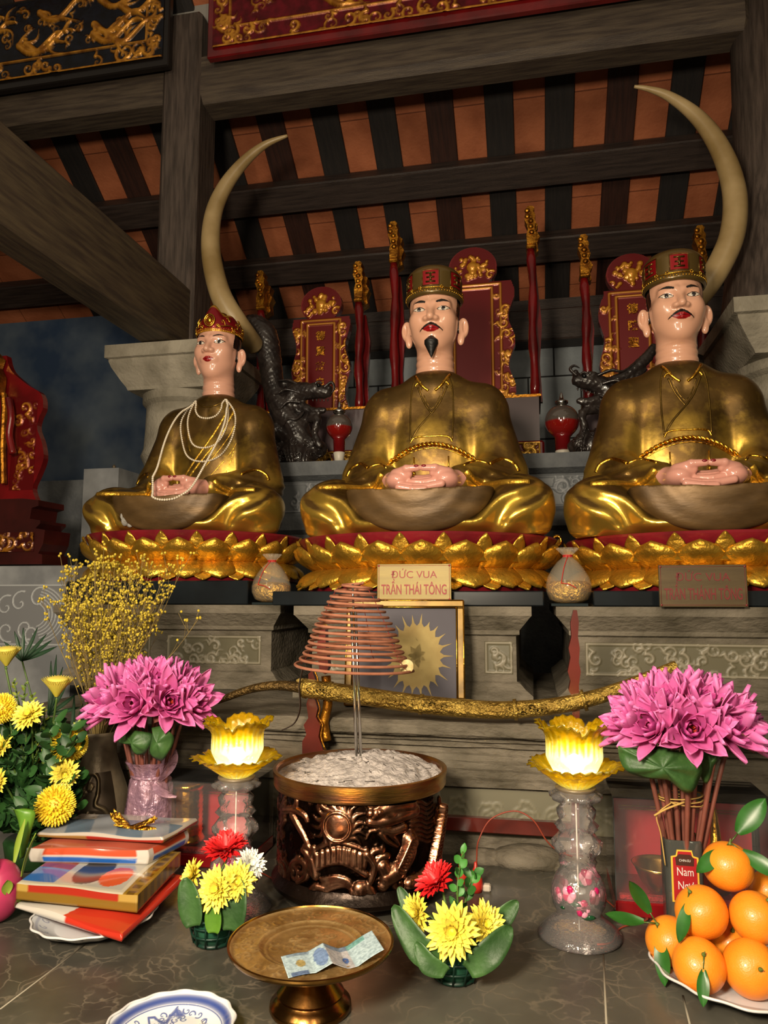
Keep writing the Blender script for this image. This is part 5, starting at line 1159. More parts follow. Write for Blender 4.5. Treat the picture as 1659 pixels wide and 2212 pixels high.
# ---- lotus lamps
def petal_glass():
    m = bpy.data.materials.new('amber edged petal glass'); m.use_nodes = True; nt = m.node_tree; N = nt.nodes; L = nt.links; out = N['Material Output']; N.remove(N['Principled BSDF'])
    at = N.new('ShaderNodeAttribute'); at.attribute_name = 'Col'
    tr = N.new('ShaderNodeBsdfTranslucent'); gl = N.new('ShaderNodeBsdfGlossy'); gl.inputs['Roughness'].default_value = .08; tp = N.new('ShaderNodeBsdfTransparent'); df = N.new('ShaderNodeBsdfDiffuse')
    for q in (tr, tp, df): L.new(at.outputs['Color'], q.inputs['Color'])
    m1 = N.new('ShaderNodeMixShader'); m1.inputs[0].default_value = .55; L.new(tr.outputs[0], m1.inputs[1]); L.new(tp.outputs[0], m1.inputs[2])
    m2 = N.new('ShaderNodeMixShader'); m2.inputs[0].default_value = .12; L.new(m1.outputs[0], m2.inputs[1]); L.new(df.outputs[0], m2.inputs[2])
    fr = N.new('ShaderNodeFresnel'); fr.inputs[0].default_value = 1.5; m3 = N.new('ShaderNodeMixShader'); L.new(fr.outputs[0], m3.inputs[0]); L.new(m2.outputs[0], m3.inputs[1]); L.new(gl.outputs[0], m3.inputs[2])
    nz = N.new('ShaderNodeTexNoise'); nz.inputs['Scale'].default_value = 90; tc = N.new('ShaderNodeTexCoord'); L.new(tc.outputs['Object'], nz.inputs[0]); bp = N.new('ShaderNodeBump'); bp.inputs['Strength'].default_value = .6; bp.inputs['Distance'].default_value = .01
    L.new(nz.outputs[0], bp.inputs['Height']); L.new(bp.outputs[0], gl.inputs['Normal']); L.new(bp.outputs[0], df.inputs['Normal'])
    L.new(m3.outputs[0], out.inputs[0]); return m
PGL = petal_glass()
def lamp(x, y, zsh, lab):
    t = thing('lotus_lamp', lab, 'lamp', (x, y, ZT)); k = 1.0
    h = zsh   # height of the metal cup under the shade
    wv = lambda a, z: .07*sin(9*a) if (.145 < z < .165 or .185 < z < .192 or .232 < z < .25) else .0
    MB().lathe([(.070, 0), (.073, .003), (.072, .008), (.062, .018), (.05, .027), (.042, .034), (.038, .042), (.046, .055), (.0485, .072), (.046, .09), (.038, .105), (.031, .115), (.031, .122), (.034, .127), (.031, .132), (.034, .14), (.042, .15), (.043, .16), (.036, .17), (.03, .178), (.038, .188), (.03, .198), (.034, .208), (.035, .216), (.026, .226), (.044, .236), (.046, .243), (.028, .252), (.022, .262), (.018, h)], 60, wob=wv).build('glass_stem', GLASS, t)
    MB().lathe([(.045, .056), (.0455, .072), (.044, .088)], 40).build('inner_tint', M('pink painted glass', '#e3a0a8', None, rough=.2, alpha=.18), t) if False else None
    # painted flowers inside the bulb
    m_ = MB()
    for q, a in enumerate((-2.6, -2.0, -1.45, -.9, -.35, .3, 1.2, 2.2)):
        zq = .074+.012*sin(q*2.3)
        for s_ in range(5):
            b = 2*pi*s_/5; c = Vector((.0425*cos(a), .0425*sin(a), zq)); tg = Vector((-sin(a), cos(a), 0)); m_.ell(c+tg*.006*cos(b)+Vector((0, 0, .007*sin(b))), (.0075, .0045, .0085), 8, 6, mtx=Matrix.Rotation(a+pi/2, 4, 'Z'), col='#b01a58' if s_ % 2 else '#d995ac')
        m_.ell(Vector((.0435*cos(a+.22), .0435*sin(a+.22), zq-.014)), (.012, .003, .0045), 8, 5, mtx=Matrix.Rotation(a+pi/2, 4, 'Z'), col='#123f24')
    m_.build('painted_flowers', VCG, t)
    MB().tube([(0, 0, .01), (0, 0, h-.005)], .0014, 8).build('wire', M('white wire', '#c9c4bb', None, rough=.5), t)
    MB().lathe([(.012, h-.012), (.018, h-.006), (.03, h+.004), (.036, h+.01), (.036, h+.013), (.0001, h+.013)], 32).build('metal_cup', BRONZE, t)
    def shade(n, r0, r1, z0, z1, ph, depth, nm, flare):
        m2 = MB(); nu = n*16
        def rad(u, v):
            a = 2*pi*u; l = abs(cos(n*a/2))**.5; up_ = flare < .7; s_ = (.62*min(1, v/.3)**.6+.38*max(0, (v-.6)/.4)**1.4) if up_ else (.62*min(1, v/.5)**.7+.38*max(0, (v-.45)/.55)**1.2)
            r = r0+(r1-r0)*s_*(1-.22*(1-l)*v); r += .0012*sin(n*a*8)*v+.0045*sin(n*a*5+2)*v**7
            z = z0+(z1-z0)*(v**.8)*(1-.24*(1-l)*v*v)-.008*max(0, v-.8)/.2*l+.0025*sin(n*a*5)*v**3
            return a+ph, r, z
        def fn(u, v): a, r, z = rad(u, v); return (r*cos(a), r*sin(a), z)
        def cf(u, v):
            l = .5+.5*cos(n*2*pi*u); q = min(1, max(0, (v-depth+.12*sin(n*2*pi*u*6))/.3)); c0, c1 = (250, 246, 205), (252, 216, 20)
            return tuple((c0[i]*(1-q)+c1[i]*q)/255 for i in range(3))
        m2.grid(fn, nu, 22, closeu=True, colfn=cf); return m2.build(nm, PGL, t, solid=.0022)
    shade(5, .022, .068, h+.02, h+.136, pi*.5+.2, .42, 'upper_glass_petals', .6)
    shade(5, .018, .088, h+.010, h+.062, pi*.5+.85, .02, 'lower_glass_petals', .75)
    MB().ell((0, 0, h+.05), (.017, .017, .02), 20, 14).build('bulb', M('lit white bulb', '#f3f6ff', None, emis=60), t)
    return t
lR = PZ(1252, 2022, ZT); LmR = lamp(lR.x, lR.y, P(1246, 1705, lR.y).z-ZT-.008, 'lit glass table lamp with amber lotus shade, at the right beside the oranges')
lL = PZ(505, 1962, ZT); t = copy_tree(LmR); t.location = (lL.x, lL.y, ZT); s_ = (P(486, 1680, lL.y).z-ZT-.008)/(P(1246, 1705, lR.y).z-ZT-.008); t.scale = (1, 1, s_); t['label'] = 'lit glass table lamp with amber lotus shade, at the left beside the incense burner'
# ---- brass footed tray and banknote
tc_ = P(672, 2038, 1.112); TX, TY = tc_.x, 1.112; TH = tc_.z-ZT; TR_ = .121
t = thing('footed_tray', 'round brass footed tray with embossed rim holding a folded banknote', 'tray', (TX, TY, ZT))
MB().lathe([(.058, 0), (.06, .004), (.059, .01), (.05, .016), (.047, .02), (.049, .024), (.042, .032), (.034, .042), (.029, .05), (.031, .054), (.028, .058), (.032, TH-.02), (.04, TH-.014), (.0001, TH-.013)], 64).build('foot', M('polished brass foot', '#9b7038', '#77522a', 12, .22, 1, .05, 60), t, smooth=50)
def zt_(r): return TH-.004+ (0 if r > .075 else 0) + (.0045*min(1, max(0, (r-.066)/.012))) + .003*(max(0, r-.11)/.01)
f = HF(-.122, .122, -.122, .122, .0018); r_ = random.Random(12)
for _ in range(150):
    a = r_.uniform(0, 6.28); q = r_.choice((r_.uniform(.08, .11), r_.uniform(0, .055))); f.scroll((q*cos(a), q*sin(a)), r_.uniform(.006, .011), r_.uniform(0, 6), .0016, r_.choice((1, -1)), 1.1)
for q, w_ in ((.118, .003), (.076, .002), (.066, .002)): f.ring((0, 0), q, w_, .0018)
BR2 = M('embossed brass', '#fff', '#cfc4b0', 30, .36, .7, .15, 90, vcol=True)
f.mesh('embossed_dish', lambda u, v, h: (u, v, zt_(math.hypot(u, v))+h*.9), BR2, '#ab8a58', '#c4a673', t, .0003, .0015, mask=lambda U, V: np.hypot(U, V) < .1205)
MB().lathe([(.0001, TH-.014), (.066, TH-.012), (.08, TH-.007), (.112, TH-.005), (.1195, TH-.001), (.1215, TH+.003), (.1215, TH+.006), (.119, TH+.0065), (.1175, TH+.004)], 96, cap=False).build('dish_underside', M('brass underside', '#a07a40', '#85612f', 12, .25, 1), t, smooth=50)
# banknote: folded strip
bl = PZ(630, 2083, ZT+TH+.004); br_ = PZ(806, 2040, ZT+TH+.012)
def note(u, v):
    x = .135*(u-.5); z = .002+.011*(1-abs(u-.45)/.17)*(abs(u-.45) < .17)+(.016*max(0, u-.72)/.28)**1+.0015*sin(u*9); y = (v-.5)*.062; return (x, y+.004*u, z)
def notec(u, v):
    b = '#a9bdc4'; 
    if .12 < u < .22 and abs(v-.5) < .16 and ((u-.17)/.05)**2+((v-.5)/.16)**2 < 1: b = '#a08d58'
    elif .30 < u < .45 and ((u-.38)/.07)**2+((v-.5)/.4)**2 < 1: b = '#6f87ad'
    elif ((u-.63)/.035)**2+((v-.35)/.13)**2 < 1: b = '#3f5b8f'
    elif v > .78 and .45 < u < .9: b = '#6f7f92' if u < .7 else '#6b9a94'
    elif v < .16 and .04 < u < .22: b = '#5c6f8f'
    elif v > .85 and .05 < u < .3: b = '#7a8d9c'
    elif .45 < u < .7: b = '#a9a6a8'
    c = lin(b); return tuple(int(b[i:i+2], 16)/255 for i in (1, 3, 5))
m_ = MB(); m_.grid(note, 90, 40, colfn=notec); a_ = atan2(br_.y-bl.y, br_.x-bl.x)
o = m_.build('banknote', M('printed banknote', '#fff', '#c8ccd0', 220, .55, vcol=True), None, ((bl.x+br_.x)/2-.0, (bl.y+br_.y)/2-.004, ZT+TH+.0), solid=.0004); o.rotation_euler = (0, 0, a_-.05)
tag(o, 'pale blue folded banknote lying on the brass tray', 'banknote')
# ---- porcelain plates
def plate(x, y, r, lab, deco, seed, zrim=.018):
    t = thing('porcelain_plate', lab, 'plate', (x, y, ZT)); sc_ = lambda a: 1+.018*cos(a*14)
    prof = lambda q: .004+zrim*max(0, (q-.62)/.38)**1.3
    m2 = MB(); m2.grid(lambda u, v: (r*v*sc_(2*pi*u)*cos(2*pi*u), r*v*sc_(2*pi*u)*sin(2*pi*u), prof(v)-.003+.0), 120, 14, closeu=True); m2.lathe([(r*.55, -.0), (r*.57, 0), (r*.57, .003)], 60)
    m2.build('plate_underside', M('white porcelain', '#c8c8c8', None, rough=.12, coat=.6), t)
    f = HF(-r, r, -r, r, r/150); rr2 = random.Random(seed)
    R_ = np.hypot(f.U, f.V)/r
    if deco:
        for _ in range(12):
            a = rr2.uniform(0, 6.28); b = a+.9; q = r*rr2.uniform(.3, .6)
            f.stroke([(q*(1+.25*sin(k*1.4))*cos(a+(b-a)*k/7), q*(1+.25*sin(k*1.4))*sin(a+(b-a)*k/7)) for k in range(8)], r*.05, r*.02, .01)
            f.disc((q*1.1*cos(a), q*1.1*sin(a)), r*.08, .01)
        for _ in range(90): a = rr2.uniform(0, 6.28); q = r*rr2.uniform(.1, .72); f.scroll((q*cos(a), q*sin(a)), r*.07, rr2.uniform(0, 6), r*.016, 1, 1, .01)
        f.ring((0, 0), r*.88, r*.07, .0105); f.ring((0, 0), r*.8, r*.01, .01)
    else: f.ring((0, 0), r*.9, r*.03, .004); [f.scroll((r*.78*cos(a), r*.78*sin(a)), r*.07, a, r*.016, 1, 1, .006) for a in np.linspace(0, 6, 22)]
    f.mesh('painted_face', lambda u, v, h: (u, v, prof(min(1, math.hypot(u, v)/r))+.0008), VCG, '#c9ccd0', '#20387f', t, .0005, .011, mask=lambda U, V: np.hypot(U, V) < r*.985)
    m2 = MB(); m2.tube([(r*.992*sc_(a)*cos(a), r*.992*sc_(a)*sin(a), .0035+zrim) for a in np.linspace(0, 2*pi, 140)], .0022, 6, cap=False); m2.build('rim', MT['white porcelain'], t)
    return t
b = PZ(366, 2225, ZT+.015); plate(b.x, b.y, .087, 'white porcelain plate painted with blue dragons at the bottom edge', True, 5)
b = PZ(1612, 2105, ZT+.01); plate(b.x, b.y, .142, 'large white porcelain plate carrying the oranges', False, 7, .022); OPX, OPY = b.x, b.y
b = PZ(205, 1985, ZT+.012); plate(b.x, b.y, .108, 'blue and white porcelain plate under the stack of votive packets', False, 9, .02)
# ---- oranges
ORM = M('orange peel', '#e88c24', '#e07f18', 20, .36, 0, .12, 420, sss=.06, coat=.15)
LEAFM = LEAF
def leafmesh(m2, base, d, up_, L_, W_, col='#2f6326', fold=.25):
    d = Vector(d).normalized(); up_ = Vector(up_); x_ = d.cross(up_).normalized(); n_ = x_.cross(d)
    T = Matrix((x_.to_4d(), n_.to_4d(), d.to_4d(), (0, 0, 0, 1))).transposed(); T = Matrix.Translation(base) @ Matrix(((x_.x, n_.x, d.x, 0), (x_.y, n_.y, d.y, 0), (x_.z, n_.z, d.z, 0), (0, 0, 0, 1)))
    m2.petal(T, L_, W_, -fold, .15, 6, 9, col)
def orange(px, py, zz, r, lab, tilt=(0, 0), leaves=()):
    c = PZ(px, py, zz); t = thing('orange', lab, 'orange', (c.x, c.y, c.z-r), 0, None)
    R_ = Euler((tilt[0], tilt[1], 0)).to_matrix().to_4x4(); T0 = Matrix.Translation((0, 0, r)) @ R_
    m2 = MB(); 
    def fn(u, v): 
        q = pi*v; rr2 = r*(1-.05*cos(q)**6); return T0 @ Vector((rr2*sin(q)*cos(2*pi*u), rr2*sin(q)*sin(2*pi*u), -rr2*.97*cos(q)+(-.0012*exp(-((pi-q)/.12)**2))))
    m2.grid(fn, 48, 36, closeu=True); m2.build('peel', ORM, t)
    m3 = MB(); m3.lathe([(.0035, -.001), (.003, .001), (.0012, .003), (.001, .008), (.0001, .009)], 8, mtx=T0 @ Matrix.Translation((0, 0, r*.955))); m3.build('stem', M('green stalk', '#5a6b2c', None, rough=.6), t)
    for (dx, dy, dz, L_, W_, ux, uy, uz) in leaves:
        m4 = MB(); b0 = T0 @ Vector((0, 0, r*.99)); e = b0+Vector((dx, dy, dz)).normalized()*.02; m4.tube([b0, e], .0012, 6, col='#4a5e28'); leafmesh(m4, e, (dx, dy, dz), (ux, uy, uz), L_, W_); m4.build('leaf', M('citrus leaf', '#fff', '#c8d0b8', 30, .35, vcol=True), t)
    return t
ro = .0385; zb0 = ZT+.006+ro
orange(1510, 2085, zb0, ro, 'front left orange with a small stalk and leaf hanging over it', (.75, .1), [(-.2, -.5, -1, .05, .018, 0, -1, .3)])
orange(1622, 2092, zb0, ro+.002, 'front right orange showing its navel toward the viewer', (1.15, .3))
orange(1446, 2032, zb0, ro-.001, 'orange at the left edge of the plate under two long leaves', (.3, -.6), [(-.6, -.2, 1, .07, .022, 0, -1, 0), (-1, -.1, .05, .065, .024, 0, -.6, 1), (.1, -.6, -1, .07, .026, -.5, -1, 0)])
orange(1578, 2036, zb0+.0, ro-.006, 'small orange with a green stalk in the gap behind the front pair', (.6, 0))
orange(1515, 1970, zb0+.058, ro+.0015, 'second layer orange at the left with a stalk and one leaf', (.25, -.5), [(-.35, -.6, -1, .062, .02, -.5, -1, 0)])
orange(1632, 1982, zb0+.058, ro, 'second layer orange at the right edge of the picture', (.3, .5))
orange(1572, 1871, zb0+.116, ro+.001, 'topmost orange of the pile with leaves on both sides', (.15, .1), [(-.8, -.3, -.6, .06, .024, -.3, -1, .3), (.8, -.3, -.5, .066, .026, .3, -1, .2), (.7, .2, .75, .075, .035, 0, -.8, .6)])
orange(1660, 1925, zb0+.06, ro-.006, 'orange mostly hidden behind the topmost orange at the right', (.3, .5))
# ---- flowers
def bloom_pom(m2, T, r, n=300, col='#dcb820', col2='#ecd23c', squash=.8, cone=0):
    for k in range(n):
        q = (k+.5)/n; ph = math.acos(1-q*1.55); a = k*2.39996
        d = Vector((sin(ph)*cos(a), sin(ph)*sin(a), cos(ph)*squash)); R_ = d.to_track_quat('Z', 'Y').to_matrix().to_4x4(); 
        m2.petal(T @ Matrix.Translation(d*r*.62) @ R_ @ Matrix.Rotation(a*.5, 4, 'Z'), r*.38, r*.13, .5, .25*sin(k), 2, 3, col, col2)
    m2.ell(T @ Vector((0, 0, 0)), (r*.72, r*.72, r*.6), 16, 10, T.to_3x3().to_4x4(), col)
    m2.lathe([(.003, -r*.75), (r*.3, -r*.6), (r*.55, -r*.3)], 16, mtx=T, col='#5d7a2a')
def bloom_daisy(m2, T, r, layers=((1.35, 22, 1), (1.05, 20, .85), (.75, 16, .65), (.4, 12, .45)), col='#d6ba2a', col2='#e8d85a', wid=.2, heart=None, jit=.12, seed=0):
    rr2 = random.Random(seed)
    for (tilt, n, L_) in layers:
        for k in range(n):
            a = 2*pi*k/n+tilt*3+rr2.uniform(-.1, .1); tt = tilt+rr2.uniform(-jit, jit)
            m2.petal(T @ Matrix.Rotation(a, 4, 'Z') @ Matrix.Translation((0, r*.05, 0)) @ Matrix.Rotation(-tt, 4, 'X'), r*L_*rr2.uniform(.88, 1.08), r*wid*1.25, .55, .12, 2, 5, col, col2, tip=0)
    m2.ell(T @ Vector((0, 0, r*.06)), (r*.2, r*.2, r*.14), 10, 6, T.to_3x3().to_4x4(), heart or col)
    m2.lathe([(.002, -r*.35), (r*.16, -r*.25), (r*.2, -.002)], 12, mtx=T, col='#4d6b25')
def bloom_cup(m2, T, r, col='#cdb53a', col2='#dcc958'):
    for j in range(4):
        for k in range(34):
            a = 2*pi*(k+.5*j)/34; m2.petal(T @ Matrix.Rotation(a, 4, 'Z') @ Matrix.Translation((0, r*(.1-.02*j), 0)) @ Matrix.Rotation(-(.55-.09*j), 4, 'X'), r*(1.45-.07*j), r*.17, .3, .1, 2, 4, col, col2)
    m2.ell(T @ Vector((0, 0, r*1.08)), (r*.62, r*.62, r*.16), 20, 8, T.to_3x3().to_4x4(), col2)
def orient(p, d, roll=0): return Matrix.Translation(p) @ Vector(d).to_track_quat('Z', 'Y').to_matrix().to_4x4() @ Matrix.Rotation(roll, 4, 'Z')
def flower(kind, px, py, Yf, r, d, root, lab, cat='flower', name='chrysanthemum', **kw):
    c = P(px, py, Yf) if not isinstance(px, Vector) else px; rt = Vector(root); t = thing(name, lab, cat, rt); v = c-rt
    m2 = MB(); T = orient(v, d); {'pom': bloom_pom, 'daisy': bloom_daisy, 'cup': bloom_cup}[kind](m2, T, r, **kw); m2.build('bloom', VCP, t)
    dn = Vector(d).normalized(); MB().tube(catmull([(0, 0, 0), v*.5+Vector((0, 0, .01)), v-dn*r*.45, v-dn*r*.2], 5), .0024, 7).build('stem', M('flower stem', '#4c6628', '#39501f', 20, .5), t)
    return t
# left bouquet
BR = Vector((X(50, 1800, 1.5), 1.55, ZT+.05))
t = thing('flower_basket', 'dark green basket at the root of the chrysanthemum bouquet', 'basket', (BR.x, BR.y, ZT)); MB().lathe([(.05, 0), (.062, .01), (.07, .055), (.066, .06), (.0001, .05)], 30).build('basket_body', DLEAF, t)
flower('pom', 119, 1740, 1.42, .043, (.15, -1, .25), BR, 'round yellow pompon chrysanthemum, lowest and largest in the left bouquet')
flower('pom', 150, 1607, 1.48, .040, (.5, -.9, .2), BR, 'yellow pompon chrysanthemum beside the bronze vase in the left bouquet', squash=.6)
flower('pom', 4, 1530, 1.45, .034, (-.1, -1, .2), BR, 'yellow pompon chrysanthemum cut by the left edge of the picture')
flower('daisy', 62, 1545, 1.46, .036, (.1, -.8, .6), BR, 'loose petalled yellow chrysanthemum in the upper left bouquet', seed=2)
flower('daisy', 140, 1672, 1.46, .032, (.6, -.9, .0), BR, 'loose petalled yellow chrysanthemum between the two large pompons', seed=3)
flower('daisy', 6, 1612, 1.46, .028, (-.2, -.8, .4), BR, 'small yellow chrysanthemum at the left edge below the cut pompon', seed=4)
flower('cup', 122, 1505, 1.5, .036, (.1, -.1, 1), BR, 'pale yellow cup shaped bloom seen from the side above the bouquet')
flower('cup', 14, 1438, 1.55, .036, (.05, -.15, 1), BR, 'pale yellow cup shaped bloom at the top left corner of the bouquet')
flower('daisy', -4, 1690, 1.44, .03, (-.2, -.9, .2), BR, 'yellow chrysanthemum half outside the left edge', seed=8)
def leafy(rs, root, tip, n, L_, W_, lab, group, mat, name='leafy_stem', col='#2c5224', col2='#1d3d1a', lobes=False):
    t = thing(name, lab, 'foliage', root, 0, group); v = Vector(tip)-Vector(root); bend = Vector((rs.uniform(-.03, .03), rs.uniform(-.03, .0), .02)); m2 = MB(); cp = catmull([(0, 0, 0), v*.5+bend, v], n//2+2)
    MB().tube(cp, .0016, 6).build('stem', MT['flower stem'], t)
    for k in range(n):
        q = .25+.75*(k+.5)/n; c = cp[min(int(q*(len(cp)-1)), len(cp)-1)]; a = k*2.4+rs.uniform(-.4, .4); d = (v.normalized()*.5+Vector((cos(a), sin(a)*.8-.25, rs.uniform(-.3, .4)))).normalized()
        leafmesh(m2, c, d, (rs.uniform(-.3, .3), -1, .7), L_*rs.uniform(.7, 1.2), W_*rs.uniform(.8, 1.1), col if rs.random() < .5 else col2, .2)
    m2.build('leaves', VCP, t); return t
rs = random.Random(21)
for k in range(64):
    px, py = rs.uniform(-30, 175), rs.uniform(1530, 1800); 
    if px > 120 and py < 1560: py += 60
    leafy(rs, BR, P(px, py, rs.uniform(1.44, 1.56)), 17, .04, .024, 'dark green leafy stem among the yellow chrysanthemums', 'leafy stems of the left bouquet', None)
for k, (px, py) in enumerate(((30, 1470), (70, 1500), (55, 1475), (10, 1500), (95, 1530), (170, 1560), (15, 1570))):
    leafy(rs, BR, P(px, py, 1.5), 46, .011, .006, 'feathery yellow green filler sprig rising at the top of the left bouquet', 'feathery sprigs of the left bouquet', None, 'filler_sprig', '#7f8a2a', '#5a6e26')
# fan palm
for i, (c0, tips) in enumerate((((48, 1428), [(20, 1392), (40, 1372), (57, 1365), (85, 1365), (102, 1378), (112, 1390), (122, 1402)]), ((105, 1545), [(132, 1428), (142, 1452), (150, 1480), (165, 1505), (172, 1530), (120, 1440)]), ((150, 1620), [(185, 1560), (190, 1590), (185, 1530), (170, 1510)]))):
    c = P(*c0, 1.66); t = thing('palm_frond', ('small fan palm frond, upper one at the left', 'long fan palm frond behind the cup shaped bloom', 'lowest dark palm frond beside the bronze vase')[i], 'palm leaf', BR); m2 = MB()
    for tp in tips:
        v = P(*tp, 1.68)-c; leafmesh(m2, c-BR, v, (0, -1, .2), v.length*1.15, .011, '#1b3520', .6)
    m2.build('blades', VCP, t); MB().tube(catmull([(0, 0, 0), (c-BR)*.6+Vector((0, .03, 0)), c-BR], 5), .002, 6).build('stem', MT['flower stem'], t)
# folded green ribbon leaf and dragon fruit
p0 = PZ(60, 1850, ZT+.002); t = thing('banana_leaf', 'glossy light green folded leaf beside the dragon fruit', 'leaf', p0); m2 = MB()
q = [P(x, y, 1.36)-p0 for x, y in ((24, 1745), (30, 1752), (44, 1790), (50, 1850))]; w_ = [P(x, y, 1.36)-p0 for x, y in ((55, 1745), (76, 1756), (66, 1800), (52, 1852))]
qa, wa = catmull(q, 6), catmull(w_, 6); m2.grid(lambda u, v: tuple(qa[int(v*18)].lerp(wa[int(v*18)], u)+Vector((0, -.012*sin(pi*u), 0))), 6, 18); m2.build('leaf_blade', LLEAF, t, solid=.0008)
c = PZ(-4, 1930, ZT+.05); t = thing('dragon_fruit', 'pink dragon fruit with long green scales at the left edge', 'dragon fruit', (c.x, c.y, ZT)); m2 = MB()
m2.ell((0, 0, .055), (.042, .042, .055), 28, 18); m2.build('pink_skin', M('dragon fruit skin', '#b0305a', '#93324f', 12, .4), t)
for k in range(12):
    m2 = MB(); a = k*2.4; z_ = .03+.006*k; r_ = .041*sqrt(max(0, 1-((z_-.055)/.055)**2)); hh = .03+.05*(k > 7); d = Vector((cos(a)*.35-.25, sin(a)*.35, 1 if k > 3 else .3)); leafmesh(m2, (r_*cos(a), r_*sin(a), z_), d, (cos(a), sin(a), .1), hh, .02, '#7f9433', .3); m2.build('green_scale', VCP, t)
# ---- bronze vase with dried flowers
vb = P(222, 1580, 1.72); VX, VY = vb.x, 1.70; VH = Z(222, 1578, VY)-ZT
t = thing('bronze_vase', 'dark bronze vase with embossed blossoms holding the dried flowers', 'vase', (VX, VY, ZT)); k = VH/.30
vp = [(.05, 0), (.06, .005), (.078, .03), (.086, .07), (.082, .11), (.07, .155), (.055, .2), (.046, .235), (.044, .265), (.049, .29), (.056, .3), (.054, .301), (.046, .29), (.04, .26), (.038, .2)]
MB().lathe([(r, z*k) for r, z in vp], 64).build('vase_body', BRONZE, t)
def vr(z): return float(np.interp(z/k, [q[1] for q in vp[:11]], [q[0] for q in vp[:11]]))
f = HF(-.095, .1, .03, .2*k, .002); r_ = random.Random(3)
S2 = lambda p, a, b: f.stroke([(q.x, q.z) for q in catmull([(u, 0, v) for u, v in p], 5)], a, b)
S2([(-.01, .19*k), (.03, .2*k), (.05, .185*k), (.05, .15*k), (.045, .125*k), (.065, .11*k), (.078, .08*k), (.07, .05*k), (.045, .035*k)], .0045, .004)
S2([(-.06, .03*k), (-.04, .07*k), (-.01, .1*k), (.02, .16*k)], .003, .002); S2([(-.06, .1*k), (-.03, .06*k), (.03, .05*k), (.05, .07*k)], .003, .002)
for _ in range(26):
    c = (r_.uniform(-.07, .045), r_.uniform(.035, .17)*k)
    for s_ in range(5): a = 2*pi*s_/5; f.disc((c[0]+.005*cos(a), c[1]+.005*sin(a)), .0036, .003)
    f.leafy(c, (c[0]+r_.uniform(-.02, .02), c[1]+r_.uniform(-.02, .02)), .3, .003)
f.mesh('blossom_relief', lambda u, v, h: ((vr(v)+.0003+h*.8)*sin(u/.08), -(vr(v)+.0003+h*.8)*cos(u/.08), v), M('bronze relief', '#fff', None, rough=.4, metal=.8, vcol=True), '#463c31', '#6d6049', t, .0004, .003, mask=lambda U, V: abs(U) < .094)
DRY = M('dried stem', '#86713f', '#5f4f2c', 20, .8); BUD = M('dried yellow bud', '#c2ab34', '#a38d28', 60, .7); mouth = Vector((VX, VY, ZT+VH-.06))
protos = []
r_ = random.Random(17)
def sprig(tipv, nb, proto=None):
    t = thing('dried_flower_sprig', 'dried brown sprig with tiny yellow button buds in the bronze vase', 'dried flower', mouth, 0, 'dried sprigs in the bronze vase'); v = Vector(tipv)
    m1 = MB(); m2 = MB(); cp = catmull([(0, 0, 0), v*.35+Vector((0, 0, .03)), v*.75, v], 6); m1.tube(cp, lerpr([.0014, .0007], len(cp)), 5)
    for k in range(nb):
        q = r_.uniform(.42, 1); c = cp[int(q*(len(cp)-1))]; a = r_.uniform(0, 6.28); e = c+Vector((cos(a)*.6, sin(a)*.6, 1.1)).normalized()*r_.uniform(.018, .055); m1.tube([c, c.lerp(e, .5)+Vector((0, 0, -.003)), e], .0005, 4, cap=False)
        for s_ in range(r_.randint(1, 3)): m2.ell(e+Vector((r_.uniform(-.006, .006), r_.uniform(-.006, .006), r_.uniform(-.005, .005))), (.0033, .0033, .0035), 7, 5)
    for s_ in range(3): m2.ell(v+Vector((r_.uniform(-.006, .006), r_.uniform(-.006, .006), r_.uniform(-.004, .006))), (.0033, .0033, .0035), 7, 5)
    m1.build('stem', DRY, t); m2.build('buds', BUD, t); return t
for k in range(14):
    a = (k/13-.5); px = 250+a*230*1.0; py = r_.uniform(1185, 1250)+abs(a)*60; sp = sprig(P(px, py, VY+r_.uniform(-.07, .07))-mouth, 16); protos.append(sp)
for k in range(78):
    s0 = protos[r_.randrange(14)]; c = copy_tree(s0); c.rotation_euler = (r_.uniform(-.12, .12), r_.uniform(-.13, .1), r_.uniform(-.35, .35)); q = r_.uniform(.62, 1.0); c.scale = (q, q, q)
for px, py in ((430, 1335), (395, 1225), (130, 1200), (140, 1375)): sprig(P(px, py, VY)-mouth, 5)
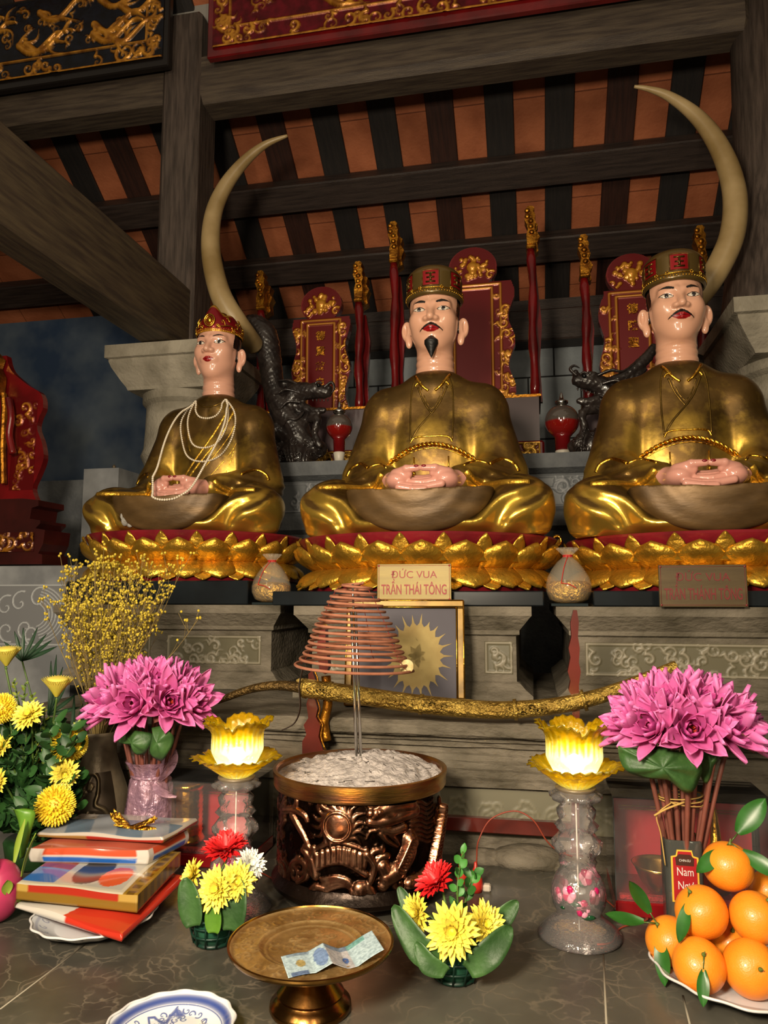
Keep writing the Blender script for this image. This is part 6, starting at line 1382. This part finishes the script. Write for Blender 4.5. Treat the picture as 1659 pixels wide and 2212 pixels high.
# ---- water lilies
def lily(base, d, root, lab, size=1.0, open_=1.0, seed=0, front_c='#cf4f93'):
    rr2 = random.Random(seed); base = Vector(base); root = Vector(root); t = thing('water_lily', lab, 'flower', root); v = base-root; T = orient(v, d, rr2.uniform(0, 6)); m2 = MB()
    for (n, tilt, L_, W_, c1, c2) in ((7, 1.08, .078, .027, '#b03a78', '#d070aa'), (7, .84, .070, .027, '#a83474', '#cb64a2'), (6, .58, .056, .025, '#9a2a66', '#c05596'), (5, .34, .046, .021, '#871f54', '#a83a7c'), (4, .15, .036, .015, '#6d1140', '#8c225a')):
        for k in range(n):
            a = 2*pi*(k+.5*(n % 2))/n+rr2.uniform(-.12, .12)+tilt; tt = tilt*open_+rr2.uniform(-.1, .1)
            m2.petal(T @ Matrix.Rotation(a, 4, 'Z') @ Matrix.Translation((0, .006*size, 0)) @ Matrix.Rotation(-tt, 4, 'X'), L_*size*rr2.uniform(.92, 1.06), W_*size*1.1, .55, -.12, 4, 7, c1, c2)
    m2.build('petals', VCP, t, solid=.0006)
    m2 = MB()
    for k in range(16): a = k*2.4; m2.tube([T @ Vector((.004*cos(a), .004*sin(a), .002)), T @ Vector((.008*cos(a)*size, .008*sin(a)*size, .02*size))], .0012, 5)
    m2.build('stamens', M('orange red stamens', '#a8301a', None, rough=.6), t); m2 = MB()
    for k in range(4): a = pi/2*k+.4; m2.petal(T @ Matrix.Rotation(a, 4, 'Z') @ Matrix.Translation((0, .005, -.003)) @ Matrix.Rotation(-1.22*open_, 4, 'X'), .052*size, .018*size, .4, -.1, 3, 5, '#6b4a2e', '#7d4a45')
    m2.build('sepals', VCP, t)
    dn = Vector(d).normalized(); MB().tube(catmull([(0, 0, 0), v*.35, v*.7+Vector((0, 0, .0)), v-dn*.03*0-Vector((0, 0, .01)), v], 5), .0042, 8).build('stem', M('brown lily stem', '#7a4438', '#5c352b', 20, .45), t); return t
def foldleaf(pp, Yl, root, lab, cols=('#2f5c2a', '#23491f')):
    """leaf from a closed outline seen from the front, given real curvature"""
    pts = [P(x, y, Yl) for x, y in pp]; c = sum(pts, Vector((0, 0, 0)))/len(pts); root = Vector(root); t = thing('lily_leaf', lab, 'leaf', root)
    cp = catmull(pts+[pts[0]], 5)[:-1]; m2 = MB(); R_ = 6; n_ = len(cp); vs = [c+Vector((0, -.018, 0))-root]; w0 = max((p-c).length for p in cp)
    for j in range(1, R_+1):
        q = j/R_
        for i, p in enumerate(cp): vs.append(c.lerp(p, q)+Vector((0, -.018*(1-q*q)+.006*sin(i*.8)*q, .0))-root)
    fs = [(0, 1+i, 1+(i+1) % n_) for i in range(n_)]+[(1+(j-1)*n_+i, 1+j*n_+i, 1+j*n_+(i+1) % n_, 1+(j-1)*n_+(i+1) % n_) for j in range(1, R_) for i in range(n_)]
    m2.add(vs, fs); m2.build('blade', LEAF, t, solid=.001); return t
# right bunch in bottle
bq = PZ(1482, 1985, ZT); BX, BY = X(1474, 1900, 1.40), 1.40; root = Vector((BX, BY, ZT+.03)); tie = P(1470, 1725, BY)
cen = P(1475, 1590, 1.40); Rb = .066
dirs = [(.0, -1, .32), (-.62, -.75, .35), (.62, -.7, .35), (-1.0, -.25, .4), (1.0, -.25, .32), (-.35, -.55, .95), (.35, -.5, .95), (-.8, 0, .85), (.8, .05, .8), (0, .1, 1.1), (-.45, .5, .9), (.45, .5, .85)]
lb = ['in the middle facing the viewer', 'lower left facing the viewer', 'lower right facing the viewer', 'far left drooping outward', 'far right drooping outward', 'upper left of centre', 'upper right of centre', 'upper left side', 'upper right side', 'at the very top', 'at the back left', 'at the back right']
for i, d in enumerate(dirs):
    dv = Vector(d).normalized(); lily(cen+Vector((dv.x*1.2, dv.y*.9, dv.z*.85))*Rb, dv, root, 'pink water lily of the right bunch, '+lb[i], 1.0 if i < 5 else .92, .95 if i < 9 else .75, i)
foldleaf([(1335, 1612), (1345, 1655), (1385, 1680), (1440, 1683), (1480, 1712), (1510, 1690), (1512, 1650), (1470, 1625), (1430, 1615), (1380, 1618)], 1.335, root, 'large folded green lily leaf at the left front of the right bunch')
foldleaf([(1505, 1625), (1520, 1690), (1545, 1660), (1552, 1620), (1530, 1612)], 1.37, root, 'dark green lily leaf hanging at the right of the right bunch')
t = thing('raffia_tie', 'straw coloured raffia tie around the stems of the right lily bunch', 'tie', tie); m2 = MB()
for dz_, tl in ((.006, .25), (-.004, -.3), (0, .05)): m2.tube([(.036*cos(a), .03*sin(a), dz_+.012*cos(a)*tl) for a in np.linspace(0, 2*pi, 24)], .002, 5, cap=False, flat=.5)
m2.tube(catmull([(-.02, -.03, 0), (-.045, -.035, -.02), (-.04, -.035, -.05), (-.035, -.036, -.1)], 5), .0018, 5, flat=.5); m2.tube(catmull([(0, -.034, .003), (-.03, -.04, -.008), (-.05, -.04, -.02)], 4), .0018, 5)
m2.build('raffia', M('straw raffia', '#b08f4c', None, rough=.8), t)
bh = Z(1485, 1818, BY-.03)-ZT
t = thing('bottle_vase', 'cut off dark glass bottle with a red and yellow label holding the right lilies', 'bottle', (BX, BY, ZT))
bw = .031; rp = []
for (q, z) in ((.92, 0), (1, .006), (1, bh-.003), (.97, bh), (.93, bh), (.92, .008)): rp.append((q, z))
def sq(a): c, s_ = cos(a), sin(a); e = .35; return (abs(c)**e*(1 if c > 0 else -1), abs(s_)**e*(1 if s_ > 0 else -1))
m2 = MB(); n_ = 48
for q, z in rp: m2.add([(bw*q*sq(2*pi*i/n_)[0], bw*q*.9*sq(2*pi*i/n_)[1], z) for i in range(n_)], [])
m2.f = [(j*n_+i, j*n_+(i+1) % n_, (j+1)*n_+(i+1) % n_, (j+1)*n_+i) for j in range(len(rp)-1) for i in range(n_)]+[tuple(range(n_-1, -1, -1))]
m2.build('glass_bottle', clearmat('bottle glass', (.75, .78, .7), .06), t)
MB().box((-bw*.85, -bw*.75, .01), (bw*.85, bw*.75, bh*.55)).build('dark_liquid', M('dark sauce water', '#2a1a14', None, rough=.1), t, smooth=False)
lh = bh*.93; l0 = lh-.085; ol = [(-.022, l0), (.022, l0), (.022, lh-.012), (.014, lh-.01), (.012, lh-.001), (-.012, lh-.001), (-.014, lh-.01), (-.022, lh-.012)]
yl = -bw*.9-.0008; MB().prism([(a, b) for a, b in ol], yl-.0004, yl).build('label_border', M('label yellow', '#c9a437', None, rough=.5), t, smooth=False)
MB().prism([(a*.86, l0+.0025+(b-l0)*.94) for a, b in ol], yl-.0008, yl-.0002).build('label_red', M('label red', '#96141a', None, rough=.5), t, smooth=False)
MB().prism([(-.014, lh-.026), (.014, lh-.026), (.015, lh-.014), (.009, lh-.008), (-.009, lh-.008), (-.015, lh-.014)], yl-.0012, yl-.0006).build('brand_badge', M('badge brown', '#3a1c12', None, rough=.5), t, smooth=False)
WT = M('label white', '#c9c6c0', None, rough=.5)
for s_, z, sz in (('Nam', lh-.042, .019), ('Ngư', lh-.064, .019), ('CHIN-SU', lh-.0195, .0055)):
    o = text('label_text', s_, sz, (0, yl-.0012, z), WT, t, depth=.0002, sx=.74 if z < lh-.03 else .85)
# left bunch
LY = 1.60; lv = PZ(322, 1850, ZT); LX = X(322, 1780, LY); root2 = Vector((LX, LY, ZT+.03)); cen2 = P(330, 1535, LY); 
for i, d in enumerate(dirs[:11]):
    dv = Vector(d).normalized(); lily(cen2+Vector((dv.x*1.25, dv.y*.9, dv.z*.8))*.075, dv, root2, 'pink water lily of the left bunch, '+lb[i], 1.12 if i < 5 else 1.0, 1.0 if i < 9 else .75, 30+i)
foldleaf([(270, 1582), (258, 1600), (280, 1612), (300, 1630), (318, 1622), (330, 1590), (300, 1578)], 1.52, root2, 'green lily leaf at the left front of the left bunch')
foldleaf([(328, 1572), (325, 1620), (345, 1645), (368, 1620), (372, 1585), (350, 1570)], 1.51, root2, 'green lily leaf hanging in front of the left bunch stems')
t = thing('wrapped_vase', 'clear vase wrapped in crinkled pink iridescent film holding the left lilies', 'vase', (LX, LY, ZT)); vh = Z(322, 1640, LY)-ZT
wr = lambda a, z: .05*sin(7*a+z*30)+.04*sin(13*a-z*50)
MB().lathe([(.045, 0), (.05, .01), (.052, vh*.5), (.047, vh*.75), (.043, vh*.82), (.036, vh*.86), (.046, vh*.95), (.054, vh)], 70, wob=wr, cap=False).build('pink_film', M('pink iridescent film', '#b88fa0', '#8f6f86', 24, .18, .25, .9, 60, alpha=.72, spec=.9), t)
MB().lathe([(.03, 0), (.035, .01), (.036, vh*.8), (.034, vh*.8), (.033, .012)], 30).build('inner_glass', M('inner bottle', '#5d4b55', None, rough=.2, alpha=.6), t)
m2 = MB(); m2.tube([(.04*cos(a), .04*sin(a), vh*.85) for a in np.linspace(0, 2*pi, 24)], .004, 6, cap=False); 
m2.petal(orient(Vector((.03, -.03, vh*.85)), (.8, -.2, .6)), .09, .04, .5, .3, 5, 6, '#a97f90'); m2.petal(orient(Vector((.03, -.03, vh*.82)), (.9, -.3, -.7)), .07, .035, .5, .3, 5, 6, '#9f7488'); m2.build('film_bow', MT['pink iridescent film'], t)
# ---- small flower cups
def cup(px, py, lab):
    c = PZ(px, py, ZT); t = thing('flower_cup', lab, 'flower cup', (c.x, c.y, ZT)); m2 = MB(); G = M('dark green plastic', '#12362a', '#0d2a20', 12, .35)
    m2.lathe([(.03, 0), (.033, .003), (.034, .006), (.0001, .006)], 40); R1, R2 = .034, .045
    for z, r in ((.02, .038), (.036, .042), (.05, .046)): m2.tube([(r*cos(a), r*sin(a), z) for a in np.linspace(0, 2*pi, 40)], .002, 6, cap=False)
    for k in range(12): a = 2*pi*k/12; m2.tube([(.034*cos(a), .034*sin(a), .004), (.046*cos(a+.1), .046*sin(a+.1), .05)], .0018, 6)
    m2.build('lattice_cup', G, t); MB().lathe([(.028, .006), (.036, .04), (.034, .052), (.0001, .056)], 30).build('foam_block', M('green flower foam', '#1f5a41', None, rough=.9), t); return c
c1 = cup(462, 2035, 'green lattice cup of small flowers left of the brass tray'); c2 = cup(983, 2112, 'green lattice cup of small flowers right of the brass tray')
RED2 = dict(col='#a01218', col2='#d01f22', layers=((1.15, 26, 1), (.95, 22, .9), (.75, 18, .7)), wid=.2)
def fl(kind, c, px, py, dy, r, d, lab, **kw): flower(kind, P(px, py, c.y+dy), 0, 0, r, d, (c.x, c.y, ZT+.05), lab, **kw)
fl('daisy', c1, 487, 1838, .01, .042, (.05, -.35, 1), 'red gerbera on top of the left flower cup', name='gerbera', seed=1, **RED2)
fl('daisy', c1, 540, 1868, .0, .03, (.6, -.6, .6), 'white chrysanthemum in the left flower cup', col='#c9c8bf', col2='#dedcd2', seed=2)
fl('daisy', c1, 470, 1920, -.045, .037, (-.1, -.9, .35), 'large yellow chrysanthemum at the front of the left flower cup', seed=3)
fl('daisy', c1, 512, 1905, -.035, .033, (.45, -.8, .45), 'yellow chrysanthemum at the right of the left flower cup', seed=4)
fl('daisy', c1, 418, 1890, -.02, .03, (-.6, -.7, .4), 'yellow chrysanthemum at the left of the left flower cup', seed=5)
fl('daisy', c1, 445, 1945, -.035, .022, (-.3, -.8, -.4), 'small drooping yellow flower of the left flower cup', seed=6)
fl('daisy', c2, 945, 1908, .01, .038, (-.45, -.45, .8), 'red gerbera tilted left in the right flower cup', name='gerbera', seed=7, **RED2)
fl('daisy', c2, 978, 2012, -.05, .043, (-.05, -1, .3), 'large yellow chrysanthemum at the front of the right flower cup', seed=8)
fl('daisy', c2, 1045, 1998, -.02, .036, (.5, -.7, .5), 'yellow chrysanthemum at the right of the right flower cup', seed=9)
fl('daisy', c2, 902, 1972, -.01, .032, (-.6, -.7, .2), 'yellow chrysanthemum under the tilted red gerbera', seed=10)
def bigleaf(c, pts, w_, lab, col=LEAF):
    t = thing('broad_leaf', lab, 'leaf', (c.x, c.y, ZT+.052)); o = Vector((c.x, c.y, ZT+.052)); cp = catmull([P(x, y, c.y+dy)-o for x, y, dy in pts], 6); n_ = len(cp)-1
    side = [Vector((1, 0, 0)) if abs((cp[-1]-cp[0]).normalized().x) < .6 else Vector((0, -.25, 1)).normalized()]*1
    m2 = MB(); sd = (cp[-1]-cp[0]).cross(Vector((0, -1, .2))).normalized()
    m2.grid(lambda u, v: tuple(cp[int(v*n_)]+sd*(u-.5)*w_*(max(sin(pi*(v*.86+.12)), 0)**.6)+Vector((0, -.12*w_*(u-.5)**2*4, 0))), 6, n_); m2.build('blade', col, t, solid=.0008)
bigleaf(c1, [(420, 2000, -.05), (412, 1950, -.05), (402, 1895, -.045)], .042, 'upright green leaf at the left of the left flower cup')
bigleaf(c1, [(500, 2010, -.045), (508, 1960, -.045), (518, 1895, -.035)], .045, 'upright green leaf at the right of the left flower cup')
bigleaf(c1, [(462, 2015, -.055), (462, 1980, -.056), (464, 1950, -.055)], .03, 'light green leaf at the middle of the left flower cup', LLEAF)
bigleaf(c2, [(960, 2085, -.05), (905, 2045, -.055), (850, 1955, -.03)], .042, 'green leaf reaching left from the right flower cup')
bigleaf(c2, [(965, 2100, -.06), (925, 2080, -.065), (898, 2035, -.055)], .03, 'short green leaf folded over the right cup')
bigleaf(c2, [(1010, 2095, -.05), (1060, 2055, -.05), (1105, 2000, -.02)], .04, 'green leaf reaching right from the right flower cup')
bigleaf(c2, [(1020, 2050, .02), (1070, 2000, .03), (1118, 1945, .04)], .035, 'dark green leaf behind the right flower cup')
bigleaf(c2, [(890, 2000, .02), (878, 1950, .03), (862, 1915, .04)], .022, 'small green leaf behind the yellow bloom at the left of the cup')
leafy(rs, (c2.x+.01, c2.y+.01, ZT+.05), P(1000, 1840, c2.y+.03), 12, .022, .013, 'small leafy green sprig rising behind the red gerbera', None, None, 'green_sprig', '#3d7a2f', '#2d6125')
leafy(rs, (c2.x+.01, c2.y+.01, ZT+.05), P(1025, 1885, c2.y+.03), 12, .024, .014, 'bushy green sprig at the right behind the red gerbera', None, None, 'green_sprig', '#3d7a2f', '#2d6125')
# ---- display boxes
def case(x0, x1, y0, y1, z1, lab, content):
    t = thing('display_case', lab, 'display case', (x0, y0, ZT)); W, D_ = x1-x0, y1-y0; H = z1-ZT
    MB().box((0, 0, 0), (W, D_, .03), bev=.004).build('red_base', M('glossy red base', '#7d0f14', '#6a0c10', 5, .25, coat=.4), t, smooth=False)
    MB().box((.008, .006, .03), (W-.008, .022, .038), bev=.002).build('red_fringe', M('red fringe', '#a8161b', '#7d0d12', 120, .8, 0, .9, 200), t, smooth=False)
    MB().box((.01, D_-.035, .03), (W-.01, D_-.025, H-.02)).build('red_backing', M('red velvet backing', '#b31f2b', '#951823', 4, .65), t, smooth=False)
    m2 = MB()
    for z in (H-.05, H-.056): m2.tube([(.025, D_-.037, z), (W-.025, D_-.037, z)], .0011, 5)
    m2.build('gilt_lines', GOLDS, t)
    m2 = MB(); th = .0025
    for lo, hi in (((0, 0, .03), (W, th, H)), ((0, D_-th, .03), (W, D_, H)), ((0, th, .03), (th, D_-th, H)), ((W-th, th, .03), (W, D_-th, H)), ((0, 0, H), (W, D_, H+th))): m2.box(lo, hi)
    m2.build('acrylic_cover', ACRY, t, smooth=False); return t
rb1 = PZ(1318, 1975, ZT); z1 = Z(1320, 1712, 1.56)
tR = case(rb1.x+.01, rb1.x+.30, 1.52, 1.70, z1, 'red display case with a brass bowl and gilt spire behind the oranges', 0)
b = P(1420, 1840, 1.58); t = thing('brass_bowl', 'plain brass bowl inside the right display case', 'bowl', (b.x, 1.575, ZT+.032)); hb = .052
MB().lathe([(.018, 0), (.022, .004), (.034, .02), (.045, .045), (.05, hb), (.048, hb), (.043, .045), (.03, .02), (.0001, .008)], 40).build('bowl_body', BRASS, t)
b = P(1545, 1815, 1.60); t = thing('gilt_spire', 'small gilt tiered spire inside the right display case', 'ornament', (b.x, 1.60, ZT+.032)); hs = Z(1545, 1725, 1.6)-ZT-.032
MB().lathe([(.022, 0), (.026, hs*.1), (.03, hs*.18), (.03, hs*.22), (.022, hs*.26), (.026, hs*.3), (.02, hs*.36), (.016, hs*.42), (.02, hs*.45), (.012, hs*.52), (.007, hs*.8), (.0001, hs)], 28, wob=lambda a, z: .06*sin(12*a) if z < hs*.45 else 0).build('spire_body', GOLDS, t)
xl1 = X(592, 1830, 1.77); zl = Z(585, 1655, 1.77)
tL = case(xl1-.27, xl1, 1.60, 1.765, Z(500, 1690, 1.62), 'red display case with a gilt ringed tower behind the left lamp', 0)
b = P(402, 1780, 1.66); t = thing('gilt_tower', 'gilt ringed cylindrical tower inside the left display case', 'ornament', (b.x, 1.665, ZT+.032)); ht = Z(402, 1690, 1.66)-ZT-.032
pr_ = []
for k in range(26): z = ht*k/25; pr_.append((.033+(.0025 if k % 2 else 0)+(.006 if k in (1, 2, 24) else 0), z))
pr_.append((.0001, ht)); MB().lathe([(.0001, 0)]+pr_, 40, wob=lambda a, z: .02*sin(16*a)).build('tower_body', GOLDS, t)
# ---- packets
def quadbox(name, A, B, Cc, h, lab, mat=None, topcol=None, sidecols=None, puff=.0, cat='packet', parts=None, wob=.0015, seed=1):
    """A front left, B front right, Cc back right (points on its underside)"""
    ux = (B-A); uy = (Cc-B); n_ = 56; t = thing(name, lab, cat, A); rr2 = random.Random(seed)
    ph = [rr2.uniform(0, 6) for _ in range(4)]
    def top(u, v): e = min(u, 1-u, v, 1-v); return ux*u+uy*v+Vector((0, 0, h*(1 if e > 0 else .96)+puff*sin(pi*u)*sin(pi*v)+wob*sin(9*u+ph[0])*sin(7*v+ph[1])))
    m2 = MB(); m2.grid(lambda u, v: top(u, v), n_*2, n_, colfn=topcol); m2.build('printed_top', VCG, t)
    m2 = MB(); ring = [(i/n_/1, 0) for i in range(n_)]+[(1, i/n_) for i in range(n_)]+[(1-i/n_, 1) for i in range(n_)]+[(0, 1-i/n_) for i in range(n_)]; R_ = 8; W_ = len(ring)
    for j in range(R_+1):
        for i, (u, v) in enumerate(ring):
            p = ux*u+uy*v+Vector((0, 0, 0)); q = top(u, v); k2 = j/R_; bul = .004*sin(pi*k2); o = (Vector((u-.5, v-.5, 0))); o = (ux*o.x+uy*o.y).normalized()*bul*(puff > 0)
            m2.v.append(tuple(Vector((p.x, p.y, p.z+(q.z-p.z)*k2))+o)); m2.c.append(lin(tuple(int(sidecols(u if v in (0, 1) else v, k2, 0 if v == 0 else 1)[a:a+2], 16)/255 for a in (1, 3, 5))))
    m2.f = [(j*W_+i, j*W_+(i+1) % W_, (j+1)*W_+(i+1) % W_, (j+1)*W_+i) for j in range(R_) for i in range(W_)]+[tuple(range(W_-1, -1, -1))]
    m2.build('packet_sides', VCG, t); return t
hexc = lambda s: tuple(int(s[i:i+2], 16)/255 for i in (1, 3, 5))
z0 = ZT+.026
A, B, Cc = PZ(12, 1955, z0), PZ(262, 2035, z0), PZ(396, 1905, z0)
quadbox('votive_paper_bag', A, B, Cc, .012, 'crinkled white and red votive paper bag, lowest of the stack', None, lambda u, v: hexc('#c5bfb6' if u < .52+.05*sin(v*9) else '#b5301f'), lambda u, k2, s: '#b9b4ac' if (s == 0 and u < .55) else '#b03020', .008, wob=.003)
z0 += .0125+.009
A, B, Cc = PZ(34, 1943, z0), PZ(296, 1972, z0), PZ(390, 1872, z0)
def boxtop(u, v):
    if u > .88: return hexc('#8a6a1e') if int(v*16) % 2 or abs(u-.94) > .03 else hexc('#5f4510')
    if v < .06 or u > .84: return hexc('#bdb5a2')
    if u < .28: return hexc('#2f62a8') if v < .35 else hexc('#8d3a26')
    if ((u-.7)/.12)**2+((v-.3)/.2)**2 < 1: return hexc('#c4512c')
    if ((u-.48)/.14)**2+((v-.38)/.3)**2 < 1: return hexc('#2f2d30')
    if .78 < v < .95 and u > .45: return hexc('#a85560')
    return hexc('#a8a49b')
quadbox('votive_clothes_box', A, B, Cc, .030, 'gold edged votive box with printed paper top, wrapped in clear film', None, boxtop, lambda u, k2, s: ('#7a5c20' if k2 < .6 else ('#9c2b1c' if .1 < u < .85 else '#a88a45')) if s == 0 else ('#8a6a1e' if int(u*14) % 2 else '#6d5014'), 0)
z1_ = z0+.0305
A2, B2 = PZ(66, 1862, z1_), PZ(318, 1868, z1_); C2 = B2+Vector((.02, .13, 0))
quadbox('votive_packet', A2, B2, C2, .028, 'votive paper packet with orange and blue folded edges, second from the top', None, lambda u, v: hexc('#a35240'), lambda u, k2, s: ('#b9b2aa' if (k2 < .12 or u > .9 or u < .12) else ('#1f57a5' if k2 < .5 else ('#b9b3ab' if k2 < .58 else '#b5492c'))), .004)
z2_ = z1_+.0285+.005
A3, B3 = PZ(84, 1808, z2_), PZ(350, 1822, z2_); C3 = B3+Vector((.01, .13, 0))
quadbox('votive_bag', A3, B3, C3, .012, 'clear bag of grey blue votive clothes with a gold bow, top of the stack', None, lambda u, v: hexc('#8a8f96') if sin(u*15+v*4) > 0 else hexc('#5f6f80') if v < .6 else hexc('#a79f97'), lambda u, k2, s: '#a99f95' if k2 > .5 else ('#93271c' if u > .4 else '#8c6a38'), .006, wob=.003)
t = thing('gold_bow', 'crinkled gold foil bow lying on the topmost votive bag', 'bow', A3.lerp(B3, .68)+Vector((0, .03, .02))); m2 = MB(); rr2 = random.Random(3)
for k in range(14):
    a = rr2.uniform(-.7, .7)+(pi if k % 2 else 0); m2.petal(orient(Vector((0, 0, .002)), (cos(a), sin(a)*.5, rr2.uniform(.0, .3))), rr2.uniform(.03, .06), rr2.uniform(.01, .02), .8, rr2.uniform(-.3, .3), 4, 8, '#c08a2a')
m2.build('foil_ribbon', M('gold foil', '#d09a34', None, rough=.18, metal=1, bump=.8, bscale=120), t)
o = copy_tree(t); o.location = (A+(B-A)*.45+(Cc-B)*.75)+Vector((0, 0, .034)); o.scale = (.7, .7, .7); o['label'] = 'smaller gold foil bow on the printed votive box under the packets'
# ---- cords, tassel plugs, little light
t = thing('electric_cord', 'thin reddish electric cord running behind the right lamp', 'cord', (0, 0, 0))
CO = M('reddish cord', '#8a3a28', None, rough=.5)
MB().tube(catmull([P(1030, 1890, 1.56), P(1030, 1850, 1.62), P(1034, 1815, 1.66), P(1060, 1770, 1.67), P(1110, 1752, 1.67), P(1150, 1770, 1.66), P(1180, 1815, 1.6), P(1205, 1838, 1.5), P(1235, 1850, 1.44)], 8), .0016, 6).build('cord', CO, t)
t = thing('electric_cord', 'dark red cord on the table between the right lamp and the oranges', 'cord', (0, 0, 0))
MB().tube(catmull([PZ(1310, 1945, ZT+.002), PZ(1350, 1975, ZT+.002), PZ(1400, 1985, ZT+.002), PZ(1340, 2005, ZT+.002), PZ(1322, 2035, ZT+.002), PZ(1290, 2040, ZT+.002)], 8), .0016, 6).build('cord', CO, t)
t = thing('electric_cord', 'dark red cord between the left flower cup and the incense burner', 'cord', (0, 0, 0))
MB().tube(catmull([PZ(548, 1880, ZT+.002), PZ(570, 1888, ZT+.002), PZ(600, 1905, ZT+.002)], 6), .0016, 6).build('cord', CO, t)
b = PZ(1028, 1925, ZT); t = thing('red_tassel', 'small red turned plug standing behind the right flower cup', 'plug', (b.x, b.y, ZT)); MB().lathe([(.013, 0), (.015, .01), (.013, .026), (.009, .03), (.009, .036), (.006, .038), (.006, .043), (.004, .046), (.003, .056), (.0001, .058)], 16).build('plug_body', M('red plastic', '#a8281c', None, rough=.35), t)
o = copy_tree(t); b = PZ(1000, 1905, ZT); o.location = (b.x, b.y, ZT); o['label'] = 'second small red plug beside the incense burner base'
b = PZ(1052, 1925, ZT); o = MB().box((b.x-.008, b.y-.008, ZT), (b.x+.008, b.y+.008, ZT+.014), bev=.003).build('small_box', M('white plastic', '#b9aea0', None, rough=.4), None, smooth=False); tag(o, 'tiny white box behind the right flower cup', 'box')
